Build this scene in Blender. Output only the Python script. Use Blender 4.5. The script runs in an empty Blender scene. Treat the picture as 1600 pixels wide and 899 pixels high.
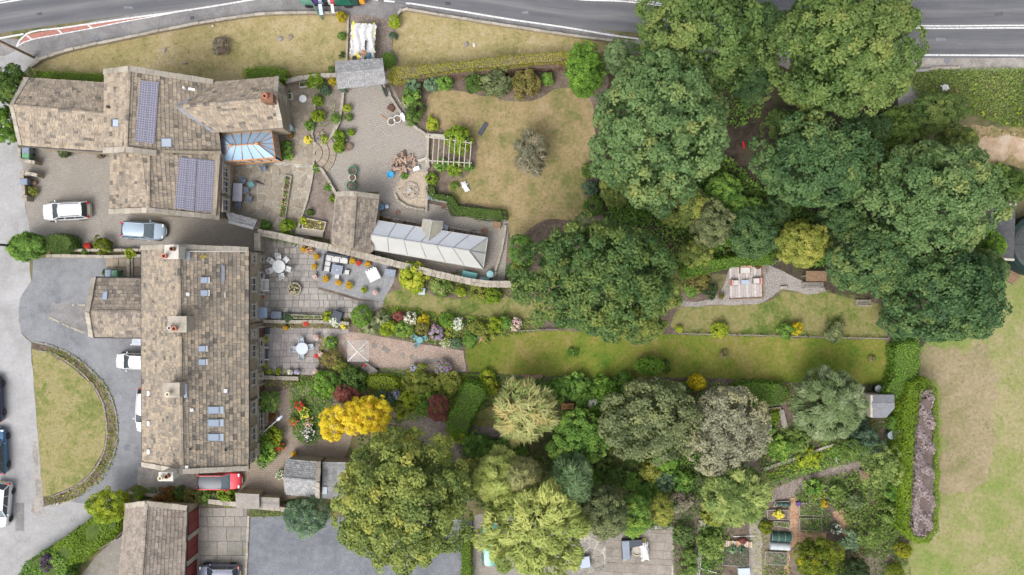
import bpy, bmesh, math, random
import numpy as np
from mathutils import Vector, Matrix, Quaternion
R = math.radians
random.seed(7)
SC = bpy.context.scene
COL = SC.collection
# ---------------------------------------------------------------- camera, world, sun, exposure
H, S = 78.0, 0.0625            # drone height in metres; metres per pixel of the photo on the ground
cam = bpy.data.cameras.new('camera'); cam.lens = 36 * H / 100.0; cam.sensor_width = 36; cam.clip_end = 6000; cam.clip_start = 0.5
co = bpy.data.objects.new('camera', cam); COL.objects.link(co); co.location = (0, 0, H); SC.camera = co
SUN_EL, SUN_AZ = 55, 215       # compass-like: azimuth clockwise from the top of the photo
w = bpy.data.worlds.new('World'); SC.world = w; w.use_nodes = True
nt = w.node_tree; bg = nt.nodes['Background']
sky = nt.nodes.new('ShaderNodeTexSky'); sky.sky_type = 'NISHITA'; sky.sun_disc = False
sky.sun_elevation = R(SUN_EL); sky.sun_rotation = R(SUN_AZ); sky.air_density = 1.0; sky.dust_density = 4.0; sky.ozone_density = 1.0
hs = nt.nodes.new('ShaderNodeHueSaturation'); hs.inputs['Saturation'].default_value = 0.36   # one even cloud cover
nt.links.new(sky.outputs[0], hs.inputs['Color']); nt.links.new(hs.outputs[0], bg.inputs[0]); bg.inputs[1].default_value = 0.15
sl = bpy.data.lights.new('sun', 'SUN'); sl.energy = 1.0; sl.angle = R(32); sl.color = (1.0, 0.98, 0.95)
so = bpy.data.objects.new('sun', sl); COL.objects.link(so)
az, el = R(SUN_AZ), R(SUN_EL)
sd = Vector((math.sin(az) * math.cos(el), math.cos(az) * math.cos(el), math.sin(el)))
so.rotation_euler = (-sd).to_track_quat('-Z', 'Y').to_euler(); so.location = (0, 0, 90)
SC.view_settings.view_transform = 'Standard'; SC.view_settings.look = 'None'; SC.view_settings.gamma = 1.0
SC.view_settings.exposure = 0.80
SC.render.engine = 'CYCLES'; SC.cycles.max_bounces = 5; SC.cycles.diffuse_bounces = 3; SC.cycles.glossy_bounces = 2
SC.cycles.transmission_bounces = 4; SC.cycles.transparent_max_bounces = 6; SC.cycles.use_denoising = True
SC.cycles.caustics_reflective = False; SC.cycles.caustics_refractive = False

def W(px, py, z=0.0):
    f = S * (H - z) / H
    return Vector(((px - 800) * f, (449.5 - py) * f, z))

# ---------------------------------------------------------------- materials
MATS = {}
def _base(name):
    m = bpy.data.materials.new(name); m.use_nodes = True
    t = m.node_tree; return m, t, t.nodes['Principled BSDF']
def N(t, typ, **kw):
    n = t.nodes.new(typ)
    for k, v in kw.items():
        if k in n.inputs: n.inputs[k].default_value = v
        else: setattr(n, k, v)
    return n
def ramp(t, stops, fac):
    r = t.nodes.new('ShaderNodeValToRGB'); cr = r.color_ramp
    while len(cr.elements) < len(stops): cr.elements.new(0.5)
    for e, (p, c) in zip(cr.elements, stops): e.position = p; e.color = (*c, 1)
    if fac is not None: t.links.new(fac, r.inputs[0])
    return r.outputs[0]
def mix(t, f, a, b, mode='MIX'):
    n = t.nodes.new('ShaderNodeMix'); n.data_type = 'RGBA'; n.blend_type = mode
    for s, v in ((n.inputs[0], f), (n.inputs[6], a), (n.inputs[7], b)):
        if hasattr(v, 'is_output'): t.links.new(v, s)
        elif isinstance(v, (int, float)): s.default_value = v
        else: s.default_value = (*v, 1)
    return n.outputs[2]
def noise(t, vec, scale, detail=4, rough=0.6, dist=0.0, out=0):
    n = N(t, 'ShaderNodeTexNoise', Scale=scale, Detail=detail, Roughness=rough, Distortion=dist)
    t.links.new(vec, n.inputs['Vector']); return n.outputs[out]
def mapr(t, v, a, b, c=0.0, d=1.0):
    n = N(t, 'ShaderNodeMapRange'); t.links.new(v, n.inputs[0])
    for i, x in enumerate((a, b, c, d)): n.inputs[i + 1].default_value = x
    return n.outputs[0]
def math_(t, op, a, b=0.0):
    n = t.nodes.new('ShaderNodeMath'); n.operation = op
    for s, v in ((n.inputs[0], a), (n.inputs[1], b)):
        if hasattr(v, 'is_output'): t.links.new(v, s)
        else: s.default_value = v
    return n.outputs[0]
def bump(t, bs, h, strength=0.4, dist=0.03):
    b = N(t, 'ShaderNodeBump', Strength=strength, Distance=dist); t.links.new(h, b.inputs['Height']); t.links.new(b.outputs[0], bs.inputs['Normal'])
def pos(t): return t.nodes.new('ShaderNodeNewGeometry').outputs['Position']

def flat(name, c, rough=0.6, metal=0.0, var=0.12, scale=3.0, spec=0.4):
    if name in MATS: return MATS[name]
    m, t, b = _base(name); p = pos(t)
    n = noise(t, p, scale, 5)
    d = tuple(x * (1 - var) for x in c); l = tuple(min(1, x * (1 + var)) for x in c)
    col = ramp(t, [(0.3, d), (0.7, l)], n)
    t.links.new(col, b.inputs['Base Color']); b.inputs['Roughness'].default_value = rough; b.inputs['Metallic'].default_value = metal
    b.inputs['Specular IOR Level'].default_value = spec
    MATS[name] = m; return m

def ground_mat(name, stops, big=0.25, mid=1.6, fine=14.0, wb=(0.45, 0.35, 0.2), rough=0.95, bs=0.5, bd=0.04, extra=None, grain=0.26):
    """mottled ground: three octaves of noise blended into one ramp"""
    m, t, b = _base(name); p = pos(t); fine *= 0.42
    f = math_(t, 'ADD', math_(t, 'ADD', math_(t, 'MULTIPLY', noise(t, p, big, 4, 0.6, 0.4), wb[0]), math_(t, 'MULTIPLY', noise(t, p, mid, 4, 0.65), wb[1])),
              math_(t, 'MULTIPLY', noise(t, p, fine, 3, 0.7), wb[2]))
    c = ramp(t, stops, f)
    g = mapr(t, noise(t, p, min(6.0, fine * 0.9), 7, 0.82), 0.32, 0.68, 1 - grain, 1 + grain)
    c = mix(t, 1.0, c, g, 'MULTIPLY')
    if extra: c = extra(t, p, c)
    t.links.new(c, b.inputs['Base Color']); b.inputs['Roughness'].default_value = rough; b.inputs['Specular IOR Level'].default_value = 0.2
    bump(t, b, noise(t, p, fine, 4, 0.75), bs, bd)
    MATS[name] = m; return m

def foliage(name, stops, trans=0.38, rough=0.55):
    """stops: hue variation of the leaves, darkest tones also for shade inside crowns, driven by a per-leaf number"""
    m, t, b = _base(name)
    a = N(t, 'ShaderNodeAttribute'); a.attribute_name = 'hv'
    c = ramp(t, stops, a.outputs['Fac'])
    t.links.new(c, b.inputs['Base Color']); b.inputs['Roughness'].default_value = rough; b.inputs['Specular IOR Level'].default_value = 0.25
    tr = t.nodes.new('ShaderNodeBsdfTranslucent'); t.links.new(c, tr.inputs[0])
    ms = t.nodes.new('ShaderNodeMixShader'); ms.inputs[0].default_value = trans
    t.links.new(b.outputs[0], ms.inputs[1]); t.links.new(tr.outputs[0], ms.inputs[2])
    t.links.new(ms.outputs[0], t.nodes['Material Output'].inputs[0]); MATS[name] = m; return m

def stone_mat(name, stops, fleck=None, rough=0.9, moss=None, fs=1.2, weather=.3):
    """each stone its own tint (object and island number), then lichen and grime across all"""
    m, t, b = _base(name); p = pos(t)
    g = t.nodes.new('ShaderNodeNewGeometry'); o = t.nodes.new('ShaderNodeObjectInfo')
    r = math_(t, 'FRACT', math_(t, 'ADD', g.outputs['Random Per Island'], o.outputs['Random']))
    c = ramp(t, stops, r)
    c = mix(t, mapr(t, noise(t, p, 5.0, 6, 0.75), 0.35, 0.75, 0, 0.55), c, tuple(x * 0.55 for x in stops[len(stops) // 2][1]))
    c = mix(t, mapr(t, noise(t, p, 0.7, 7, 0.8, .5), 0.5, 0.64, 0, weather), c, (0.105, 0.10, 0.088))
    c = mix(t, mapr(t, noise(t, p, 2.6, 6, 0.8), 0.52, 0.7, 0, 0.45), c, (0.50, 0.44, 0.34))
    if fleck: c = mix(t, mapr(t, noise(t, p, fs, 7, 0.78, 0.6), 0.53, 0.66, 0, fleck[1]), c, fleck[0])
    if moss: c = mix(t, mapr(t, noise(t, p, 0.5, 6, 0.7), 0.52, 0.7, 0, moss[1]), c, moss[0])
    c = mix(t, mapr(t, noise(t, p, 9, 4, 0.8), 0.6, 0.72, 0, 0.5), c, (0.5, 0.47, 0.4))
    t.links.new(c, b.inputs['Base Color']); b.inputs['Roughness'].default_value = rough; b.inputs['Specular IOR Level'].default_value = 0.2
    bump(t, b, noise(t, p, 12, 5, 0.7), 0.5, 0.03); MATS[name] = m; return m

def brick_mat(name, c1, c2, mortar, scale, bw, bh, rot=0.0, ms=0.02, rough=0.9, dirt=(0.1, 0.1, 0.08), vertical=None):
    """small setts or coursed stone too fine to pick apart; vertical = wall face mapping"""
    m, t, b = _base(name); p = pos(t)
    mp = N(t, 'ShaderNodeMapping'); mp.inputs['Rotation'].default_value = (0, 0, R(rot)) if not vertical else (R(90), 0, R(rot))
    t.links.new(p, mp.inputs[0])
    dn = N(t, 'ShaderNodeTexNoise', Scale=1.3, Detail=2.0); t.links.new(p, dn.inputs[0])
    vm = t.nodes.new('ShaderNodeVectorMath'); vm.operation = 'MULTIPLY_ADD'; t.links.new(dn.outputs[1], vm.inputs[0]); vm.inputs[1].default_value = (0.12, 0.12, 0.12); t.links.new(mp.outputs[0], vm.inputs[2])
    br = N(t, 'ShaderNodeTexBrick', Scale=scale); br.inputs['Color1'].default_value = (*c1, 1); br.inputs['Color2'].default_value = (*c2, 1)
    br.inputs['Mortar'].default_value = (*mortar, 1); br.inputs['Brick Width'].default_value = bw; br.inputs['Row Height'].default_value = bh; br.inputs['Mortar Size'].default_value = ms
    br.inputs['Mortar Smooth'].default_value = 0.3
    t.links.new(vm.outputs[0], br.inputs['Vector'])
    c = mix(t, mapr(t, noise(t, p, 0.6, 8, 0.78, .8), 0.38, 0.58, 0, 0.9), br.outputs[0], dirt)
    c = mix(t, mapr(t, noise(t, p, 7, 5, 0.8), 0.5, 0.75, 0, 0.5), c, tuple(min(1, x * 1.5) for x in c1))
    t.links.new(c, b.inputs['Base Color']); b.inputs['Roughness'].default_value = rough; b.inputs['Specular IOR Level'].default_value = 0.2
    inv = math_(t, 'SUBTRACT', 1.0, br.outputs['Fac']); bump(t, b, math_(t, 'ADD', inv, math_(t, 'MULTIPLY', noise(t, p, 10, 4), 0.6)), 0.6, 0.03)
    MATS[name] = m; return m

def glass_mat(name, c, rough=0.08, alpha=1.0):
    m, t, b = _base(name); b.inputs['Base Color'].default_value = (*c, 1); b.inputs['Roughness'].default_value = rough
    b.inputs['Specular IOR Level'].default_value = 0.8; b.inputs['Alpha'].default_value = alpha; MATS[name] = m; return m

# ---------------------------------------------------------------- mesh builder
class MB:
    def __init__(s): s.v = []; s.f = []
    def add(s, vs, fs, M=None):
        o = len(s.v); s.v += [tuple(M @ Vector(x)) if M else tuple(x) for x in vs]; s.f += [tuple(o + i for i in f) for f in fs]; return s
    def box(s, x0, x1, y0, y1, z0, z1, M=None, tp=0.0):
        a = tp
        return s.add([(x0, y0, z0), (x1, y0, z0), (x1, y1, z0), (x0, y1, z0), (x0 + a, y0 + a, z1), (x1 - a, y0 + a, z1), (x1 - a, y1 - a, z1), (x0 + a, y1 - a, z1)],
                     [(3, 2, 1, 0), (4, 5, 6, 7), (0, 1, 5, 4), (1, 2, 6, 5), (2, 3, 7, 6), (3, 0, 4, 7)], M)
    def prism(s, pts, z0, z1, M=None):
        n = len(pts); g = lambda z, p: z if not callable(z) else z(p)
        return s.add([(p[0], p[1], g(z0, p)) for p in pts] + [(p[0], p[1], g(z1, p)) for p in pts],
                     [tuple(reversed(range(n))), tuple(range(n, 2 * n))] + [(i, (i + 1) % n, n + (i + 1) % n, n + i) for i in range(n)], M)
    def slab(s, a, b, c, d, t):
        a, b, c, d = map(Vector, (a, b, c, d)); n = (b - a).cross(d - a).normalized() * t
        return s.add([a, b, c, d, a + n, b + n, c + n, d + n], [(3, 2, 1, 0), (4, 5, 6, 7), (0, 1, 5, 4), (1, 2, 6, 5), (2, 3, 7, 6), (3, 0, 4, 7)])
    def poly(s, pts): return s.add(pts, [tuple(range(len(pts)))])
    def lathe(s, prof, n=16, x=0, y=0, M=None, cap=True):
        vs = []; fs = []
        for r, z in prof:
            for k in range(n): a = 2 * math.pi * k / n; vs.append((x + r * math.cos(a), y + r * math.sin(a), z))
        for i in range(len(prof) - 1):
            for k in range(n): fs.append((i * n + k, i * n + (k + 1) % n, (i + 1) * n + (k + 1) % n, (i + 1) * n + k))
        if cap:
            fs.append(tuple(reversed(range(n)))); o = (len(prof) - 1) * n; fs.append(tuple(range(o, o + n)))
        return s.add(vs, fs, M)
    def tube(s, p, q, r, r2=None, n=6):
        p, q = Vector(p), Vector(q); d = q - p
        M = Matrix.Translation(p) @ d.to_track_quat('Z', 'Y').to_matrix().to_4x4()
        return s.lathe([(r, 0), (r if r2 is None else r2, d.length)], n, M=M)
    def path(s, pts, r, n=6):
        for a, b in zip(pts, pts[1:]): s.tube(a, b, r, n=n)
        return s
    def ball(s, x, y, z, rx, ry, rz, n=10, k=6, M=None):
        return s.lathe_scaled([(math.sin(math.pi * i / k), -math.cos(math.pi * i / k)) for i in range(k + 1)], n, x, y, z, rx, ry, rz, M)
    def lathe_scaled(s, prof, n, x, y, z, rx, ry, rz, M=None):
        T = MB(); T.lathe([(max(r, 1e-3), h) for r, h in prof], n)
        return s.add([(x + a * rx, y + b * ry, z + c * rz) for a, b, c in T.v], T.f, M)
    def mesh(s, name, mat, smooth=False):
        me = bpy.data.meshes.new(name); me.from_pydata(s.v, [], s.f); me.materials.append(mat)
        if smooth:
            me.polygons.foreach_set('use_smooth', [True] * len(me.polygons))
            me.set_sharp_from_angle(angle=R(40))
        me.update(); return me
    def build(s, name, mat, parent=None, smooth=False, **pr): return link(name, s.mesh(name, mat, smooth), parent, **pr)

def link(name, me, parent=None, **pr):
    o = bpy.data.objects.new(name, me); COL.objects.link(o)
    if parent is not None: o.parent = parent
    for k, v in pr.items(): o[k] = v
    return o
def tag(o, label, cat, group=None):
    o['label'] = label; o['category'] = cat; o['kind'] = 'thing'
    if group: o['group'] = group
    return o
def root(name, label, cat, loc=(0, 0, 0), rz=0.0, group=None):
    o = bpy.data.objects.new(name, None); COL.objects.link(o); o.location = loc; o.rotation_euler = (0, 0, R(rz)); o.empty_display_size = 0.3
    return tag(o, label, cat, group)
def clone(o, label, loc, rz=None, group=None, parent=None):
    """copy of a thing with copies of its parts"""
    c = o.copy(); COL.objects.link(c)
    if parent is not None: c.parent = parent
    else:
        c['label'] = label; c.location = loc
        if rz is not None: c.rotation_euler = (0, 0, R(rz))
        if group: c['group'] = group
    for ch in list(o.children): clone(ch, None, None, parent=c)
    return c

def smooth_line(pts, step=0.5, closed=False):
    """Catmull-Rom through 2-D points"""
    P = [Vector((p[0], p[1])) for p in pts]; n = len(P); out = []
    for i in range(n if closed else n - 1):
        if closed: a, b, c, d = P[i - 1], P[i], P[(i + 1) % n], P[(i + 2) % n]
        else: a, b, c, d = P[max(i - 1, 0)], P[i], P[i + 1], P[min(i + 2, n - 1)]
        k = max(1, int((c - b).length / step))
        for j in range(k):
            t = j / k
            out.append(0.5 * ((2 * b) + (c - a) * t + (2 * a - 5 * b + 4 * c - d) * t * t + (3 * b - a - 3 * c + d) * t ** 3))
    if not closed: out.append(P[-1])
    return out
def pxl(pts, z=0.0): return [W(x, y, z).to_2d() for x, y in pts]
def sheet(name, pts, z, mat, curve=False, jit=0.0, kind='structure', step=0.6):
    """a ground zone: outline in photo pixels, laid at height z"""
    P = pxl(pts)
    P = smooth_line(P, step, True) if curve else sum([[a.lerp(b, j / max(1, int((b - a).length / step))) for j in range(max(1, int((b - a).length / step)))] for a, b in zip(P, P[1:] + P[:1])], [])
    if jit: P = [p + Vector((random.gauss(0, jit), random.gauss(0, jit))) for p in P]
    mb = MB(); mb.poly([(p.x, p.y, z) for p in P])
    a = sum(p.x * q.y - q.x * p.y for p, q in zip(P, P[1:] + P[:1]))
    if a < 0: mb.f = [tuple(reversed(f)) for f in mb.f]
    o = mb.build(name, mat); o['kind'] = kind; return o
def ribbon(name, pts, hw, z, mat, off=0.0, curve=True, dash=None, parent=None, step=0.5, **pr):
    """strip along a line in photo pixels; off = sideways offset in metres; dash = (on, gap) in metres"""
    P = smooth_line(pxl(pts), step) if curve else pxl(pts)
    if not curve: P = sum([[a.lerp(b, j / max(1, int((b - a).length / step))) for j in range(max(1, int((b - a).length / step)))] for a, b in zip(P, P[1:])], []) + [P[-1]]
    nn = []
    for i in range(len(P)):
        d = (P[min(i + 1, len(P) - 1)] - P[max(i - 1, 0)]).normalized(); nn.append(Vector((-d.y, d.x)))
    mb = MB(); s = 0.0; uv = []
    for i in range(len(P) - 1):
        L = (P[i + 1] - P[i]).length
        if dash is None or (s % (dash[0] + dash[1])) < dash[0]:
            q = [P[i] + nn[i] * (off - hw), P[i + 1] + nn[i + 1] * (off - hw), P[i + 1] + nn[i + 1] * (off + hw), P[i] + nn[i] * (off + hw)]
            mb.poly([(v.x, v.y, z) for v in q]); uv += [(s, 0), (s + L, 0), (s + L, 1), (s, 1)]
        s += L
    me = mb.mesh(name, mat); ul = me.uv_layers.new(name='UVMap')
    ul.data.foreach_set('uv', [c for u in uv for c in u])
    return link(name, me, parent, **pr)
def inside(p, P):
    c = False; n = len(P); j = n - 1
    for i in range(n):
        if (P[i][1] > p[1]) != (P[j][1] > p[1]) and p[0] < (P[j][0] - P[i][0]) * (p[1] - P[i][1]) / (P[j][1] - P[i][1]) + P[i][0]: c = not c
        j = i
    return c
def clip(poly, nx, ny, d):
    """keep the part of a polygon where nx*x+ny*y<=d"""
    out = []
    for i in range(len(poly)):
        a, b = poly[i - 1], poly[i]; da = nx * a[0] + ny * a[1] - d; db = nx * b[0] + ny * b[1] - d
        if da <= 0 < db or db <= 0 < da:
            t = da / (da - db); out.append((a[0] + (b[0] - a[0]) * t, a[1] + (b[1] - a[1]) * t))
        if db <= 0: out.append(b)
    return out
def area(P): return 0.5 * sum(P[i - 1][0] * P[i][1] - P[i][0] * P[i - 1][1] for i in range(len(P)))

def slabs(parent, name, cells, z, th, mat, cap=300, up=0.012):
    """cells: polygons in world xy -> raised stones, the largest ones objects of their own, the rest one piece of stuff"""
    cells = sorted([c for c in cells if len(c) >= 3 and abs(area(c)) > 0.012], key=lambda c: -abs(area(c)))
    rest = MB()
    for i, c in enumerate(cells):
        if area(c) < 0: c = c[::-1]
        cx = sum(p[0] for p in c) / len(c); cy = sum(p[1] for p in c) / len(c)
        zz = z + random.uniform(0, up); tx, ty = random.gauss(0, 0.006), random.gauss(0, 0.006)
        top = lambda p, cx=cx, cy=cy, zz=zz, tx=tx, ty=ty: zz + th + (p[0] - cx) * tx + (p[1] - cy) * ty
        if i < cap:
            mb = MB(); mb.prism([(x - cx, y - cy) for x, y in c], z - 0.01, lambda p, t=top, cx=cx, cy=cy: t((p[0] + cx, p[1] + cy)))
            o = mb.build(name, mat, parent); o.location = (cx, cy, 0)
        else: rest.prism(c, z - 0.01, top)
    if rest.v: rest.build(name + '_remainder', mat, parent, kind='stuff')
def inset(c, j):
    """shrink a convex cell by the joint width"""
    if area(c) < 0: c = c[::-1]
    out = list(c)
    for i in range(len(c)):
        a, b = c[i - 1], c[i]; dx, dy = b[0] - a[0], b[1] - a[1]; L = math.hypot(dx, dy)
        if L < 1e-4: continue
        nx, ny = dy / L, -dx / L
        out = clip(out, nx, ny, nx * a[0] + ny * a[1] - j)
        if len(out) < 3: return []
    return out
def grid_cells(pts, rows, wr, rot=0.0, j=0.012, seed=1):
    """random-length flags in rows inside a pixel outline"""
    rg = random.Random(seed); P = [tuple(p) for p in pxl(pts)]; a = R(rot); ca, sa = math.cos(a), math.sin(a)
    Q = [(x * ca + y * sa, -x * sa + y * ca) for x, y in P]
    x0, x1 = min(p[0] for p in Q), max(p[0] for p in Q); y0, y1 = min(p[1] for p in Q), max(p[1] for p in Q)
    out = []; y = y0
    while y < y1:
        h = rg.choice(rows); x = x0 - rg.random() * 0.6
        while x < x1:
            wd = rg.uniform(*wr)
            c = Q
            for nx, ny, d in ((-1, 0, -(x + j)), (1, 0, x + wd - j), (0, -1, -(y + j)), (0, 1, y + h - j)):
                c = clip(c, nx, ny, d)
                if len(c) < 3: break
            if len(c) >= 3: out.append([(p[0] * ca - p[1] * sa, p[0] * sa + p[1] * ca) for p in c])
            x += wd
        y += h
    return out
def crazy_cells(pts, size, j=0.03, seed=1):
    """irregular stones (nearest-point cells) inside a pixel outline"""
    rg = random.Random(seed); P = [tuple(p) for p in pxl(pts)]
    x0, x1 = min(p[0] for p in P), max(p[0] for p in P); y0, y1 = min(p[1] for p in P), max(p[1] for p in P)
    pt = []
    nx_, ny_ = int((x1 - x0) / size) + 2, int((y1 - y0) / size) + 2
    for i in range(-1, nx_ + 1):
        for k in range(-1, ny_ + 1):
            pt.append((x0 + (i + rg.uniform(0.05, 0.95)) * size, y0 + (k + rg.uniform(0.05, 0.95)) * size))
    out = []
    for a in pt:
        nb = sorted(pt, key=lambda b: (b[0] - a[0]) ** 2 + (b[1] - a[1]) ** 2)[1:16]
        c = P
        if not inside(a, P): continue
        for b in nb:
            dx, dy = b[0] - a[0], b[1] - a[1]; L = math.hypot(dx, dy) or 1
            dx /= L; dy /= L; c = clip(c, dx, dy, dx * (a[0] + b[0]) / 2 + dy * (a[1] + b[1]) / 2 - j)
            if len(c) < 3: break
        if len(c) >= 3: out.append(c)
    return out
# ---------------------------------------------------------------- foliage
RNG = np.random.default_rng(11)
def unit(a): return a / (np.linalg.norm(a, axis=1, keepdims=True) + 1e-9)
def leaf_mesh(name, mat, C, Nn, L, hv, asp=0.62, T=None, fold=0.12):
    """one kite-shaped face per leaf: C centres, Nn normals, L lengths, hv the hue number"""
    n = len(C); Nn = unit(Nn)
    if T is None: T = RNG.normal(size=(n, 3))
    T = unit(T - Nn * np.sum(T * Nn, 1, keepdims=True)); Bt = np.cross(Nn, T); L = L[:, None]
    V = np.empty((n, 4, 3), np.float32)
    V[:, 0] = C - T * L * 0.5; V[:, 1] = C + Bt * L * asp * 0.5 + Nn * L * fold - T * L * 0.08
    V[:, 2] = C + T * L * 0.5; V[:, 3] = C - Bt * L * asp * 0.5 + Nn * L * fold - T * L * 0.08
    me = bpy.data.meshes.new(name); me.vertices.add(n * 4); me.vertices.foreach_set('co', V.ravel())
    me.loops.add(n * 4); me.loops.foreach_set('vertex_index', np.arange(n * 4, dtype=np.int32))
    me.polygons.add(n); me.polygons.foreach_set('loop_start', np.arange(0, n * 4, 4, dtype=np.int32))
    a = me.attributes.new('hv', 'FLOAT', 'FACE'); a.data.foreach_set('value', np.clip(hv, 0, 1).astype(np.float32))
    me.materials.append(mat); me.update(calc_edges=True); return me
def sphere_dirs(n, zmin=-1.0):
    z = RNG.uniform(zmin, 1, n); a = RNG.uniform(0, 2 * np.pi, n); r = np.sqrt(1 - z * z)
    return np.stack([r * np.cos(a), r * np.sin(a), z], 1)
def crown_data(rx, ry, z0, z1, nl=9, cr=0.6, cover=2.0, lv=66, ls=0.28, zmin=-0.35, lob=(0.36, 0.55), hspread=0.5, fill=True, rag=.14):
    """lobed crown: leaf clumps set over the outer skin of overlapping lobes"""
    zc = z0 + (z1 - z0) * 0.42; rz = z1 - zc
    E = [((0, 0, zc), (rx * 0.80, ry * 0.80, rz * 0.86), RNG.normal())]
    for i in range(nl):
        a = 2 * math.pi * (i + RNG.uniform(-.3, .3)) / nl; e = RNG.uniform(-0.05, 0.95) if i % 3 else RNG.uniform(0.5, 1.0)
        k = RNG.uniform(*lob); d = (1 - k) * RNG.uniform(1 - rag, 1 + rag)
        E.append(((rx * d * math.cos(a) * math.cos(e), ry * d * math.sin(a) * math.cos(e), zc + rz * d * 1.02 * math.sin(e)), (rx * k, ry * k, min(rz * 0.95, (rx + ry) / 2) * k), RNG.normal()))
    Cs, Ns, Hs = [], [], []
    for i, (c, r, h) in enumerate(E):
        c = np.array(c); r = np.array(r); rm = r.mean()
        n = max(4, int(2 * np.pi * rm * rm * (1 - zmin) / (math.pi * cr * cr) * cover * (1.15 if i == 0 else 0.7)))
        d = sphere_dirs(n, zmin); p = c + d * r * np.where(RNG.uniform(size=(n, 1)) < .25, RNG.uniform(0.72, 0.86, (n, 1)), RNG.uniform(0.92, 1.06, (n, 1))); keep = np.ones(n, bool)
        for j, (c2, r2, _) in enumerate(E):
            if j != i: keep &= np.sum(((p - np.array(c2)) / np.array(r2)) ** 2, 1) > 0.72
        p = p[keep]; Cs.append(p); Ns.append(unit(d[keep] / r)); Hs.append(np.full(len(p), h))
    P = np.concatenate(Cs); Nn = np.concatenate(Ns); Hh = np.concatenate(Hs)
    n = len(P); ch = 0.5 + 0.13 * Hh + RNG.normal(0, 0.16, n) * hspread * 2
    size = cr * RNG.uniform(0.7, 1.3, n)
    rep = np.maximum(3, (lv * (size / cr) ** 2).astype(int)); idx = np.repeat(np.arange(n), rep); m = len(idx)
    d = unit(Nn[idx] * 0.75 + np.array([0, 0, .2]) + RNG.normal(size=(m, 3)) * 0.62)
    q = P[idx] + d * (size[idx] * RNG.uniform(0.35, 1.0, m) ** 0.45)[:, None] * np.array([1, 1, 0.85])
    ln = unit(d * 0.6 + np.array([0, 0, 0.55]) + RNG.normal(size=(m, 3)) * 0.45)
    hv = ch[idx] + RNG.normal(0, 0.10, m); L = ls * RNG.uniform(0.65, 1.35, m)
    if fill and rx > 1.2:
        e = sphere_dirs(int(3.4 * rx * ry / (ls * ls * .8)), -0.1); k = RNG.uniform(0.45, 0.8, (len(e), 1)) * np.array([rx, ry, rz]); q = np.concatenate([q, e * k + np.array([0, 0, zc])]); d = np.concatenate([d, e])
        ln = np.concatenate([ln, np.array([0, 0, 1.]) + RNG.normal(size=e.shape) * .4]); L = np.concatenate([L, np.full(len(e), ls * 1.9)]); hv = np.concatenate([hv, RNG.uniform(0, .5, len(e))])  # inner leaves take the darker tones: shade in crown gaps put into colour
    return q, ln, L, hv, E, d
def trunk_mesh(name, mat, r, z, E):
    mb = MB(); mb.lathe([(r * 1.5, -0.05), (r * 1.05, 0.5), (r * 0.8, z * 0.6), (r * 0.6, z)], 10)
    for c, rr, _ in E[1:7]: mb.tube((0, 0, z * 0.62), (c[0] * 0.8, c[1] * 0.8, max(z * 0.75, c[2] * 0.85)), r * 0.45, r * 0.14, 6)
    return mb.mesh(name, mat, True)
def tree(label, px, py, rx, ry, h, pal, kind='tree', cat='tree', z0=None, group=None, spray=False, asp=0.62, rad=None, flower=None, **kw):
    """px, py, rx, ry in photo pixels, measured at the crown's widest height"""
    z0 = h * 0.22 if z0 is None else z0; zc = z0 + (h - z0) * 0.42
    f = S * (H - zc) / H; p = W(px, py, zc)
    t = root(kind, label, cat, (p.x, p.y, 0), 0, group)
    RX, RY = max(.6 * rx * f, rx * f - min(.4, .05 * h)), max(.6 * ry * f, ry * f - min(.4, .05 * h))
    d = dict(cr=min(0.74, 0.15 * (RX + RY) / 2 + 0.06)); d.update(kw); d.setdefault('ls', max(0.09, d['cr'] * 0.40))
    C, Nn, L, hv, E, dr = crown_data(RX, RY, z0, h, **d)
    T = None
    if spray: T = unit(unit(C * np.array([1, 1, .6]) - np.array([0, 0, z0 * .6])) + dr * .4 + RNG.normal(size=C.shape) * .38); Nn = Nn + np.array([0, 0, 0.5])
    link('crown', leaf_mesh('crown', MATS[pal], C, Nn, L, hv, asp, T), t)
    if flower:
        k = RNG.choice(len(C), int(len(C) * flower[1])); up = C[k] + np.array([0, 0, flower[2] * 0.5])
        sel = Nn[k][:, 2] > 0
        link('blossom', leaf_mesh('blossom', MATS[flower[0]], up[sel], unit(Nn[k][sel] * 0.4 + [0, 0, 1]), np.full(sel.sum(), flower[2]) * RNG.uniform(.7, 1.3, sel.sum()), RNG.uniform(0, 1, sel.sum()), 0.9, fold=0.05), t)
    link('trunk' if h > 2.6 else 'stem', trunk_mesh('trunk', MATS['bark'], max(0.025, 0.035 * h if rad is None else rad), zc, E), t)
    return t
def shrub(label, px, py, rx, ry=None, h=1.2, pal='shrub_green', kind='shrub', cat='shrub', group=None, **kw):
    k = dict(nl=6, cover=2.2, lv=30, rag=.34, lob=(.28, .5)); k.update(kw)
    return tree(label, px, py, rx, ry or rx, h, pal, kind, cat, 0.06, group, **k)
def ball_bush(label, px, py, r, h, pal, ry=None, kind='clipped_bush', cat='bush', **kw):
    """tightly clipped dome"""
    return tree(label, px, py, r, ry or r, h, pal, kind, cat, 0.05, nl=0, cover=2.6, lv=16, cr=0.16, ls=0.11, hspread=0.3, **kw)
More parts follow.
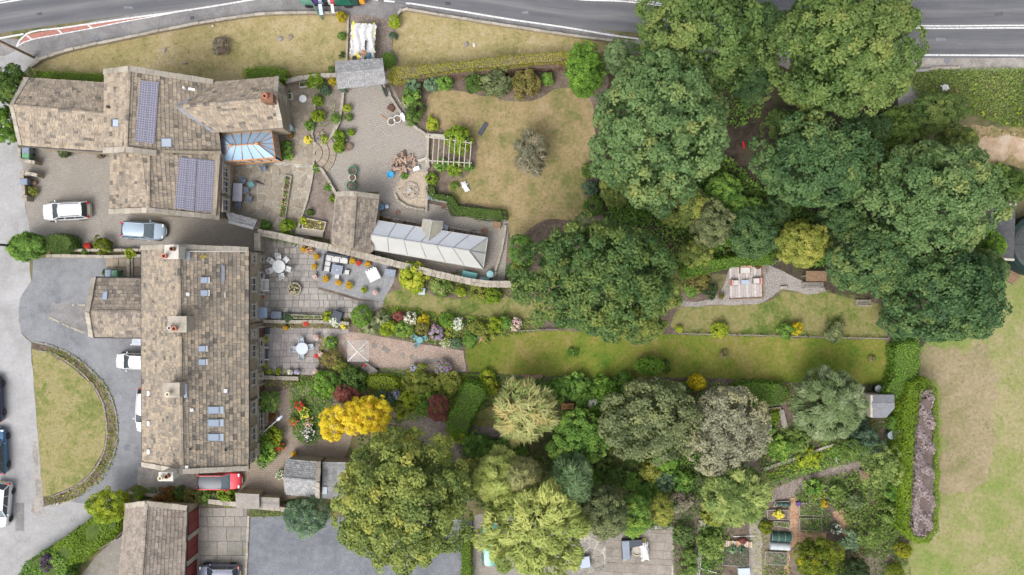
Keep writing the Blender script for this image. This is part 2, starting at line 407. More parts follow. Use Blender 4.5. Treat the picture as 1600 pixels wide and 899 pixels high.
def spiky(label, px, py, r, h, pal, n=60, kind='spiky_plant', cat='plant', wdt=0.07):
    """rosette of long strap leaves"""
    p = W(px, py, h * 0.5); rr = r * S; t = root(kind, label, cat, (p.x, p.y, 0))
    mb = MB()
    vs, hv = [], []
    for i in range(n):
        a = RNG.uniform(0, 2 * np.pi); e = RNG.uniform(0.05, 1.0); L = rr * RNG.uniform(0.8, 1.1)
        dx, dy = math.cos(a), math.sin(a); sx, sy = -dy * wdt, dx * wdt; b = h * 0.45
        m_ = (dx * L * 0.55 * (1 - e * .5), dy * L * 0.55 * (1 - e * .5), b + h * 0.5 * e + 0.05); q = (dx * L, dy * L, b + h * 0.3 * e - 0.05)
        mb.add([(0, 0, b), (m_[0] + sx, m_[1] + sy, m_[2]), (m_[0] - sx, m_[1] - sy, m_[2]), q], [(0, 1, 3, 2)])
    me = mb.mesh('crown', MATS[pal]); at = me.attributes.new('hv', 'FLOAT', 'FACE'); at.data.foreach_set('value', RNG.uniform(0, 1, len(me.polygons)).astype(np.float32))
    link('crown', me, t); s = MB(); s.tube((0, 0, 0), (0, 0, h * 0.5), 0.07, n=8); s.build('stem', MATS['bark'], t)
    return t

def points_in(P, n):
    P = np.array(P); lo, hi = P.min(0), P.max(0); out = []
    x, y = P[:, 0], P[:, 1]; x2, y2 = np.roll(x, 1), np.roll(y, 1)
    while sum(map(len, out)) < n:
        q = RNG.uniform(lo, hi, (n * 2, 2)); c = np.zeros(len(q), bool)
        for a, b, e, f in zip(x, y, x2, y2):
            k = ((b > q[:, 1]) != (f > q[:, 1])) & (q[:, 0] < (e - a) * (q[:, 1] - b) / (f - b + 1e-12) + a); c ^= k
        out.append(q[c])
    return np.concatenate(out)[:n]
def parea(P): return abs(area([tuple(p) for p in P]))
def vnoise(q, sc, seed=0):
    """cheap smooth noise for uneven tops"""
    r = np.random.default_rng(seed); o = np.zeros(len(q))
    for k in range(6):
        a = r.uniform(0, 2 * np.pi); f = sc * r.uniform(0.6, 1.8); o += np.sin(q[:, 0] * f * math.cos(a) + q[:, 1] * f * math.sin(a) + r.uniform(0, 6))
    return o / 3.0
def hedge(label, pts, h, pal, ls=0.13, dens=70, kind='hedge', cat='hedge', bumps=0.10, sc=2.0, core='hedge_core', z0=0.0, curve=False, group=None):
    """pts: outline of the hedge top in photo pixels"""
    P = [tuple(p) for p in pxl(pts, h)]
    if curve: P = [tuple(p) for p in smooth_line(P, 0.7, True)]
    if area(P) < 0: P = P[::-1]
    cx = sum(p[0] for p in P) / len(P); cy = sum(p[1] for p in P) / len(P)
    t = root(kind, label, cat, (cx, cy, 0), 0, group); sd_ = int(abs(px_hash(label)))
    dens *= 1.7; ls *= .9; A = parea(P); n = int(A * dens); q = points_in(P, n); bn = vnoise(q, sc, sd_)
    z = h - 0.08 + bn * bumps + RNG.normal(0, 0.04, n)
    C = [np.column_stack([q, z])]; Nn = [unit(np.column_stack([RNG.normal(0, .5, n), RNG.normal(0, .5, n), np.full(n, 1.0)]))]; HV = [0.5 + 0.16 * vnoise(q, 0.9, sd_ + 5) + RNG.normal(0, 0.14, n)]
    for a, b in zip(P, P[1:] + P[:1]):
        L = math.hypot(b[0] - a[0], b[1] - a[1]); m = int(L * h * dens * 0.8) + 1
        t_ = RNG.uniform(0, 1, m); nx, ny = (b[1] - a[1]) / (L + 1e-9), -(b[0] - a[0]) / (L + 1e-9); zz = RNG.uniform(z0, h, m)
        o = RNG.normal(0.02, 0.07, m) + 0.08 * np.sin(t_ * L * 2.3 + 1)
        C.append(np.column_stack([a[0] + (b[0] - a[0]) * t_ + nx * o, a[1] + (b[1] - a[1]) * t_ + ny * o, zz]))
        Nn.append(unit(np.column_stack([nx + RNG.normal(0, .5, m), ny + RNG.normal(0, .5, m), RNG.normal(.35, .4, m)]))); HV.append(0.45 + RNG.normal(0, 0.16, m))
    C = np.concatenate(C) - np.array([cx, cy, 0]); n = len(C)
    link('foliage', leaf_mesh('foliage', MATS[pal], C, np.concatenate(Nn), ls * RNG.uniform(.7, 1.4, n), np.concatenate(HV)), t)
    if core:
        k = 0.9; mb = MB(); mb.prism([((x - cx) * k, (y - cy) * k) for x, y in P], 0, max(0.1, h - 0.15)); mb.build('branch_core', MATS[core], t)
    return t
def px_hash(s): return sum((i + 1) * ord(c) for i, c in enumerate(s)) % 99991
def cover(name, pts, h, pal, dens=40, ls=0.16, sc=1.2, curve=True, spread=0.16, flower=None):
    """ground cover nobody could count"""
    P = pxl(pts, h * 0.5); P = [tuple(p) for p in (smooth_line(P, 0.7, True) if curve else P)]
    A = parea(P); n = int(A * dens); q = points_in(P, n); sd_ = px_hash(name + str(pts[0])); bn = vnoise(q, sc, sd_)
    z = np.clip(h * (0.55 + 0.35 * bn) * RNG.uniform(0.3, 1.05, n), 0.03, None)
    d = np.column_stack([RNG.normal(0, .55, n), RNG.normal(0, .55, n), np.full(n, 0.9)])
    me = leaf_mesh(name, MATS[pal], np.column_stack([q, z]), d, ls * RNG.uniform(.6, 1.5, n), 0.5 + 0.2 * vnoise(q, 0.8, sd_ + 3) + RNG.normal(0, spread, n))
    o = link(name, me); o['kind'] = 'stuff'
    if flower:
        fm, cnt, fs = flower; q = points_in(P, int(A * cnt)); z = h * (0.8 + 0.35 * vnoise(q, sc, sd_)); m = len(q)
        o2 = link('flowers', leaf_mesh('flowers', MATS[fm], np.column_stack([q, np.clip(z, .1, None)]), np.column_stack([RNG.normal(0, .3, (m, 2)), np.ones(m)]), fs * RNG.uniform(.6, 1.3, m), RNG.uniform(0, 1, m), 0.9, fold=.04)); o2['kind'] = 'stuff'
    return o

MATS['bark'] = ground_mat('bark', [(0.3, (0.05, 0.04, 0.03)), (0.7, (0.14, 0.115, 0.09))], fine=10)
MATS['hedge_core'] = ground_mat('hedge_core', [(0.3, (0.05, 0.08, 0.02)), (0.7, (0.09, 0.13, 0.03))], fine=8)
MATS['dead_core'] = ground_mat('dead_core', [(0.3, (0.08, 0.06, 0.05)), (0.7, (0.17, 0.135, 0.12))], fine=9)
def pal(n, *c, **k): foliage(n, [(i / (len(c) - 1), x) for i, x in enumerate(c)], **k)
pal('sycamore', (0.072, 0.134, 0.046), (0.126, 0.217, 0.075), (0.194, 0.293, 0.106), (0.324, 0.368, 0.115))
pal('sycamore_olive', (0.063, 0.115, 0.031), (0.119, 0.196, 0.053), (0.175, 0.254, 0.069), (0.281, 0.333, 0.095))
pal('sycamore_dark', (0.054, 0.111, 0.044), (0.086, 0.165, 0.059), (0.134, 0.225, 0.076), (0.229, 0.287, 0.084))
pal('chestnut', (0.052, 0.109, 0.032), (0.090, 0.166, 0.048), (0.171, 0.239, 0.060), (0.330, 0.343, 0.080))
pal('oak', (0.085, 0.137, 0.037), (0.183, 0.247, 0.066), (0.316, 0.371, 0.090), (0.485, 0.470, 0.106))
pal('golden', (0.690, 0.477, 0.024), (0.850, 0.667, 0.036), (0.850, 0.738, 0.060), (0.850, 0.500, 0.048), trans=0.4)
pal('acer_red', (0.160, 0.046, 0.046), (0.268, 0.082, 0.070), (0.390, 0.140, 0.108), (0.268, 0.127, 0.090))
pal('cream_tree', (0.184, 0.260, 0.066), (0.350, 0.400, 0.132), (0.534, 0.520, 0.220), (0.570, 0.460, 0.176), trans=0.4)
pal('willow_yellow', (0.215, 0.285, 0.063), (0.350, 0.416, 0.104), (0.487, 0.536, 0.157), (0.565, 0.591, 0.178), trans=0.4)
pal('willow_rust', (0.210, 0.237, 0.092), (0.336, 0.344, 0.132), (0.441, 0.404, 0.172), (0.483, 0.451, 0.211))
pal('leaf_green', (0.076, 0.168, 0.029), (0.142, 0.272, 0.050), (0.218, 0.380, 0.070), (0.360, 0.487, 0.088))
pal('olive_grey', (0.102, 0.135, 0.054), (0.171, 0.208, 0.089), (0.241, 0.279, 0.125), (0.381, 0.396, 0.159))
pal('silver', (0.208, 0.216, 0.140), (0.313, 0.313, 0.204), (0.416, 0.408, 0.281), (0.434, 0.408, 0.212))
pal('willow_silver', (0.094, 0.138, 0.043), (0.156, 0.219, 0.079), (0.242, 0.308, 0.144), (0.374, 0.421, 0.245))
pal('conifer_light', (0.117, 0.182, 0.044), (0.225, 0.313, 0.087), (0.370, 0.446, 0.131), (0.527, 0.567, 0.196))
pal('conifer_blue', (0.070, 0.131, 0.045), (0.130, 0.215, 0.084), (0.199, 0.290, 0.129), (0.276, 0.355, 0.152))
pal('lime_tree', (0.077, 0.121, 0.011), (0.143, 0.198, 0.017), (0.253, 0.286, 0.022), (0.462, 0.418, 0.022), trans=0.4)
pal('hedge_bright', (0.101, 0.177, 0.014), (0.174, 0.281, 0.022), (0.246, 0.370, 0.029), (0.363, 0.458, 0.057), trans=0.4)
pal('hedge_dark', (0.046, 0.093, 0.019), (0.079, 0.146, 0.029), (0.131, 0.215, 0.043), (0.206, 0.281, 0.057))
pal('hedge_mid', (0.083, 0.177, 0.024), (0.135, 0.261, 0.036), (0.207, 0.369, 0.049), (0.310, 0.473, 0.071))
pal('hedge_gold', (0.255, 0.290, 0.024), (0.399, 0.426, 0.039), (0.542, 0.494, 0.077), (0.574, 0.375, 0.123))
pal('hedge_brown', (0.220, 0.132, 0.092), (0.302, 0.198, 0.158), (0.385, 0.251, 0.145), (0.330, 0.277, 0.079))
pal('heath_grey', (0.216, 0.167, 0.158), (0.333, 0.267, 0.263), (0.466, 0.383, 0.368), (0.566, 0.483, 0.473))
pal('teal_bush', (0.089, 0.164, 0.089), (0.152, 0.253, 0.139), (0.228, 0.342, 0.190), (0.316, 0.430, 0.240))
pal('shrub_green', (0.074, 0.157, 0.030), (0.135, 0.261, 0.044), (0.245, 0.419, 0.074), (0.442, 0.601, 0.111))
pal('shrub_lime', (0.167, 0.251, 0.019), (0.278, 0.376, 0.029), (0.417, 0.501, 0.040), (0.584, 0.584, 0.079), trans=0.4)
pal('shrub_yellow', (0.330, 0.297, 0.013), (0.495, 0.418, 0.017), (0.638, 0.517, 0.022), (0.682, 0.550, 0.066), trans=0.4)
pal('shrub_dark', (0.026, 0.052, 0.017), (0.043, 0.081, 0.026), (0.072, 0.122, 0.040), (0.129, 0.172, 0.057))
pal('shrub_blue', (0.055, 0.104, 0.061), (0.096, 0.165, 0.097), (0.151, 0.227, 0.133), (0.234, 0.302, 0.182))
pal('shrub_olive', (0.136, 0.177, 0.028), (0.232, 0.281, 0.047), (0.347, 0.373, 0.075), (0.502, 0.476, 0.113))
pal('shrub_bronze', (0.127, 0.130, 0.031), (0.222, 0.199, 0.056), (0.301, 0.241, 0.079), (0.222, 0.309, 0.048))
pal('shrub_rust', (0.132, 0.061, 0.022), (0.198, 0.094, 0.028), (0.264, 0.143, 0.033), (0.220, 0.187, 0.033))
pal('purple', (0.055, 0.033, 0.066), (0.099, 0.066, 0.110), (0.176, 0.132, 0.198), (0.220, 0.187, 0.220))
pal('dead_shrub', (0.179, 0.135, 0.107), (0.286, 0.224, 0.179), (0.340, 0.304, 0.215), (0.304, 0.321, 0.179))
pal('dry_pine', (0.148, 0.160, 0.093), (0.246, 0.234, 0.148), (0.345, 0.283, 0.185), (0.296, 0.308, 0.173))
pal('yucca', (0.143, 0.198, 0.077), (0.242, 0.297, 0.132), (0.352, 0.385, 0.198), (0.462, 0.462, 0.264))
pal('weeds', (0.086, 0.157, 0.031), (0.154, 0.244, 0.049), (0.231, 0.334, 0.078), (0.385, 0.451, 0.140))
pal('weeds_dark', (0.051, 0.098, 0.032), (0.094, 0.164, 0.045), (0.153, 0.235, 0.067), (0.235, 0.305, 0.090))
pal('dry_grass', (0.176, 0.143, 0.055), (0.264, 0.220, 0.099), (0.330, 0.286, 0.143), (0.242, 0.264, 0.088))
pal('fl_orange', (0.558, 0.257, 0.020), (0.648, 0.361, 0.020), (0.666, 0.437, 0.030))
pal('fl_red', (0.55, 0.03, 0.03), (0.72, 0.06, 0.04), (0.65, 0.12, 0.10))
pal('fl_white', (0.72, 0.68, 0.62), (0.8, 0.78, 0.74), (0.8, 0.76, 0.62))
pal('fl_pink', (0.42, 0.16, 0.30), (0.55, 0.30, 0.45), (0.38, 0.36, 0.60), (0.20, 0.26, 0.08))
pal('fl_blush', (0.70, 0.40, 0.40), (0.75, 0.55, 0.52), (0.78, 0.62, 0.55))
pal('fl_lilac', (0.40, 0.36, 0.58), (0.55, 0.50, 0.68), (0.62, 0.58, 0.70))
pal('fl_yellow', (0.75, 0.62, 0.05), (0.8, 0.7, 0.08), (0.75, 0.68, 0.2))
pal('fl_mix', (0.70, 0.08, 0.06), (0.8, 0.6, 0.5), (0.75, 0.45, 0.08))
# ---------------------------------------------------------------- the ground
def grass_stops(*c): return [(0.405 + 0.19 * i / (len(c) - 1), x) for i, x in enumerate(c)]
def stripes(t, p, c):
    n = noise(t, p, 3.2, 5, 0.7, 1.2)
    return mix(t, mapr(t, n, 0.42, 0.62, 0, 0.5), c, (0.30, 0.225, 0.12))
M = MATS
ground_mat('soil', grass_stops((0.085, 0.065, 0.05), (0.15, 0.115, 0.09), (0.21, 0.17, 0.13)), fine=9)
ground_mat('woodland_soil', grass_stops((0.035, 0.03, 0.02), (0.075, 0.055, 0.045), (0.06, 0.075, 0.025)), fine=9)
ground_mat('bed_soil', grass_stops((0.15, 0.12, 0.10), (0.22, 0.18, 0.155), (0.27, 0.23, 0.195)), fine=16)
ground_mat('lawn_dry', grass_stops((0.175, 0.175, 0.065), (0.275, 0.24, 0.105), (0.335, 0.28, 0.14), (0.385, 0.32, 0.195)), extra=stripes, mid=1.1, fine=9)
ground_mat('lawn_tan', grass_stops((0.14, 0.15, 0.05), (0.225, 0.19, 0.085), (0.29, 0.22, 0.115), (0.32, 0.25, 0.145)), big=0.16, mid=0.8, fine=8)
ground_mat('lawn_half', grass_stops((0.135, 0.155, 0.045), (0.20, 0.20, 0.07), (0.28, 0.235, 0.115), (0.24, 0.22, 0.10)), big=0.3, mid=1.3, fine=9)
ground_mat('lawn_green', grass_stops((0.08, 0.14, 0.018), (0.14, 0.18, 0.025), (0.185, 0.19, 0.038), (0.25, 0.21, 0.07)), big=0.12, mid=0.7, fine=8)
ground_mat('lawn_mossy', grass_stops((0.08, 0.125, 0.025), (0.16, 0.175, 0.05), (0.245, 0.215, 0.095), (0.19, 0.185, 0.06)), big=0.3, mid=0.9, fine=8)
ground_mat('field_grass', grass_stops((0.12, 0.18, 0.035), (0.175, 0.215, 0.06), (0.22, 0.225, 0.085), (0.28, 0.245, 0.13)), big=0.055, mid=0.5, fine=7, wb=(0.5, 0.33, 0.17))
ground_mat('rough_grass', grass_stops((0.055, 0.075, 0.025), (0.10, 0.11, 0.045), (0.17, 0.14, 0.08), (0.13, 0.14, 0.055)), big=0.2, mid=0.9, fine=6)
ground_mat('dirt', grass_stops((0.28, 0.20, 0.13), (0.40, 0.29, 0.19), (0.46, 0.37, 0.28)), big=0.3)
def tarmac_stain(t, p, c): return mix(t, mapr(t, noise(t, p, 0.22, 5, 0.7, 0.8), 0.45, 0.7, 0, 0.6), c, (0.26, 0.265, 0.275))
ground_mat('tarmac_drive', grass_stops((0.15, 0.155, 0.165), (0.195, 0.20, 0.212), (0.235, 0.24, 0.25)), big=0.35, extra=tarmac_stain, fine=22, bs=0.25)
ground_mat('tarmac_dark', grass_stops((0.135, 0.142, 0.16), (0.17, 0.178, 0.195), (0.21, 0.218, 0.235)), big=0.3, fine=22, bs=0.25)
ground_mat('pavement_tarmac', grass_stops((0.165, 0.155, 0.155), (0.20, 0.192, 0.19), (0.245, 0.235, 0.23)), big=0.4, fine=22, bs=0.25)
ground_mat('kerb_tarmac', grass_stops((0.22, 0.20, 0.18), (0.29, 0.265, 0.24), (0.35, 0.32, 0.29)), big=0.5, fine=12)
def lane_stain(t, p, c):
    c = mix(t, mapr(t, noise(t, p, 0.45, 6, 0.75, 1.0), 0.5, 0.66, 0, 0.55), c, (0.30, 0.285, 0.265))
    return mix(t, mapr(t, noise(t, p, 1.4, 6, 0.8), 0.6, 0.7, 0, 0.4), c, (0.20, 0.185, 0.165))
ground_mat('lane_concrete', grass_stops((0.27, 0.265, 0.265), (0.325, 0.32, 0.32), (0.37, 0.365, 0.365)), big=0.2, mid=0.8, fine=9, extra=lane_stain, bs=0.2, grain=.1)
ground_mat('gravel_pink', grass_stops((0.26, 0.19, 0.15), (0.38, 0.29, 0.235), (0.46, 0.365, 0.31)), big=0.3, fine=20, wb=(0.15, 0.2, 0.65), bs=1.0)
ground_mat('gravel_grey', grass_stops((0.19, 0.17, 0.155), (0.29, 0.265, 0.245), (0.38, 0.355, 0.33)), big=0.3, fine=20, wb=(0.15, 0.2, 0.65), bs=1.0)
ground_mat('gravel_brown', grass_stops((0.14, 0.11, 0.09), (0.23, 0.19, 0.165), (0.32, 0.27, 0.24)), big=0.3, fine=18, wb=(0.2, 0.25, 0.55), bs=1.0)
ground_mat('bark_chip', grass_stops((0.28, 0.16, 0.095), (0.38, 0.24, 0.15), (0.46, 0.32, 0.22)), fine=12, wb=(0.15, 0.25, 0.6), bs=1.0)
ground_mat('grit', grass_stops((0.30, 0.24, 0.18), (0.40, 0.33, 0.25), (0.46, 0.40, 0.32)), fine=14, wb=(0.2, 0.3, 0.5))
brick_mat('setts', (0.34, 0.315, 0.285), (0.28, 0.26, 0.235), (0.20, 0.18, 0.155), 1.0, 0.30, 0.19, rot=8, ms=0.022, dirt=(0.25, 0.225, 0.19))
brick_mat('setts_yard', (0.35, 0.325, 0.30), (0.28, 0.26, 0.24), (0.20, 0.18, 0.16), 1.0, 0.33, 0.21, rot=-12, ms=0.026, dirt=(0.30, 0.265, 0.22))
brick_mat('brick_path', (0.33, 0.27, 0.225), (0.26, 0.215, 0.18), (0.17, 0.145, 0.115), 1.0, 0.42, 0.2, ms=0.02, dirt=(0.25, 0.20, 0.15))
brick_mat('joint_mortar', (0.54, 0.49, 0.42), (0.50, 0.46, 0.40), (0.45, 0.41, 0.36), 1.0, 2, 2)
stone_mat('flag_grey', [(0, (0.25, 0.235, 0.22)), (0.4, (0.31, 0.29, 0.275)), (0.75, (0.36, 0.335, 0.31)), (1, (0.40, 0.36, 0.32))], weather=.5)
stone_mat('flag_pink', [(0, (0.29, 0.265, 0.255)), (0.5, (0.34, 0.31, 0.30)), (1, (0.39, 0.35, 0.335))], weather=.5)
stone_mat('flag_old', [(0, (0.22, 0.21, 0.195)), (0.5, (0.29, 0.265, 0.24)), (1, (0.34, 0.31, 0.275))], moss=((0.16, 0.15, 0.06), 0.6))
stone_mat('crazy_stone', [(0, (0.27, 0.225, 0.17)), (0.4, (0.33, 0.275, 0.21)), (0.8, (0.38, 0.325, 0.25)), (1, (0.30, 0.27, 0.23))], moss=((0.20, 0.175, 0.12), 0.5))
stone_mat('flag_tan', [(0, (0.251, 0.219, 0.190)), (0.5, (0.304, 0.269, 0.233)), (1, (0.334, 0.300, 0.261))], weather=.5)

big = [(-24000, -24000), (26000, -24000), (26000, 25000), (-24000, 25000)]
sheet('ground', big, 0.0, M['rough_grass'], step=400)
sheet('lane', [(-260, 90), (8, 88), (30, 76), (60, 90), (30, 120), (26, 150), (28, 228), (36, 250), (38, 315), (48, 365), (46, 420), (48, 440), (34, 462), (30, 500), (34, 522), (48, 536), (68, 790), (110, 783), (150, 760), (205, 790), (150, 840), (80, 880), (20, 930), (-40, 1000), (-260, 1000)], 0.008, M['lane_concrete'], jit=0.03)
ground_mat('felt_tar', grass_stops((0.07, 0.07, 0.08), (0.10, 0.10, 0.11)), fine=14)
# main road
ROAD = [(-320, 70), (-150, 32), (0, 3), (130, -16), (270, -34), (393, -50), (490, -58), (579, -48), (720, -30), (889, -4), (1000, 3), (1200, 33), (1415, 42), (1600, 42), (1950, 42)]
def road_surface():
    m, t, b = _base('road_asphalt'); p = pos(t)
    uv = t.nodes.new('ShaderNodeUVMap'); sp = t.nodes.new('ShaderNodeSeparateXYZ'); t.links.new(uv.outputs[0], sp.inputs[0])
    track = math_(t, 'MULTIPLY_ADD', math_(t, 'COSINE', math_(t, 'MULTIPLY', math_(t, 'ABSOLUTE', math_(t, 'SUBTRACT', sp.outputs[1], 0.5)), 25.13)), 0.5); t.nodes[-1].inputs[2].default_value = 0.5
    c = ramp(t, [(0.3, (0.095, 0.098, 0.11)), (0.7, (0.145, 0.145, 0.155))], math_(t, 'ADD', math_(t, 'MULTIPLY', noise(t, p, 0.35, 5, 0.7), 0.6), math_(t, 'MULTIPLY', noise(t, p, 12, 4, 0.7), 0.4)))
    c = mix(t, math_(t, 'MULTIPLY', track, 0.6), c, (0.205, 0.20, 0.20))
    mp = N(t, 'ShaderNodeMapping'); mp.inputs['Scale'].default_value = (.06, 9, 1); t.links.new(uv.outputs[0], mp.inputs[0])
    c = mix(t, mapr(t, noise(t, mp.outputs[0], 1.6, 6, 0.7), 0.42, 0.62, 0, 0.6), c, (0.085, 0.086, 0.095))
    c = mix(t, mapr(t, noise(t, p, 0.8, 6, 0.8, 2.0), 0.62, 0.7, 0, 0.4), c, (0.07, 0.07, 0.08))
    t.links.new(c, b.inputs['Base Color']); b.inputs['Roughness'].default_value = 0.85; b.inputs['Specular IOR Level'].default_value = 0.3
    bump(t, b, noise(t, p, 22, 3), 0.25, 0.02); MATS['road_asphalt'] = m
road_surface()
sheet('pavement', [(-260, 130), (-100, 90), (0, 60), (30, 62), (150, 32), (300, 8), (420, -10), (620, -10), (800, 24), (960, 52), (960, 64), (760, 34), (632, 15), (612, 34), (543, 22), (400, 22), (272, 44), (110, 77), (62, 93), (46, 104), (30, 85), (0, 90), (-260, 150)], 0.006, M['pavement_tarmac'])
sheet('verge', [(960, 60), (1200, 84), (1420, 90), (1950, 90), (1950, 106), (1420, 112), (1200, 110), (960, 80)], 0.006, M['kerb_tarmac'], jit=0.05)
ribbon('main_road', ROAD, 3.05, 0.012, M['road_asphalt'], kind='structure')
flat('road_paint', (0.60, 0.60, 0.59), 0.7, var=0.35, scale=5)
flat('red_surface', (0.36, 0.16, 0.13), 0.9, var=0.2, scale=4)
for o_ in (-0.12, 0.12): ribbon('centre_line', ROAD, 0.065, 0.016, M['road_paint'], o_, kind='structure')
ribbon('edge_line', [(1196, 84), (1415, 86), (1600, 87), (1950, 88)], 0.075, 0.017, M['road_paint'], kind='structure')
ribbon('edge_line', [(640, 5.5), (720, 18), (800, 31), (889, 44), (968, 57), (1100, 74), (1190, 84)], 0.08, 0.017, M['road_paint'], kind='structure')
ribbon('dash_line', [(540, -8), (581, -1), (600, 1.5), (640, 6)], 0.08, 0.017, M['road_paint'], dash=(1.1, 0.75), kind='structure')
ribbon('edge_line', [(26, 73), (31, 63), (42, 53), (60, 48), (89, 45), (138, 38), (200, 29), (270, 19.5), (330, 10.5), (393, 0), (460, -12)], 0.075, 0.02, M['road_paint'], kind='structure')
ribbon('edge_line', [(26, 73), (38, 66), (52, 61.5), (98, 53), (146, 44), (190, 35), (235, 27), (270, 20.6)], 0.05, 0.0205, M['road_paint'], kind='structure')
sheet('red_strip', [(28, 71), (43, 54), (90, 46), (138, 39), (200, 30), (240, 25.5), (190, 34.5), (146, 43), (98, 52), (50, 61)], 0.0165, M['red_surface'])
sheet('red_strip', [(335, 0), (393, -2), (393, -16), (335, -6)], 0.0165, M['red_surface'])
for a, b in (((42, 56), (50, 62)), ((90, 46.5), (98, 53.5)), ((137, 39), (145, 45))): ribbon('hatch_line', [a, b], 0.07, 0.0215, M['road_paint'], curve=False, kind='structure')
ribbon('dash_line', [(-40, 66), (0, 60), (37, 53.5)], 0.08, 0.0195, M['road_paint'], dash=(0.66, 0.3), kind='structure')
# lawns beside the road
sheet('front_lawn', [(48, 106), (62, 96), (110, 80), (170, 66), (272, 47), (340, 34), (400, 25), (533, 24), (542, 24), (541, 100), (524, 115), (448, 124), (330, 132), (60, 130)], 0.010, M['lawn_dry'], jit=0.04)
sheet('upper_lawn', [(632, 17), (760, 36), (940, 64), (960, 75), (905, 92), (800, 100), (700, 112), (625, 124), (612, 100), (615, 36)], 0.010, M['lawn_dry'], jit=0.04)
sheet('driveway', [(543, 22), (612, 30), (620, 40), (612, 70), (625, 100), (603, 120), (530, 120), (541, 100)], 0.013, M['gravel_brown'], jit=0.05)
# semicircular lawn
sheet('lawn_border', [(48.5, 536), (72, 540), (100, 550), (130, 570), (164, 606), (179, 645), (182, 673), (176.5, 711), (153.5, 750), (133, 767), (112, 780), (68, 792), (58, 665)], 0.013, M['soil'], jit=0.02)
sheet('oval_lawn', [(50, 545), (72, 551), (110, 572), (143, 601), (161, 634), (166, 665), (162, 703), (143, 737), (115, 760), (77, 775), (67, 776), (58, 665)], 0.017, M['lawn_half'], jit=0.02)
# drive and yards
sheet('tarmac_drive', [(52, 404), (165, 400), (170, 430), (232, 432), (232, 745), (190, 770), (150, 790), (110, 784), (133, 767), (153, 750), (176, 711), (182, 673), (179, 645), (164, 606), (130, 570), (100, 550), (72, 540), (50, 535), (33, 520), (29, 490), (31, 468), (40, 452), (50, 440)], 0.012, M['tarmac_drive'])
sheet('drive_patch', [(80, 470), (133, 476), (138, 520), (128, 517), (75, 495)], 0.016, M['pavement_tarmac'], jit=0.03)
sheet('courtyard', [(36, 232), (172, 230), (352, 250), (400, 345), (402, 392), (225, 392), (105, 388), (60, 372), (48, 366), (38, 312)], 0.014, M['setts'])
sheet('lane_dirt', [(52, 690), (58, 690), (62, 740), (68, 792), (70, 802), (58, 806), (50, 800), (56, 770), (52, 730)], 0.010, M['kerb_tarmac'], curve=True, jit=0.06)
for i_, (x, y, r_) in enumerate([(62, 22, 5), (1500, 70, 4), (1560, 22, 7), (820, 20, 6), (700, 6, 5), (1470, 62, 9), (300, 28, 4), (200, 12, 8)]): sheet('tar_patch', [(x - r_, y - 2.2), (x + r_ * .8, y - 2.6), (x + r_, y + 2), (x - r_ * .7, y + 2.6)], 0.0145, M['tarmac_dark' if i_ % 2 else 'felt_tar'], jit=.04)
for x, y in ((150, 60), (90, 470), (190, 520), (198, 700), (1480, 95)): mb = MB(); mb.lathe([(.32, .012), (.32, .024)], 16); o = mb.build('manhole_cover', M['tarmac_dark']); o.location = W(x, y, .006); tag(o, 'round iron manhole cover set in the tarmac', 'manhole cover', 'manhole covers')
sheet('lane_patch', [(24, 786), (38, 786), (38, 830), (24, 830)], 0.010, M['pavement_tarmac'])
sheet('concrete_apron', [(215, 730), (300, 735), (315, 770), (215, 772)], 0.016, M['kerb_tarmac'])
sheet('brick_yard', [(300, 735), (410, 700), (405, 620), (520, 590), (560, 660), (520, 760), (420, 790), (300, 770)], 0.012, M['brick_path'], jit=0.04)
sheet('kitchen_court', [(345, 250), (445, 120), (540, 125), (525, 215), (492, 245), (500, 300), (480, 385), (400, 362)], 0.010, M['crazy_stone'])
sheet('yard', [(528, 128), (606, 124), (640, 185), (668, 210), (670, 318), (795, 345), (788, 446), (700, 430), (585, 400), (592, 300), (528, 300), (495, 262), (488, 240), (522, 200)], 0.014, M['setts_yard'])
sheet('planting_bed', [(490, 150), (505, 142), (530, 140), (534, 150), (527, 185), (516, 205), (505, 214), (492, 205)], 0.018, M['bed_soil'], jit=0.03)
sheet('planting_bed', [(486, 275), (499, 262), (512, 280), (524, 300), (524, 340), (518, 375), (470, 362), (474, 330)], 0.018, M['bed_soil'], jit=0.03)
sheet('arch_bed', [(622, 345 - 60), (614, 300), (618, 312), (632, 322), (650, 326), (666, 326), (666, 268), (640, 270)], 0.020, M['grit'], jit=0.02)
# dry garden lawn
sheet('garden_soil', [(603, 130), (640, 100), (900, 92), (980, 130), (990, 350), (880, 400), (780, 450), (790, 345), (668, 318), (668, 210), (640, 185)], 0.009, M['soil'])
sheet('garden_lawn', [(668, 150), (700, 142), (760, 150), (820, 160), (880, 138), (905, 140), (925, 165), (930, 220), (918, 260), (918, 310), (905, 340), (850, 345), (800, 372), (796, 345), (790, 332), (755, 322), (712, 315), (702, 285), (730, 275), (745, 240), (738, 212), (700, 206), (672, 190)], 0.013, M['lawn_tan'], curve=True, jit=0.07)
sheet('garden_lawn_strip', [(662, 150), (690, 138), (712, 142), (720, 165), (690, 185), (664, 182)], 0.0125, M['soil'], curve=True)
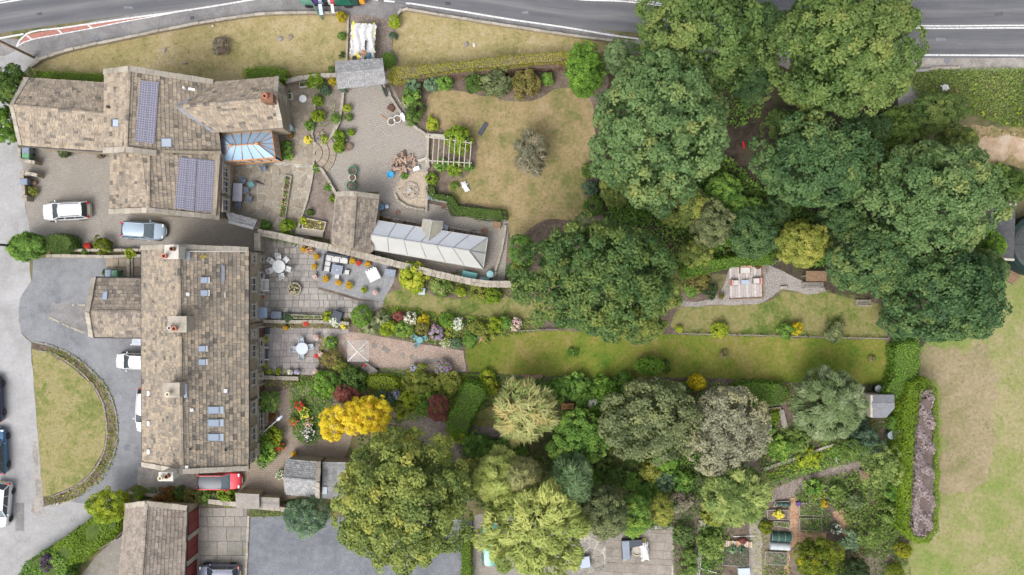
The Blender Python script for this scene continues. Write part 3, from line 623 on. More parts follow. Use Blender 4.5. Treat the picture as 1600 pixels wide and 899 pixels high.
# terrace gardens
sheet('patio_base', [(398, 362), (520, 385), (600, 408), (628, 425), (628, 450), (598, 480), (560, 500), (520, 498), (402, 500)], 0.006, M['soil'])
sheet('strip_soil', [(560, 440), (640, 440), (790, 455), (850, 440), (1395, 470), (1400, 600), (1050, 640), (740, 640), (480, 700), (400, 620), (402, 505)], 0.005, M['soil'])
sheet('strip_lawn', [(600, 462), (628, 452), (640, 445), (680, 462), (720, 466), (780, 466), (840, 470), (860, 495), (840, 500), (760, 500), (720, 496), (650, 493), (610, 490), (598, 480)], 0.010, M['lawn_mossy'], curve=True, jit=0.05)
sheet('gravel_garden', [(498, 530), (508, 516), (560, 520), (640, 535), (724, 548), (728, 580), (690, 584), (560, 588), (520, 575)], 0.014, M['gravel_pink'], jit=0.03)
sheet('long_lawn', [(728, 540), (745, 527), (800, 522), (850, 517), (1000, 522), (1100, 524), (1385, 531), (1396, 545), (1396, 580), (1385, 598), (1300, 602), (1240, 598), (1100, 590), (960, 590), (860, 588), (735, 582), (727, 560)], 0.012, M['lawn_green'], jit=0.05)
sheet('deck_lawn', [(1060, 482), (1085, 480), (1110, 478), (1140, 477), (1180, 476), (1205, 470), (1225, 455), (1245, 458), (1285, 455), (1340, 470), (1380, 480), (1384, 524), (1300, 526), (1200, 524), (1060, 520)], 0.011, M['lawn_mossy'], curve=True, jit=0.05)
sheet('gravel_path', [(1055, 468), (1085, 472), (1115, 465), (1130, 448), (1145, 415), (1190, 412), (1225, 425), (1255, 440), (1285, 445), (1290, 455), (1262, 460), (1240, 455), (1222, 452), (1205, 465), (1190, 474), (1150, 477), (1110, 477), (1080, 480), (1058, 477)], 0.015, M['gravel_grey'], curve=True, jit=0.02)
sheet('gravel_glade', [(630, 655), (650, 645), (695, 650), (720, 665), (790, 668), (790, 685), (730, 690), (718, 720), (690, 725), (670, 700), (640, 690)], 0.013, M['gravel_brown'], curve=True, jit=0.04)
sheet('glade_grass', [(735, 640), (790, 640), (790, 668), (735, 668)], 0.0128, M['lawn_mossy'], curve=True, jit=0.06)
sheet('glade_grass', [(955, 690), (990, 685), (1010, 710), (1000, 745), (965, 745), (950, 720)], 0.0128, M['lawn_half'], curve=True, jit=0.06)
# allotment and the far field
sheet('allotment_soil', [(1050, 620), (1360, 600), (1440, 660), (1420, 860), (1370, 960), (1050, 960)], 0.007, M['soil'], jit=0.05)
sheet('allotment_path', [(1172, 760), (1192, 760), (1190, 899), (1188, 960), (1170, 960)], 0.013, M['flag_tan'], jit=0.04)
sheet('chip_path', [(1233, 778), (1248, 778), (1250, 830), (1290, 832), (1290, 845), (1250, 848), (1232, 860), (1236, 899), (1222, 899), (1234, 830)], 0.013, M['bark_chip'], jit=0.05)
sheet('trodden_path', [(1190, 775), (1230, 755), (1290, 735), (1345, 722), (1350, 738), (1300, 752), (1240, 775), (1200, 785)], 0.013, M['gravel_brown'], curve=True, jit=0.05)
sheet('trodden_path', [(1300, 800), (1318, 798), (1345, 850), (1352, 930), (1336, 930), (1330, 860)], 0.013, M['bark_chip'], curve=True, jit=0.05)
sheet('woodland_floor', [(960, 90), (1200, 105), (1400, 110), (1440, 190), (1440, 300), (1560, 330), (1560, 430), (1440, 540), (1390, 470), (1060, 420), (960, 400), (930, 300), (940, 160)], 0.010, M['woodland_soil'], jit=0.1)
sheet('field', [(1438, 545), (1550, 430), (1700, 430), (2500, 300), (2500, 1600), (1350, 1600), (1380, 899), (1420, 850)], 0.008, M['field_grass'])
sheet('worn_grass', [(1442, 548), (1500, 545), (1548, 550), (1552, 640), (1545, 740), (1500, 765), (1470, 760), (1470, 610), (1445, 590)], 0.012, ground_mat('worn_field', grass_stops((0.17, 0.17, 0.07), (0.245, 0.205, 0.115), (0.30, 0.24, 0.155)), big=0.12, mid=.6, fine=7), curve=True, jit=0.3)
sheet('worn_grass', [(1480, 205), (1560, 196), (1660, 196), (1800, 190), (1800, 262), (1600, 262), (1530, 262), (1490, 240)], 0.0105, M['lawn_tan'], curve=True, jit=0.25)
sheet('dirt_track', [(1515, 222), (1560, 212), (1640, 208), (1800, 200), (1800, 250), (1600, 248), (1540, 252), (1518, 245)], 0.012, M['dirt'], curve=True, jit=0.3)
sheet('track_path', [(1405, 130), (1425, 130), (1446, 160), (1446, 195), (1420, 215), (1405, 180)], 0.013, M['gravel_grey'], curve=True, jit=0.05)
# lower yards
sheet('flag_base', [(294, 790), (390, 786), (390, 960), (290, 960)], 0.006, M['soil'])
sheet('tarmac_yard', [(388, 808), (440, 806), (740, 812), (736, 960), (386, 960)], 0.010, M['tarmac_dark'])
sheet('court_setts', [(738, 806), (770, 800), (960, 840), (950, 960), (738, 960)], 0.010, M['setts'])
sheet('flag_base', [(905, 822), (1054, 822), (1050, 960), (905, 960)], 0.012, M['joint_mortar'])
sheet('dark_yard', [(150, 870), (192, 830), (192, 960), (80, 960)], 0.011, M['flag_old'])
# flags and stones that can be told apart
def paving(name, label_mat, cells, z, th=0.03, cap=300, piece='paving_slab'):
    o = bpy.data.objects.new(name, None); COL.objects.link(o); o['kind'] = 'structure'; slabs(o, piece, cells, z, th, label_mat, cap); return o
paving('terrace_patio', M['flag_grey'], grid_cells([(404, 366), (500, 384), (498, 452), (560, 470), (600, 472), (598, 480), (560, 498), (520, 497), (404, 498)], (0.45, 0.6, 0.6, 0.75), (0.4, 0.95), 0, 0.02, 3), 0.008)
paving('slate_terrace', stone_mat('slate_blue', [(0, (0.25, 0.255, 0.265)), (1, (0.29, 0.295, 0.31))]), grid_cells([(497, 386), (600, 410), (618, 420), (616, 440), (598, 472), (560, 466), (498, 448)], (1.2,), (1.2, 2.0), -10, 0.004, 5), 0.012)
paving('lower_patio', M['flag_pink'], grid_cells([(404, 512), (545, 514), (548, 522), (500, 528), (497, 586), (404, 586)], (0.6, 0.6, 0.8), (0.45, 0.95), 0, 0.012, 4), 0.006)
paving('crazy_paving', M['crazy_stone'], crazy_cells([(372, 258), (432, 256), (470, 262), (488, 262), (484, 300), (474, 330), (464, 366), (430, 356), (400, 346), (356, 330), (352, 268)], 0.66, 0.05, 2), 0.008, piece='paving_stone')
sheet('court_joint', [(352, 256), (445, 250), (490, 256), (486, 300), (466, 370), (398, 350), (350, 332)], 0.012, M['joint_mortar'])
paving('side_path', M['crazy_stone'], crazy_cells([(452, 138), (488, 142), (486, 200), (480, 258), (446, 256), (456, 200)], 0.62, 0.02, 6), 0.006, piece='paving_stone')
paving('flagged_yard', M['flag_old'], grid_cells([(296, 794), (386, 794), (384, 920), (292, 920)], (1.0, 1.25, 1.4), (0.9, 1.9), 0, 0.02, 8), 0.004)
paving('flagged_court', M['flag_tan'], grid_cells([(948, 828), (1052, 828), (1048, 920), (944, 920)], (0.6, 0.8, 0.9), (0.6, 1.2), -3, 0.012, 9), 0.012)
paving('broken_paving', M['flag_old'], crazy_cells([(880, 840), (944, 846), (942, 920), (868, 920)], 0.55, 0.04, 12), 0.006, piece='paving_stone')
paving('porch_flags', M['crazy_stone'], grid_cells([(166, 398), (232, 398), (232, 432), (166, 432)], (0.9, 1.1), (0.9, 1.6), 0, 0.03, 10), 0.012)

# ---------------------------------------------------------------- buildings
stone_mat('slate_tan', [(0, (0.218, 0.179, 0.142)), (0.25, (0.288, 0.236, 0.181)), (0.6, (0.358, 0.291, 0.220)), (0.85, (0.415, 0.338, 0.254)), (0.93, (0.242, 0.213, 0.186)), (0.955, (0.134, 0.122, 0.106)), (1, (0.077, 0.071, 0.064))], fleck=((0.461, 0.393, 0.316), 0.4), weather=.5)
stone_mat('slate_mixed', [(0, (0.194, 0.169, 0.138)), (0.3, (0.270, 0.231, 0.190)), (0.6, (0.360, 0.294, 0.220)), (0.85, (0.424, 0.338, 0.246)), (0.955, (0.134, 0.122, 0.106)), (1, (0.077, 0.071, 0.064))], fleck=((0.142, 0.135, 0.127), 0.6), fs=0.9, weather=.5)
stone_mat('slate_brown', [(0, (0.224, 0.186, 0.156)), (0.5, (0.304, 0.254, 0.214)), (1, (0.362, 0.311, 0.267))], fleck=((0.193, 0.166, 0.146), 0.3), weather=.5)
stone_mat('slate_mossy', [(0, (0.180, 0.154, 0.131)), (0.5, (0.298, 0.248, 0.199)), (1, (0.384, 0.321, 0.250))], fleck=((0.069, 0.067, 0.078), 0.92), fs=0.9, weather=.5)
stone_mat('slate_grey', [(0, (0.250, 0.250, 0.256)), (0.5, (0.312, 0.312, 0.319)), (1, (0.388, 0.388, 0.388))], fleck=((0.450, 0.450, 0.450), 0.35), fs=2.0)
stone_mat('coping', [(0, (0.334, 0.294, 0.243)), (0.5, (0.408, 0.367, 0.304)), (1, (0.457, 0.404, 0.340))], moss=((0.210, 0.190, 0.145), 0.7))
stone_mat('wall_stone', [(0, (0.240, 0.204, 0.158)), (0.35, (0.336, 0.284, 0.218)), (0.7, (0.420, 0.358, 0.277)), (1, (0.324, 0.315, 0.304))], moss=((0.180, 0.173, 0.132), 0.6))
brick_mat('house_wall', (0.40, 0.33, 0.24), (0.32, 0.26, 0.19), (0.28, 0.24, 0.18), 1.0, 0.55, 0.24, vertical=True, rot=0, ms=0.02, dirt=(0.22, 0.19, 0.15))
brick_mat('house_wall_side', (0.40, 0.33, 0.24), (0.32, 0.26, 0.19), (0.28, 0.24, 0.18), 1.0, 0.55, 0.24, vertical=True, rot=90, ms=0.02, dirt=(0.22, 0.19, 0.15))
flat('lead', (0.27, 0.29, 0.33), 0.5, 0.2, scale=4); flat('roof_felt', (0.05, 0.048, 0.045), 0.9)
flat('white_paint', (0.74, 0.74, 0.72), 0.5, var=0.06); flat('window_frame', (0.62, 0.62, 0.60), 0.5, var=0.06); flat('gutter_black', (0.025, 0.025, 0.028), 0.4)
flat('terracotta', (0.44, 0.185, 0.12), 0.8, var=0.2); flat('cream_pot', (0.70, 0.62, 0.48), 0.7); flat('chimney_brown', (0.20, 0.10, 0.06), 0.8); flat('white_render', (0.52, 0.49, 0.44), 0.8, var=0.15, scale=5)
flat('timber_orange', (0.48, 0.24, 0.10), 0.6, var=0.2, scale=5); flat('timber_grey', (0.30, 0.27, 0.235), 0.85, var=0.25, scale=6); flat('timber_pale', (0.46, 0.42, 0.35), 0.85, var=0.2, scale=6); flat('timber_brown', (0.22, 0.14, 0.085), 0.8, var=0.3, scale=5)
flat('garage_red', (0.17, 0.03, 0.026), 0.55, var=0.15); flat('felt_grey', (0.19, 0.195, 0.21), 0.95, var=0.14, scale=3); flat('felt_dark', (0.08, 0.08, 0.085), 0.95, var=0.25, scale=2)
flat('green_paint', (0.10, 0.17, 0.12), 0.6, var=0.2, scale=4); flat('door_brown', (0.10, 0.045, 0.03), 0.5); flat('door_blue', (0.16, 0.22, 0.31), 0.5)
flat('panel_rim', (.5, .5, .52), .5); glass_mat('glass_dark', (0.02, 0.022, 0.026)); glass_mat('glass_sky', (0.36, 0.42, 0.52), 0.25); glass_mat('glass_white', (0.44, 0.50, 0.57), 0.3)
def poly_sheet():
    m, t, b = _base('polycarbonate'); p = pos(t)
    c = ramp(t, [(0.3, (0.40, 0.40, 0.375)), (0.7, (0.47, 0.47, 0.45))], noise(t, p, 1.1, 4, 0.6)); w_ = N(t, 'ShaderNodeTexWave', Scale=9.0); w_.bands_direction = 'X'; t.links.new(p, w_.inputs[0])
    c = mix(t, mapr(t, w_.outputs[1], 0.2, 0.9, 0, 0.12), c, (0.34, 0.33, 0.30))
    c = mix(t, mapr(t, noise(t, p, 2.2, 6, 0.8), 0.5, 0.7, 0, 0.4), c, (0.31, 0.295, 0.24)); t.links.new(c, b.inputs['Base Color']); b.inputs['Roughness'].default_value = 0.35
    b.inputs['Alpha'].default_value = 0.93; MATS['polycarbonate'] = m
    m2 = m.copy(); m2.name = 'polycarbonate_sky_sheen'; MATS['polycarbonate_sky_sheen'] = m2
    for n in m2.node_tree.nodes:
        if n.type == 'VALTORGB': n.color_ramp.elements[0].color = (.55, .57, .62, 1); n.color_ramp.elements[1].color = (.64, .66, .70, 1)  # same panels made blue-white: sky reflection put into the north slope's colour
poly_sheet()
def solar_mat():
    m, t, b = _base('solar_cells'); uv = t.nodes.new('ShaderNodeUVMap')
    br = N(t, 'ShaderNodeTexBrick', Scale=1.0); br.offset = 0.0; br.inputs['Color1'].default_value = (0.175, 0.17, 0.24, 1); br.inputs['Color2'].default_value = (0.20, 0.195, 0.27, 1); br.inputs['Mortar'].default_value = (0.44, 0.42, 0.44, 1)
    br.inputs['Brick Width'].default_value = 1.0; br.inputs['Row Height'].default_value = 1.0; br.inputs['Mortar Size'].default_value = 0.075; t.links.new(uv.outputs[0], br.inputs[0])
    t.links.new(br.outputs[0], b.inputs['Base Color']); b.inputs['Roughness'].default_value = 0.25; MATS['solar_cells'] = m
solar_mat()
def frame_plane(A, B, C): return Vector(A), (Vector(B) - Vector(A)).cross(Vector(C) - Vector(A)).normalized()
def hit(px, py, pl, up=0.0):
    """where the photo's line of sight through a pixel meets a plane"""
    o = Vector((0, 0, H)); d = W(px, py, 0) - o; n = pl[1] if pl[1].z > 0 else -pl[1]
    t = ((pl[0] + n * up) - o).dot(n) / d.dot(n); return o + d * t
def patch(parent, name, pl, pts, th, mat, up=0.05, uv=None):
    n = pl[1] if pl[1].z > 0 else -pl[1]; q = [hit(x, y, pl, up) for x, y in pts]
    if (q[1] - q[0]).cross(q[2] - q[0]).dot(n) < 0: q = q[::-1]
    k = len(q); mb = MB(); mb.add(q + [v + n * th for v in q], [tuple(reversed(range(k))), tuple(range(k, 2 * k))] + [(i, (i + 1) % k, k + (i + 1) % k, k + i) for i in range(k)])
    me = mb.mesh(name, mat)
    if uv:
        ul = me.uv_layers.new(name='UVMap'); L = me.polygons[1].loop_start
        ex = max(q[1] - q[0], q[2] - q[1], key=lambda v: v.length).normalized(); ey = n.cross(ex)
        for i in range(k): d = q[i] - q[0]; ul.data[L + i].uv = (d.dot(ex) / uv, d.dot(ey) / uv)
    return link(name, me, parent)
class House:
    def __init__(s, name, label, cat='house', slate='slate_tan'):
        s.o = root(name, label, cat); s.sl = []; s.slate = slate
    def face(s, A, B, C, D, rows, wr=(0.40, 0.75), deck=True, dim=0.75):
        """slated slope: A-B the eave, D-C the ridge; courses get shallower towards the ridge"""
        A, B, C, D = map(Vector, (A, B, C, D)); n = (B - A).cross(D - A).normalized()
        if n.z < 0: n = -n
        if deck:
            mb = MB(); a, b, c, d = [v - n * 0.17 for v in (A, B, C, D)]
            if (B - A).cross(D - A).z < 0: a, b, c, d = b, a, d, c
            mb.slab(a, b, c, d, 0.15); mb.build('roof_deck', MATS['roof_felt'], s.o)
        P = lambda u, v: (A * (1 - u) + B * u) * (1 - v) + (D * (1 - u) + C * u) * v
        ws = [1 - (1 - dim) * i / rows for i in range(rows)]; tot = sum(ws); v = 0
        for i in range(rows):
            v0 = v; v1 = min(1.0, v + ws[i] / tot * 1.22); v += ws[i] / tot
            L = ((P(1, v0)) - P(0, v0)).length; x = -random.random() * wr[0] * .5; k = 1 - 0.35 * i / rows
            while x < L:
                wd = random.uniform(*wr) * k; u0 = max(0, x / L); u1 = min(1, (x + wd - 0.018) / L); x += wd
                if u1 - u0 < 0.04 / L: continue
                j = lambda: random.gauss(0, 0.007); lo = 0.05 + abs(random.gauss(0, 0.014)); e = random.gauss(0, 0.014 / max(0.1, (D - A).length))
                q = [P(u0, v0 + e) + n * (lo + j()), P(u1, v0 + e) + n * (lo + j()), P(u1, v1) + n * 0.002, P(u0, v1) + n * 0.002]
                if (q[1] - q[0]).cross(q[3] - q[0]).dot(n) < 0: q = [q[1], q[0], q[3], q[2]]
                s.sl.append((((q[1] - q[0]).length) * (v1 - v0) * (D - A).length, q, n))
        return frame_plane(A, B, D)
    def finish(s, cap=300):
        s.sl.sort(key=lambda t: -t[0]); rest = MB(); m = MATS[s.slate]
        F = [(3, 2, 1, 0), (4, 5, 6, 7), (0, 1, 5, 4), (1, 2, 6, 5), (2, 3, 7, 6), (3, 0, 4, 7)]
        for i, (_, q, n) in enumerate(s.sl):
            th = 0.035; vs = q + [v + n * th for v in q]
            if i < cap:
                c = sum(q, Vector()) / 4; mb = MB(); mb.add([v - c for v in vs], F); o = mb.build('roof_slate', m, s.o); o.location = c
            else: rest.add(vs, F)
        if rest.v: rest.build('roof_slate_remainder', m, s.o, kind='stuff')
    def walls(s, pts, z1, name='wall', mat='house_wall', z0=-0.05, sh=0.96):
        """pts: eave corners in world space; the wall stands a little inside the eaves"""
        P = [Vector(p).to_2d() for p in pts]; c = sum(P, Vector((0, 0))) / len(P); P = [c + (p - c) * sh for p in P]
        if area([tuple(p) for p in P]) < 0: P = P[::-1]
        mb = MB(); mb.prism([tuple(p) for p in P], z0, z1); return mb.build(name, MATS[mat], s.o)
    def gable(s, A, B, apex, mat='house_wall', t=0.3, name='gable_wall'):
        A, B, C = map(Vector, (A, B, apex)); n = (B - A).cross(C - A).normalized() * t
        mb = MB(); mb.add([A, B, C, A + n, B + n, C + n], [(2, 1, 0), (3, 4, 5), (0, 1, 4, 3), (1, 2, 5, 4), (2, 0, 3, 5)]); return mb.build(name, MATS[mat], s.o)
    def stones(s, name, P, Q, n, wd, ht, mat='coping', peak=0.0):
        """a run of ridge or coping stones, each a piece"""
        stone_run(s.o, name, P, Q, n, wd, ht, mat, peak)
    def chimney(s, px, py, z0, z1, sx, sy, mat, pots=(), base=None):
        p = W(px, py, z1); mb = MB(); mb.box(-sx / 2, sx / 2, -sy / 2, sy / 2, z0, z1 - 0.16); mb.box(-sx / 2 - .07, sx / 2 + .07, -sy / 2 - .07, sy / 2 + .07, z1 - 0.158, z1)
        c = mb.build('chimney', MATS[mat], s.o); c.location = (p.x, p.y, 0)
        for dx, dy, pm, r in pots:
            m2 = MB(); m2.lathe([(r, z1), (r * 0.85, z1 + .25), (r * .85, z1 + .42), (r * 1.05, z1 + .46), (r * 1.05, z1 + .5), (r * .7, z1 + .5), (r * .65, z1 + .2)], 14, dx, dy); m2.build('chimney_pot', MATS[pm], c, True)
    def skylight(s, pl, pts, mat='glass_sky', rim='lead'):
        cx = sum(p[0] for p in pts) / 4; cy = sum(p[1] for p in pts) / 4
        f = patch(s.o, 'skylight', pl, [(cx + (x - cx) * 1.18, cy + (y - cy) * 1.18) for x, y in pts], 0.10, MATS[rim]); patch(f, 'pane', pl, pts, 0.03, MATS[mat], 0.155)
    def window(s, a, b, z0, z1, mat='glass_dark', cols=2, rows=2, name='window', surround='coping', depth=0.12, arch=False):
        """window in a wall whose outside lies on the right of a->b (seen from above)"""
        a, b = Vector(a).to_2d(), Vector(b).to_2d(); d = (b - a); L = d.length; d.normalize(); M = Matrix.Translation((a.x, a.y, 0)) @ Matrix.Rotation(math.atan2(d.y, d.x), 4, 'Z')
        mb = MB(); mb.box(-.12, 0, -depth, .05, z0, z1, M); mb.box(L, L + .12, -depth, .05, z0, z1, M); mb.box(-.18, L + .18, -depth - .03, .05, z1, z1 + .2, M); mb.box(-.2, L + .2, -depth - .12, .05, z0 - .16, z0, M)
        if arch: mb.lathe([(L * .48, 0.0), (L * .48, .1)], 16, M=M @ Matrix.Translation((L / 2, -depth - .02, z1 + .0)) @ Matrix.Rotation(R(90), 4, 'X'))
        f = mb.build(name, MATS[surround], s.o)
        g = MB(); g.box(0.001, L - .001, -0.03, 0.03, z0 + .001, z1 - .001, M); g.build('pane', MATS[mat], f)
        k = MB(); t = 0.05
        for i in range(cols + 1): x = (L - t) * i / cols; k.box(x, x + t, -.075, -.028, z0 + .002, z1 - .002, M)
        for i in range(1, rows): z = z0 + (z1 - z0) * i / rows; k.box(t, L - t, -.06, -.029, z - .025, z + .025, M)
        k.build('glazing_bar', MATS['window_frame'], f)
def stone_run(parent, name, P, Q, n, wd, ht, mat='coping', peak=0.0, var=0.15, cap=300):
    P, Q = Vector(P), Vector(Q); L = (Q - P).length; d = (Q - P).normalized(); sx = Vector((-d.y, d.x, 0)).normalized(); up = d.cross(-sx).normalized()
    if up.z < 0: up = -up
    for i in range(n):
        a = L * i / n + 0.008; b = L * (i + 1) / n - 0.008; k = 1 + random.uniform(-var, var) * .5; w_ = wd * k / 2; h = ht * (1 + random.uniform(-var, var)); o = random.gauss(0, wd * 0.015)
        mid = P + d * (a + b) / 2; hl = (b - a) / 2
        vs = []
        for e in (-hl, hl):
            for x, z in ((-w_, -0.03), (w_, -0.03), (w_, h), (0, h + peak), (-w_, h)): vs.append(d * e + sx * (x + o) + up * z)
        mb = MB(); mb.add(vs, [(0, 4, 3, 2, 1), (5, 6, 7, 8, 9), (0, 1, 6, 5), (1, 2, 7, 6), (2, 3, 8, 7), (3, 4, 9, 8), (4, 0, 5, 9)])
        o_ = mb.build(name, MATS[mat], parent); o_.location = mid
def gutter(h, P, Q, name='gutter', r=0.07): mb = MB(); mb.tube(P, Q, r, n=8); mb.build(name, MATS['gutter_black'], h.o)

# ---- long terrace
T = House('terrace_house', 'long stone terrace with slate roof, three chimneys and a run of windows over the gardens', 'house', 'slate_mixed')
LB, LT, RB, RT = W(223, 727, 5), W(222, 386, 5), W(388, 733, 5), W(388, 388, 5); GB, GT = W(285, 738, 8.5), W(279, 384, 8.5)
pr = T.face(RB, RT, GT, GB, 18, (0.32, 0.72)); pll = T.face(LT, LB, GB, GT, 18, (0.24, 0.5))
T.walls([LB, LT, RT, RB], 5.0, sh=0.975, mat='house_wall_side')
c_ = (LB + LT + RT + RB) / 4; ins = lambda v, k=0.975: c_ + (v - c_) * k
dz = Vector((0, 0, -0.16)); T.gable(ins(LB) + dz, ins(RB) + dz, ins(GB) + dz, t=0.3); T.gable(ins(RT) + dz, ins(LT) + dz, ins(GT) + dz, t=0.3)
T.stones('ridge_stone', GT + Vector((0, 0, .06)), GB + Vector((0, 0, .06)), 30, 0.34, 0.06, 'slate_mixed', 0.070)
for P_, Q_ in ((LB, GB), (GB, RB)): T.stones('coping_stone', P_ + Vector((0, 0.1, .08)), Q_ + Vector((0, 0.1, .08)), 8, 0.45, 0.14)
for P_, Q_ in ((LT, GT), (GT, RT)): T.stones('coping_stone', P_ + Vector((0, -0.1, .08)), Q_ + Vector((0, -0.1, .08)), 8, 0.42, 0.14)
patch(T.o, 'flashing', pr, [(297, 392), (386, 392), (386, 394), (297, 394)], 0.03, MATS['white_render'], 0.1)
patch(T.o, 'flashing', pr, [(291, 392), (297, 392), (297, 407), (291, 407)], 0.04, MATS['lead'], 0.1)
T.chimney(268, 394, 5.5, 10.0, 1.05, 1.05, 'white_render', [(-0.45, -0.35, 'terracotta', 0.2), (0.2, 0.25, 'chimney_brown', 0.19)])
T.chimney(277, 507, 6.5, 9.7, 1.45, 1.25, 'coping', [(-0.1, -0.35, 'terracotta', 0.2), (-0.5, -0.3, 'white_render', 0.17)])
T.chimney(268, 610, 6.5, 9.8, 1.25, 1.15, 'coping', [(-0.15, -0.3, 'cream_pot', 0.19)])
T.chimney(259, 745, 0, 9.6, 1.1, 0.65, 'white_render', [(-0.3, -0.05, 'cream_pot', 0.19), (0.25, 0.1, 'chimney_brown', 0.19)])
for q in ([(283, 494), (296, 494), (296, 514), (283, 514)], [(281, 597), (291, 597), (291, 618), (281, 618)]): patch(T.o, 'flashing', pr, q, 0.02, MATS['lead'], 0.09)
for q in ([(289, 494), (296, 494), (296, 516), (289, 516)], [(287, 600), (292, 600), (292, 622), (287, 622)]): patch(T.o, 'flashing', pr, q, 0.05, MATS['glass_sky'], 0.12)
for cx, cy, a, b in ((319, 438, 5, 4.2), (319, 458, 5, 4.2), (315.5, 545, 5, 4), (315.5, 566, 5, 4), (333.5, 641, 8, 5), (333.5, 661, 8, 5), (333.5, 683.5, 8, 5)):
    T.skylight(pr, [(cx - a, cy - b), (cx + a, cy - b), (cx + a, cy + b), (cx - a, cy + b)])
    x = cx + a + (2 if a < 6 else 4.5); e = 1.6 if a < 6 else 3.3; patch(T.o, 'flashing', pr, [(x - e, cy - b - .6), (x + e, cy - b - .6), (x + e, cy + b + .6), (x - e, cy + b + .6)], 0.02, MATS['white_paint' if a < 6 else 'glass_white'], 0.1)
T.skylight(pr, [(349.5, 608), (355, 608), (355, 614), (349.5, 614)], 'white_paint')
patch(T.o, 'flashing', pr, [(346, 415), (351, 415), (351, 441), (346, 441)], 0.02, MATS['lead'], 0.1)
patch(T.o, 'pale_slate', pr, [(350, 457), (353, 457), (353, 466), (350, 466)], 0.02, MATS['timber_pale'], 0.1)
patch(T.o, 'yellow_lichen_slate', pr, [(312, 399), (322, 399), (322, 404), (312, 404)], 0.01, flat('lichen', (0.32, 0.24, 0.06), 0.9, var=0.4, scale=8), 0.095)
for x, y in ((233, 615), (233, 662), (233, 706)): patch(T.o, 'roof_vent', pll, [(x - 1.5, y - 3.5), (x + 2, y - 3.5), (x + 2, y + 3.5), (x - 1.5, y + 3.5)], 0.12, MATS['white_paint'], 0.08)
for x, y in ((293, 460), (299, 641), (291, 730)): patch(T.o, 'roof_vent', pr, [(x - 2.5, y - 2.5), (x + 2.5, y - 2.5), (x + 2.5, y + 2.5), (x - 2.5, y + 2.5)], 0.10, MATS['white_paint'], 0.09)
for x, y in ((297, 702), (352, 703)): patch(T.o, 'roof_vent', pr, [(x - 1.5, y - 1.5), (x + 1.5, y - 1.5), (x + 1.5, y + 1.5), (x - 1.5, y + 1.5)], 0.2, MATS['gutter_black'], 0.09)
gutter(T, RT + Vector((0.08, 0, -0.02)), RB + Vector((0.08, 0, -0.02))); gutter(T, LT + Vector((-0.08, 0, -0.02)), LB + Vector((-0.08, 0, -0.02)))
XR = RT.x - 0.12
xr = lambda y: (y - 388) / (733 - 388)
def wall_x(Y): f = (RT.y - Y) / (RT.y - RB.y); return ins(RT).x + (ins(RB).x - ins(RT).x) * f
def fy(py, z): return W(0, py, z).y
for py, z0, hgt, wd, c, r, ar in ((405, 3.0, 1.2, 0.75, 2, 2, True), (445, 2.9, 1.35, 1.25, 2, 2, False), (486, 2.9, 1.35, 1.25, 2, 2, False), (522, 3.0, 1.15, 0.7, 2, 1, True), (549, 2.9, 1.3, 1.1, 2, 2, False), (592, 2.9, 1.3, 1.2, 2, 2, False), (638, 2.9, 1.3, 1.15, 2, 2, False), (679, 2.9, 1.3, 1.2, 2, 2, False), (712, 3.0, 1.1, 0.7, 1, 2, False),
                                  (405, 0.6, 1.1, 0.5, 1, 2, True), (443, 0.6, 1.25, 2.1, 4, 2, False), (551, 0.7, 1.25, 2.3, 4, 2, False), (655, 0.7, 1.25, 2.4, 4, 2, False), (588, 1.0, 0.8, 0.35, 1, 1, False), (700, 0.9, 1.0, 0.8, 2, 1, False)):
    Y = fy(py, z0 + hgt / 2); x = wall_x(Y) + 0.02; T.window((x, Y - wd / 2), (x, Y + wd / 2), z0, z0 + hgt, cols=c, rows=r, arch=ar)
for py, dm in ((520, 'door_brown'), (610, 'door_brown'), (489, 'door_blue')):
    Y = fy(py, 1); x = wall_x(Y) + 0.02; mb = MB(); mb.box(x - .02, x + .07, Y - .45, Y + .45, 0.05, 2.05); d_ = mb.build('door', MATS[dm], T.o); k = MB(); k.ball(x + .1, Y + .35, 1.05, .04, .04, .04); k.build('handle', MATS['lead'], d_)
    mb = MB(); mb.box(x, x + .1, Y - .62, Y - .46, 0, 2.06); mb.box(x, x + .1, Y + .46, Y + .62, 0, 2.06); mb.box(x, x + .16, Y - .7, Y + .7, 2.062, 2.3); mb.build('door_surround', MATS['coping'], T.o)
for py in (505, 622): Y = fy(py, 3); x = wall_x(Y); mb = MB(); mb.tube((x + .1, Y, 0.1), (x + .1, Y, 4.9), 0.05, n=8); mb.build('downpipe', MATS['gutter_black'], T.o)
mb = MB(); x = wall_x(fy(505, 3)); mb.slab((x + .05, fy(497, 2), 2.3), (x + .95, fy(497, 2), 2.12), (x + .95, fy(481, 2), 2.12), (x + .05, fy(481, 2), 2.3), 0.06); mb.build('porch_canopy', MATS['door_blue'], T.o)
T.finish()

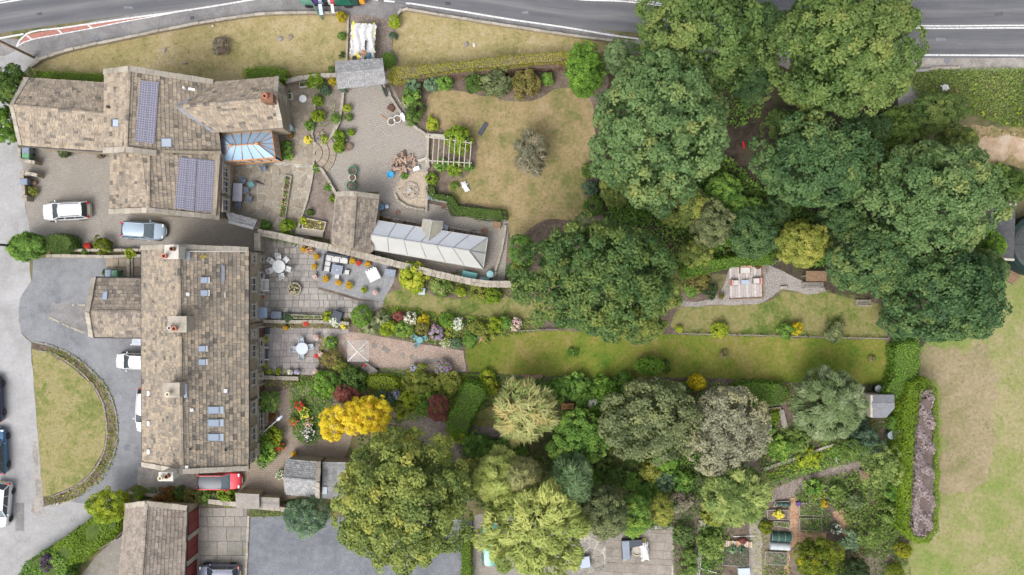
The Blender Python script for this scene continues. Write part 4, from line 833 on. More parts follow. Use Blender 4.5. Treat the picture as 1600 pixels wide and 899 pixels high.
# ---- annex in front of the terrace
X_ = House('garage_annex', 'low stone annex with mossy slate roof butted onto the drive side of the terrace', 'outbuilding', 'slate_mossy')
a0, a1, r0, r1, b0, b1 = W(150, 435, 3.0), W(226, 436, 3.0), W(140, 487, 4.7), W(226, 487, 4.7), W(146, 526, 3.0), W(226, 527, 3.0)
pa = X_.face(a0, a1, r1, r0, 9, (0.35, 0.7)); X_.face(b1, b0, r0, r1, 8, (0.35, 0.7)); X_.walls([a0, a1, b1, b0], 3.0, mat='house_wall_side')
X_.gable(a0 + Vector((.1, 0, -.12)), b0 + Vector((.1, 0, -.12)), r0 + Vector((.1, 0, -.12)), 'house_wall_side')
for P_, Q_ in ((a0, r0), (r0, b0)): X_.stones('coping_stone', P_ + Vector((-0.12, 0, .1)), Q_ + Vector((-0.12, 0, .1)), 6, 0.42, 0.12)
X_.stones('ridge_stone', r0 + Vector((.2, 0, .05)), r1 + Vector((0, 0, .05)), 8, 0.32, 0.05, 'slate_mossy', 0.063)
X_.skylight(pa, [(162, 457), (168, 456), (167, 468), (160, 468)])
gutter(X_, a0 + Vector((0, .1, -.03)), a1 + Vector((0, .1, -.03))); gutter(X_, b0 + Vector((0, -.1, -.03)), b1 + Vector((0, -.1, -.03)))
X_.finish()
q = [W(206, 539, 2.4), W(223, 540, 2.4), W(223, 518, 2.7), W(209, 519, 2.7)]; t_ = root('porch_canopy', 'grey lead porch canopy beside the annex gable', 'canopy', (q[0].x, q[0].y, 0)); o = q[0] * 1; o.z = 0
mb = MB(); mb.slab(*[v - o for v in q], 0.09); mb.build('roof_sheet', MATS['lead'], t_)
mb = MB(); [mb.tube(v - o - Vector((-.1 if i in (1, 2) else .1, 0, v.z)) , v - o - Vector((-.1 if i in (1, 2) else .1, 0, 0.02)), 0.06) for i, v in enumerate(q[:2])]; mb.build('post', MATS['white_paint'], t_)

# ---- farmhouse
F = House('farmhouse', 'rambling stone farmhouse with solar panels, slate wings and an orange glazed conservatory', 'house', 'slate_tan')
# west wing
n0, n1, wr0, wr1, s0, s1 = W(43, 122, 4.0), W(166, 130, 4.0), W(18, 165, 6.0), W(166, 179, 6.0), W(32, 227, 4.0), W(166, 236, 4.0)
F.face(n0 + Vector((-.35, 0, 0)), n1, wr1, wr0, 13, (0.28, 0.6)); F.face(s1, s0, wr0, wr1, 13, (0.28, 0.6)); F.walls([n0, n1, s1, s0], 4.0)
F.gable(n0 + Vector((.2, -.1, -.1)), s0 + Vector((.2, .1, -.1)), wr0 + Vector((.2, 0, -.12)), 'house_wall_side')
F.stones('ridge_stone', wr0 + Vector((0, 0, .05)), wr1 + Vector((0, 0, .05)), 14, 0.30, 0.05, 'slate_tan', 0.056)
for P_, Q_ in ((n0, wr0), (wr0, s0)): F.stones('coping_stone', P_ + Vector((0.05, 0, .07)), Q_ + Vector((0.05, 0, .07)), 6, 0.35, 0.08)
gutter(F, s0 + Vector((0, -.1, -.03)), s1 + Vector((0, -.1, -.03)))
# main block (upper, then lower)
u0, u1, e0, e1 = W(203, 108, 8.2), W(196, 234, 8.2), W(164, 113, 6.4), W(163, 236, 6.4); rg0, rg1 = W(333, 129, 4.3), W(345, 236, 4.3)
F.face(e0, e1, u1, u0, 8, (0.3, 0.65))
PM = frame_plane(u0, u1, rg0); km = hit(346, 245, PM); u1 = hit(197, 234, PM)
pm = F.face(km, rg0, u0, u1, 21, (0.3, 0.62))
l0, l1, m0, m1, k1 = W(174, 237, 4.5), W(172, 331, 4.5), hit(233, 237, PM), hit(232, 329, PM), hit(343, 340, PM)
F.face(l0, l1, m1, m0, 13, (0.28, 0.6)); F.face(k1, km, hit(222, 237, PM), m1, 17, (0.3, 0.62))
zf = Vector((0, 0, -0.15))
F.walls([e0, e1, W(333, 236, 4.3), rg0], 4.2, sh=0.97); F.walls([l0, l1, k1, W(346, 237, 4.3)], 4.15, sh=0.97, mat='house_wall_side')
F.walls([e0, e1, u1, u0], 6.1, sh=0.94)
F.gable(e1 + zf + Vector((0.2, .05, 0)), W(345, 236, 4.3) + zf, u1 + zf + Vector((0, .05, 0)), t=0.25); F.gable(rg0 + zf, e0 + zf + Vector((.2, -.1, 0)), u0 + zf, t=0.25)
F.gable(l1 + zf + Vector((.2, .2, 0)), k1 + zf + Vector((-.2, .2, 0)), m1 + zf + Vector((0, .2, 0)), t=0.25)
up = Vector((0, 0, .08))
F.stones('ridge_stone', u0 + up, u1 + up, 14, 0.30, 0.04, 'slate_tan', 0.056); F.stones('ridge_stone', m0 + up, m1 + up, 12, 0.30, 0.04, 'slate_tan', 0.056)
for P_, Q_, n_ in ((e0, u0, 5), (u0, rg0, 11), (e1, u1, 4), (u1, W(245, 240, 7.0), 4), (l1, m1, 7), (m1, k1, 11)): F.stones('coping_stone', P_ + up, Q_ + up, n_, 0.48, 0.13)
F.skylight(pm, [(253, 217), (267, 217), (267, 229), (253, 229)], 'glass_white'); pe = frame_plane(e0, e1, u0)
F.skylight(pe, [(176.5, 187), (185, 187), (185, 198), (176.5, 198)], 'glass_sky', 'gutter_black'); patch(F.o, 'roof_vent', pe, [(168, 187 - 22), (173, 187 - 20), (173, 190 - 20), (168, 189 - 20)], .15, MATS['gutter_black'], .08)
def array(pts, nx, ny):
    fr = patch(F.o, 'solar_panel', pm, pts, 0.10, MATS['panel_rim'], 0.08); p0, p1, p2, p3 = [Vector((x, y)) for x, y in pts]; g = 0.012
    for i in range(nx):
        for j in range(ny):
            uv = [((i + g) / nx, (j + g) / ny), ((i + 1 - g) / nx, (j + g) / ny), ((i + 1 - g) / nx, (j + 1 - g) / ny), ((i + g) / nx, (j + 1 - g) / ny)]
            q = [(p0 * (1 - u) + p1 * u) * (1 - v) + (p3 * (1 - u) + p2 * u) * v for u, v in uv]
            patch(fr, 'panel', pm, [tuple(v) for v in q], 0.02, MATS['solar_cells'], 0.182, uv=0.205)
array([(219, 126), (248, 129), (241, 225), (211, 221)], 2, 5)
array([(280, 246), (307, 248.5), (303, 330), (273, 325)], 2, 4); array([(308.5, 248.8), (335, 252), (331, 331), (304.5, 330)], 2, 4)
# east wing
v0, v1 = hit(277, 167, pm), W(431, 155, 6.22); ne1, se1 = W(433, 121, 4.3), W(440, 199, 4.3)
ne0, se0 = hit(331, 130, frame_plane(v0, v1, ne1)), hit(333, 207, frame_plane(v0, v1, se1))
F.face(ne1, ne0, v0, v1, 10, (0.32, 0.68)); F.face(se0, se1, v1, v0, 10, (0.32, 0.68))
F.walls([W(335, 130, 4.3), ne1, se1, W(335, 206, 4.3)], 4.2, sh=0.965); F.gable(se1 + Vector((-.15, .1, -.12)), ne1 + Vector((-.15, -.1, -.12)), v1 + Vector((-.15, 0, -.14)), 'house_wall_side', t=-.3)
F.stones('ridge_stone', v0 + up, v1 + up, 15, 0.32, 0.03, 'slate_tan', 0.056); F.stones('coping_stone', ne1 + up, v1 + up, 4, 0.4, 0.1); F.stones('coping_stone', v1 + up, se1 + up, 4, 0.4, 0.1)
for P_, Q_ in ((v0, ne0), (v0, se0)): mb = MB(); d_ = (Q_ - P_); n_ = Vector((-d_.y, d_.x, 0)).normalized() * .14; z_ = Vector((0, 0, .13)); mb.slab(P_ - n_ + z_, Q_ - n_ + z_, Q_ + n_ + z_, P_ + n_ + z_, .03); mb.build('valley_flashing', MATS['lead'], F.o)
F.chimney(417, 152, 5.0, 7.4, 0.9, 0.75, 'chimney_brown', [(-.05, 0.0, 'terracotta', 0.22)])
xg = ne1.x - 0.1
for py, z0 in ((141, 2.9), (157, 1.7), (188, 2.9)): Y = fy(py, z0 + .5); F.window((xg, Y - .35), (xg, Y + .35), z0, z0 + (1.0 if z0 > 2 else .4), cols=1, rows=2)
xk = (k1.x + W(346, 245, 4.3).x) / 2 - 0.18
for py in (268, 292, 321): Y = fy(py, 2.6); F.window((xk + .12, Y - .55), (xk + .12, Y + .55), 2.1, 3.4, cols=2, rows=2)
gutter(F, W(346, 246, 4.25), k1 + Vector((.08, 0, -.05)), r=.06)
pn = frame_plane(ne0, ne1, v0); mb = MB(); p_ = hit(290, 139, pm, .1); mb.tube(p_, p_ + Vector((0, 0, .5)), .09, n=10); mb.tube(p_ + Vector((.3, 0, .1)), p_ + Vector((.9, -.1, .1)), .12, n=8); mb.build('roof_vent', MATS['white_paint'], F.o)
F.finish()
# ---- conservatory
K = root('conservatory', 'orange timber conservatory with blue tinted hipped glass roof beside the farmhouse', 'conservatory', W(390, 232, 0)); o_ = W(390, 232, 0)
cs = [W(346, 211, 2.7), W(424, 205, 2.7), W(430, 246, 2.7), W(345, 253, 2.7)]; rd = [W(361, 228, 3.7), W(402, 225, 3.7)]
L_ = lambda v: v - o_
def pane_face(P, n):
    """glass between timber bars from eave edge to ridge edge"""
    a, b, c, d = P
    for i in range(n):
        u, v = i / n + .012, (i + 1) / n - .012; mb = MB(); q = [L_(a.lerp(b, u)), L_(a.lerp(b, v)), L_(d.lerp(c, v)), L_(d.lerp(c, u))]
        if (q[1] - q[0]).cross(q[2] - q[0]).z < 0: q = q[::-1]
        mb.slab(*q, 0.02); mb.build('glass_pane', MATS['cons_glass' if not (P[0] is cs[3] and False) else 'cons_glass'], K)
    for i in range(n + 1): mb = MB(); mb.tube(L_(a.lerp(b, i / n)) + Vector((0, 0, .04)), L_(d.lerp(c, i / n)) + Vector((0, 0, .04)), 0.032, n=6); mb.build('glazing_bar', MATS['timber_orange'], K)
glass_mat('cons_glass', (0.34, 0.50, 0.68), 0.1); 
pane_face((cs[0], cs[1], rd[1], rd[0]), 5); pane_face((cs[2], cs[3], rd[0], rd[1]), 5); pane_face((cs[1], cs[2], rd[1], rd[1] + Vector((.02, -.02, 0))), 4); pane_face((cs[3], cs[0], rd[0], rd[0] + Vector((0, .02, 0))), 3)
mb = MB(); mb.tube(L_(rd[0]) + Vector((0, 0, .06)), L_(rd[1]) + Vector((0, 0, .06)), .06); [mb.ball(*(L_(r_) + Vector((0, 0, .1))), .16, .16, .1) for r_ in rd]; mb.build('ridge_beam', MATS['timber_orange'], K)
mb = MB()
for a, b in zip(cs, cs[1:] + cs[:1]): mb.tube(L_(a), L_(b), .06)
mb.build('eaves_beam', MATS['timber_orange'], K)
mb = MB(); P_ = [L_(v).to_2d() for v in cs]; c0 = sum(P_, Vector((0, 0))) / 4; mb.prism([tuple(c0 + (p - c0) * 1.0) for p in P_][::-1], 0, 0.7); mb.build('base_wall', MATS['wall_stone'], K)
for a, b, n in ((cs[1], cs[2], 4), (cs[2], cs[3], 6)):
    for i in range(n + 1): p = L_(a.lerp(b, i / n)); mb = MB(); mb.box(p.x - .06, p.x + .06, p.y - .06, p.y + .06, .7, 2.66); mb.build('post', MATS['timber_orange'], K)
    mb = MB(); p, q_ = L_(a), L_(b); mb.slab((p.x, p.y, .72), (q_.x, q_.y, .72), (q_.x, q_.y, 2.6), (p.x, p.y, 2.6), .02); mb.build('side_glass', MATS['cons_glass'], K)
    mb = MB(); mb.tube((p.x, p.y, 1.0), (q_.x, q_.y, 1.0), .12); mb.tube((p.x, p.y, 2.2), (q_.x, q_.y, 2.2), .06); mb.build('rail', MATS['timber_orange'], K)

# ---- slate lean-to in the courtyard, outbuilding, shed, garage
def lean_to(name, label, A, B, C, D, rows, slate, cat='outbuilding', wr=(.4, .8), wall='house_wall', cop=True):
    h = House(name, label, cat, slate); h.face(A, B, C, D, rows, wr); h.walls([A, B, C, D], min(A.z, B.z) - .12, mat=wall, sh=.94)
    if cop: h.stones('ridge_stone', D + Vector((0, 0, .08)), C + Vector((0, 0, .08)), max(3, int((C - D).length / .7)), 0.28, .06, slate, 0.035)
    h.finish(); return h
LN = lean_to('garden_store', 'small grey slate lean-to between the farmhouse courtyard and the lower wall', W(402, 345, 2.2), W(352, 331, 2.2), W(358, 347, 2.9), W(397, 357, 2.9), 5, 'slate_grey', wr=(.3, .55))
OB = House('stone_outbuilding', 'square stone outbuilding with lichen stained slate roof joined to the glasshouse', 'outbuilding', 'slate_mossy')
w0, w1, g0, g1, h0, h1 = W(527, 304, 2.6), W(519, 382, 2.6), W(555, 303, 4.1), W(549, 388, 4.1), W(592, 308, 2.6), W(581, 394, 2.6)
OB.face(w0, w1, g1, g0, 8, (.35, .75)); OB.face(h1, h0, g0, g1, 9, (.35, .75)); OB.walls([w0, w1, h1, h0], 2.6, sh=.96); OB.stones('ridge_stone', g0 + up, g1 + up, 9, 0.40, .05, 'slate_mossy', 0.056)
OB.gable(w1 + Vector((.1, .1, -.15)), h1 + Vector((-.1, .1, -.15)), g1 + Vector((0, .1, -.15))); OB.gable(h0 + Vector((-.1, -.1, -.15)), w0 + Vector((.1, -.1, -.15)), g0 + Vector((0, -.1, -.15)))
for P_, Q_ in ((w0, g0), (g0, h0)): OB.stones('coping_stone', P_ + up, Q_ + up, 4, .45, .12)
OB.finish()
SH = House('stone_shed', 'grey slated shed with a stone tail between the brick yard and the pale bush', 'shed', 'slate_grey')
w0, w1, g0, g1, h0, h1 = W(447, 718, 2.6), W(499, 722, 2.6), W(444, 747, 3.6), W(497, 752, 3.6), W(447, 772, 2.6), W(497, 777, 2.6)
SH.face(w1, w0, g0, g1, 9, (.25, .5)); SH.face(h0, h1, g1, g0, 8, (.25, .5)); SH.walls([w0, w1, h1, h0], 2.5, sh=.95); SH.gable(w0 + Vector((.15, -.1, -.1)), h0 + Vector((.15, .1, -.1)), g0 + Vector((.15, 0, -.1)), 'house_wall_side')
SH.stones('ridge_stone', g0 + up, g1 + up, 6, 0.24, .03, 'slate_grey', 0.035); SH.stones('coping_stone', w1 + up, g1 + up, 3, .4, .15); SH.stones('coping_stone', g1 + up, h1 + up, 3, .4, .15)
ps = SH.face(W(503, 778, 2.5), W(504, 722, 2.5), W(540, 722, 2.0), W(540, 785, 2.0), 5, (.4, .8)); SH.walls([W(502, 722, 2.2), W(540, 722, 2.2), W(540, 784, 2.2), W(502, 778, 2.2)], 1.9, name='tail_wall', sh=.96)
SH.skylight(ps, [(504, 761), (511, 761), (511, 772), (504, 772)], 'glass_white'); SH.finish()
G = House('garage_block', 'long slate roofed garage block with three dark red doors facing the flagged yard', 'garage', 'slate_brown')
w0, w1, g0, g1, h0, h1 = W(197, 790, 2.9), W(184, 930, 2.9), W(229, 786, 5.0), W(219, 930, 5.0), W(292, 793, 2.9), W(287, 930, 2.9)
G.face(w0, w1, g1, g0, 12, (.3, .55)); pg_ = G.face(h1, h0, g0, g1, 11, (.45, .85)); G.walls([w0, w1, h1, h0], 2.85, sh=.97, mat='house_wall_side')
G.gable(h0 + Vector((-.15, -.15, -.15)), w0 + Vector((.15, -.15, -.15)), g0 + Vector((0, -.15, -.15))); G.stones('ridge_stone', g0 + up, g1 + up, 15, 0.34, .04, 'slate_brown', 0.056)
for P_, Q_ in ((w0, g0), (g0, h0)): G.stones('coping_stone', P_ + up, Q_ + up, 5, .5, .12)
gutter(G, h0 + Vector((.08, 0, -.02)), h1 + Vector((.08, 0, -.02)))
for y0, y1 in ((797, 829), (838, 868), (880, 915)):
    Y0, Y1 = fy(y0, 1), fy(y1, 1); xw = h0.x + (h1.x - h0.x) * ((y0 + y1) / 2 - 793) / 137 + 0.0; Ym = (Y0 + Y1) / 2; mb = MB(); mb.box(xw - .03, xw + .05, Y1, Ym - .015, .05, 2.45); dr = mb.build('garage_door', MATS['garage_red'], G.o); mb = MB(); mb.box(xw - .03, xw + .05, Ym + .015, Y0, .05, 2.45); mb.build('garage_door', MATS['garage_red'], G.o)
    k = MB(); k.box(xw + .05, xw + .09, Ym + .06, Ym + .1, 1.0, 1.25); k.build('handle', MATS['gutter_black'], dr)
    mb = MB(); mb.box(xw - .05, xw + .12, Y1 - .45, Y1 - .02, 0, 2.6); mb.build('stone_pier', MATS['coping'], G.o)
G.finish()
# ---- glasshouse
GH = root('glasshouse', 'long ridged glasshouse of frosted panels with a gabled porch behind the outbuilding', 'greenhouse', W(670, 380, 0)); o_ = W(670, 380, 0)
nw, rw, sw, ne, re_, se = W(590, 345, 2.1), W(580, 367, 3.2), W(578, 389, 2.1), W(762, 372, 2.1), W(733, 392, 3.2), W(755, 420, 2.1)
flat('bar_grey', (.27, .27, .27), .5); flat('alloy', (0.40, 0.39, 0.38), 0.5, 0.3)
def gl(P, n, names='roof_panel', bars=True, m='polycarbonate'):
    a, b, c, d = [v - o_ for v in P]
    for i in range(n):
        u, v = i / n + .004, (i + 1) / n - .004; q = [a.lerp(b, u), a.lerp(b, v), d.lerp(c, v), d.lerp(c, u)]
        if (q[1] - q[0]).cross(q[2] - q[1] if (q[2] - q[1]).length > .05 else q[3] - q[0]).z < 0: q = q[::-1]
        mb = MB(); mb.slab(*q, .025); mb.build(names, MATS[m], GH)
    if bars:
        for i in range(n + 1): mb = MB(); mb.tube(a.lerp(b, i / n) + Vector((0, 0, .04)), d.lerp(c, i / n) + Vector((0, 0, .04)), .042, n=6); mb.build('glazing_bar', MATS['bar_grey'], GH)
gl((nw, ne, re_, rw), 6, m='polycarbonate_sky_sheen'); gl((se, sw, rw, re_), 6); gl((ne, se, re_, re_ + Vector((0, -.03, 0))), 2, m='glass_sky' if False else 'polycarbonate')
mb = MB(); mb.tube(rw - o_ + Vector((0, 0, .05)), re_ - o_ + Vector((0, 0, .05)), .06); mb.build('ridge_bar', MATS['alloy'], GH)
mb = MB(); [mb.tube(a - o_, b - o_, .06) for a, b in ((nw, ne), (ne, se), (se, sw))]; mb.build('eaves_bar', MATS['alloy'], GH)
pc = [(v - o_).to_2d() for v in (nw, sw, se, ne)]; mb = MB(); mb.prism([tuple(p) for p in pc], 0, .6); mb.build('base_wall', MATS['wall_stone'], GH)
for a, b in ((nw, ne), (ne, se), (se, sw)):
    p, q_ = a - o_, b - o_; mb = MB(); mb.slab((p.x, p.y, .6), (q_.x, q_.y, .6), (q_.x, q_.y, 2.08), (p.x, p.y, 2.08), .02); mb.build('side_glass', MATS['polycarbonate'], GH)
ap, pl_, pr_, pt = W(669, 380, 3.0), W(659, 355, 2.1), W(692, 357, 2.1), W(675, 345, 3.0)
e1_, e2_ = W(661, 343, 2.1), W(692, 347, 2.1); vl, vr = W(662, 360, 2.3), W(683, 366, 2.3)
flat('porch_panel', (0.33, 0.31, 0.255), 0.6, var=.15, scale=3)
for q in ((e1_, pl_, ap, pt), (pr_, e2_, pt, ap)):
    q = [v - o_ for v in q]
    if (q[1] - q[0]).cross(q[2] - q[0]).z < 0: q = q[::-1]
    mb = MB(); mb.slab(*q, .04); mb.build('porch_roof', MATS['porch_panel'], GH)
mb = MB(); a, b, c = e1_ - o_, e2_ - o_, pt - o_; mb.slab((a.x, a.y, 0), (b.x, b.y, 0), (b.x, b.y, 2.1), (a.x, a.y, 2.1), .04); mb.add([a, b, c], [(0, 1, 2)]); mb.build('porch_front', MATS['polycarbonate'], GH)
mb = MB(); mb.slab((a.x, a.y, 0), (pl_.x - o_.x, pl_.y - o_.y, 0), (pl_.x - o_.x, pl_.y - o_.y, 2.1), (a.x, a.y, 2.1), .04); mb.slab((b.x, b.y, 0), (pr_.x - o_.x, pr_.y - o_.y, 0), (pr_.x - o_.x, pr_.y - o_.y, 2.1), (b.x, b.y, 2.1), .04); mb.build('porch_side', MATS['polycarbonate'], GH)
mb = MB(); mb.tube(pt - o_ + Vector((0, 0, .05)), ap - o_ + Vector((0, 0, .05)), .05); mb.tube(e1_ - o_ + Vector((0, .02, .05)), pt - o_ + Vector((0, .02, .05)), .07); mb.tube(pt - o_ + Vector((0, .02, .05)), e2_ - o_ + Vector((0, .02, .05)), .07); mb.build('porch_bar', MATS['alloy'], GH)
# ---- covered gate
CG = House('covered_gate', 'grey slate roofed gateway standing over the drive between the skip and the yard', 'gateway', 'slate_grey')
a0, a1, r0, r1, b0, b1 = W(524, 97, 3.0), W(598, 92, 3.0), W(524, 115, 3.7), W(600, 108, 3.7), W(528, 139, 2.9), W(603, 131, 2.9)
CG.face(a1, a0, r0, r1, 7, (.18, .34)); CG.face(b0, b1, r1, r0, 9, (.18, .34)); CG.stones('ridge_stone', r0 + up * .6, r1 + up * .6, 9, .2, .02, 'slate_grey', .03)
for v in (a0.lerp(b0, .15), a0.lerp(b0, .85), a1.lerp(b1, .15), a1.lerp(b1, .85)):
    x = v.x + (.25 if v.x < -15 else -.25); mb = MB(); mb.box(x - .09, x + .09, v.y - .09, v.y + .09, 0, 3.0); mb.build('post', MATS['timber_brown'], CG.o)
for v, e, s_ in ((W(532, 142, 1), W(541, 142, 1), 1), (W(598, 136, 1), W(602, 150, 1), 1)):
    d_ = Vector((e.x - v.x, e.y - v.y, 0)); n_ = int(d_.length / .16) + 2
    for i in range(n_): p = v + d_ * (i / n_); mb = MB(); mb.box(p.x - .05, p.x + .05, p.y - .03, p.y + .03, .1, 1.8); mb.build('gate_plank', MATS['green_paint'], CG.o)
CG.finish()
# ---- garden shed, far shed
GS = root('garden_shed', 'small shed with grey felt roof and clipped corner beside the dark water butts', 'shed', W(1378, 634, 0)); o_ = W(1378, 634, 0); Lo = lambda x, y, z: W(x, y, z) - o_
pz = lambda x, y: 2.45 - abs(y - 632) * .018
rp = [(1361.5, 618), (1390, 618), (1396.5, 622), (1397, 638), (1384, 651.5), (1363, 651.5)]
mb = MB(); mb.prism([tuple(Lo(x, y, 2.2).to_2d()) for x, y in rp][::-1], 0, 1.95); mb.build('wall', MATS['timber_pale'], GS)
for y0, y1, zz in ((617, 629.5, 0), (629.5, 637.5, 0.03), (637.5, 653, 0)):
    q = [(1362.5, y0), (1393 if y0 < 620 else 1397, y0), (1397.5 if y0 < 637 else 1398, y1 if y0 < 637 else y0 + .5), (1384.5, y1), (1362.5, y1)] if y0 > 637 else [(1362.5, y0), (1397.5, y0), (1397.5, y1), (1362.5, y1)]
    V = [Lo(x, y, pz(x, y)) + Vector((0, 0, zz)) for x, y in q]; k = len(V); mb = MB(); mb.add([v - Vector((0, 0, .07)) for v in V] + V, [tuple(range(k)), tuple(reversed(range(k, 2 * k)))] + [(i, k + i, k + (i + 1) % k, (i + 1) % k) for i in range(k)]); mb.build('roof_felt', MATS['felt_grey'], GS)
mb = MB(); a, b = Lo(1360.5, 617, 2.2), Lo(1361.5, 652, 2.2); mb.box(a.x - .1, a.x + .1, b.y, a.y, 1.7, 2.38); mb.build('bargeboard', MATS['timber_pale'], GS)
DS = root('dark_shed', 'long low shed with blackish felt roof beside the round green tank', 'shed', W(1565, 358, 0)); o_ = W(1565, 358, 0)
mb = MB(); V = [Lo(1544, 320, 2.4), Lo(1586, 320, 2.4), Lo(1583, 406, 2.3), Lo(1553, 404, 2.3)]; mb.slab(V[3], V[2], V[1], V[0], .1); mb.build('roof_felt', MATS['felt_dark'], DS)
mb = MB(); mb.prism([tuple(v.to_2d() * .96) for v in V][::-1], 0, 2.25); mb.build('wall', MATS['timber_grey'], DS)
for a, b in ((V[0], V[1]), (V[2], V[3])): mb = MB(); mb.tube(a + Vector((0, 0, .1)), b + Vector((0, 0, .1)), .13, n=8); mb.build('fascia_board', MATS['timber_pale'], DS)
patch_ = MB(); patch_.box(.9, 1.2, -2.8, 0, 2.42, 2.44); patch_.build('roof_batten', MATS['timber_grey'], DS)
# ---------------------------------------------------------------- trees
t_ = tree
t_('tall sycamore with blue green crown beside the dry garden lawn', 1025, 205, 108, 126, 15, 'sycamore', nl=13)
t_('broad sycamore overhanging the main road next to the lime green bay', 1092, 55, 100, 102, 14, 'sycamore_olive', nl=12)
t_('largest olive green sycamore reaching over both verge and road', 1308, 85, 120, 108, 16, 'sycamore_olive', nl=14)
t_('inner bough of the largest roadside sycamore', 1285, 95, 50, 55, 12, 'sycamore_olive', nl=7)
t_('mid sized sycamore south of the largest roadside tree above the bare woodland floor', 1268, 255, 96, 78, 12, 'sycamore_dark', nl=11)
t_('spreading blue green sycamore beside the dark shed', 1440, 320, 112, 96, 15, 'sycamore', nl=13)
t_('dense sycamore overhanging the corner of the field and the tall hedge', 1468, 462, 92, 84, 14, 'sycamore_dark', nl=11)
t_('sycamore standing behind the garden bench and its timber shelter', 1345, 405, 64, 62, 12, 'sycamore_dark', nl=8)
t_('dark horse chestnut with rust tipped crown straddling the strip lawn', 935, 434, 132, 98, 14, 'chestnut', nl=14)
t_('low limb of dark foliage tree hanging over the long green lawn', 995, 505, 52, 36, 9, 'chestnut', nl=6)
t_('olive yellow tree overhanging the grey gravel by the deck', 1250, 382, 42, 44, 8, 'shrub_olive', nl=8)
t_('pale loose willow scrub west of the deck hedge', 1108, 350, 36, 44, 6, 'olive_grey', nl=7)
t_('green thicket tree behind the deck hedge', 1175, 365, 46, 46, 5.5, 'sycamore_dark', nl=8)
t_('understorey ash in the shade below the tall blue green sycamore', 1062, 320, 48, 40, 6, 'oak', nl=7)
t_('glossy bright green bay tree at the end of the mossy topped hedge', 914, 112, 34, 48, 6, 'hedge_mid', nl=8)
t_('blue green conifer between the bay tree and the road', 962, 92, 24, 32, 7, 'conifer_blue', nl=6, spray=True)
t_('small ash at the edge of the track path', 1455, 178, 52, 34, 6, 'sycamore_olive', nl=7)
t_('yellowing ash beside the dirt track', 1490, 225, 34, 32, 7, 'oak', nl=6)
t_('large oak with yellow green crown over the dark tarmac yard', 628, 778, 112, 112, 13, 'oak', nl=14)
t_('golden yellow maple, its broad eastern bough', 572, 648, 48, 34, 5, 'golden', nl=12, lob=(.2, .36), rag=.35, cover=1.9, cr=.3, kind='maple_tree')
t_('golden yellow maple, its narrow western bough by the flower bed', 520, 662, 22, 32, 4.6, 'golden', nl=9, lob=(.22, .4), rag=.35, cover=1.9, cr=.28, kind='maple_tree')
t_('round dark red acer behind the golden maple', 543, 616, 24, 16, 2.6, 'acer_red', nl=5, kind='acer_tree')
t_('upright dark red acer at the edge of the gravel glade', 685, 637, 18, 25, 2.8, 'acer_red', nl=5, kind='acer_tree')
t_('cream leaved feathery tree spreading over the glade grass', 820, 642, 50, 50, 6, 'cream_tree', nl=12, spray=True, asp=0.15, ls=1.0, cr=0.55, lv=26, cover=1.7, lob=(.25, .5))
t_('rounded bright green apple tree south of the small garden bench', 903, 685, 48, 46, 5, 'leaf_green', nl=8)
t_('olive grey pear tree with ragged crown touching the long lawn', 1015, 655, 86, 68, 7, 'olive_grey', nl=11)
t_('silvery grey leaved tree between the pear tree and the allotment', 1130, 672, 70, 76, 6.5, 'silver', nl=11, asp=.5)
t_('silver willow shading the corner of the long lawn and allotment', 1292, 632, 58, 58, 6.5, 'willow_silver', nl=12, spray=True, asp=.22, ls=.6)
t_('pale lime feathery cypress beside the allotment beds', 1148, 768, 54, 48, 7, 'conifer_light', nl=12, spray=True, asp=.3, ls=.7, lob=(.25, .45))
t_('weeping yellow willow hanging over the teal car', 838, 820, 86, 82, 9, 'willow_yellow', nl=18, spray=True, asp=.24, ls=.6, lv=54, rag=.3, lob=(.25, .45))
t_('thin rusty topped willow behind the weeping yellow one', 812, 738, 36, 26, 8, 'willow_rust', nl=8, spray=True, asp=.17, ls=.8, cover=1.5, lv=30)
t_('pale feathery willow bough reaching up towards the glade', 778, 742, 36, 44, 7.5, 'willow_yellow', nl=10, spray=True, asp=.24, ls=.6, rag=.3)
t_('blue green feathery cypress between the willow and the apple tree', 892, 748, 34, 46, 8, 'conifer_blue', nl=10, spray=True, asp=.2, ls=.95, lv=36, lob=(.25, .45))
t_('olive willow leaning over the flagged court', 942, 798, 44, 46, 8, 'olive_grey', nl=9)
t_('green laurel tree north of the covered furniture on the court', 990, 804, 28, 38, 5, 'leaf_green', nl=7)
t_('yellow green hazel at the corner of the flagged court', 1034, 796, 20, 28, 4.5, 'shrub_olive', nl=6)
t_('bright yellow green bay growing among the allotment beds', 1278, 872, 42, 36, 4, 'lime_tree', nl=9)
t_('blue green rounded tree beside the stone shed and dark tarmac', 480, 806, 40, 32, 4.5, 'teal_bush', nl=8, asp=.45)
t_('yellow green rounded tree at the bend of the lane above the bright hedge', 172, 788, 34, 28, 4.5, 'shrub_lime', nl=8)
t_('dry silvery pine with sprawling branches on the garden lawn', 828, 241, 26, 36, 4, 'dry_pine', nl=7, spray=True, asp=.14, cover=.5, ls=.9, lv=24, fill=False, lob=(.2, .35), rag=.3)
t_('dark evergreen between willow and oak on the glade edge', 740, 745, 38, 34, 4, 'oak', nl=7)
t_('young walnut at the allotment edge beside the tall hedge', 1375, 728, 36, 40, 4, 'conifer_light', nl=8, asp=.5, cover=.9)
t_('grey leaved elder beside the compost bins by the hedge', 1348, 690, 32, 26, 3.5, 'shrub_blue', nl=7, cover=.9)
t_('green hazel overhanging the trodden allotment path', 1330, 700, 34, 20, 3.2, 'weeds', nl=6)
t_('feathery fennel coloured shrub tree beside the bark path', 1358, 836, 20, 24, 2.4, 'weeds', nl=6, cover=.9)
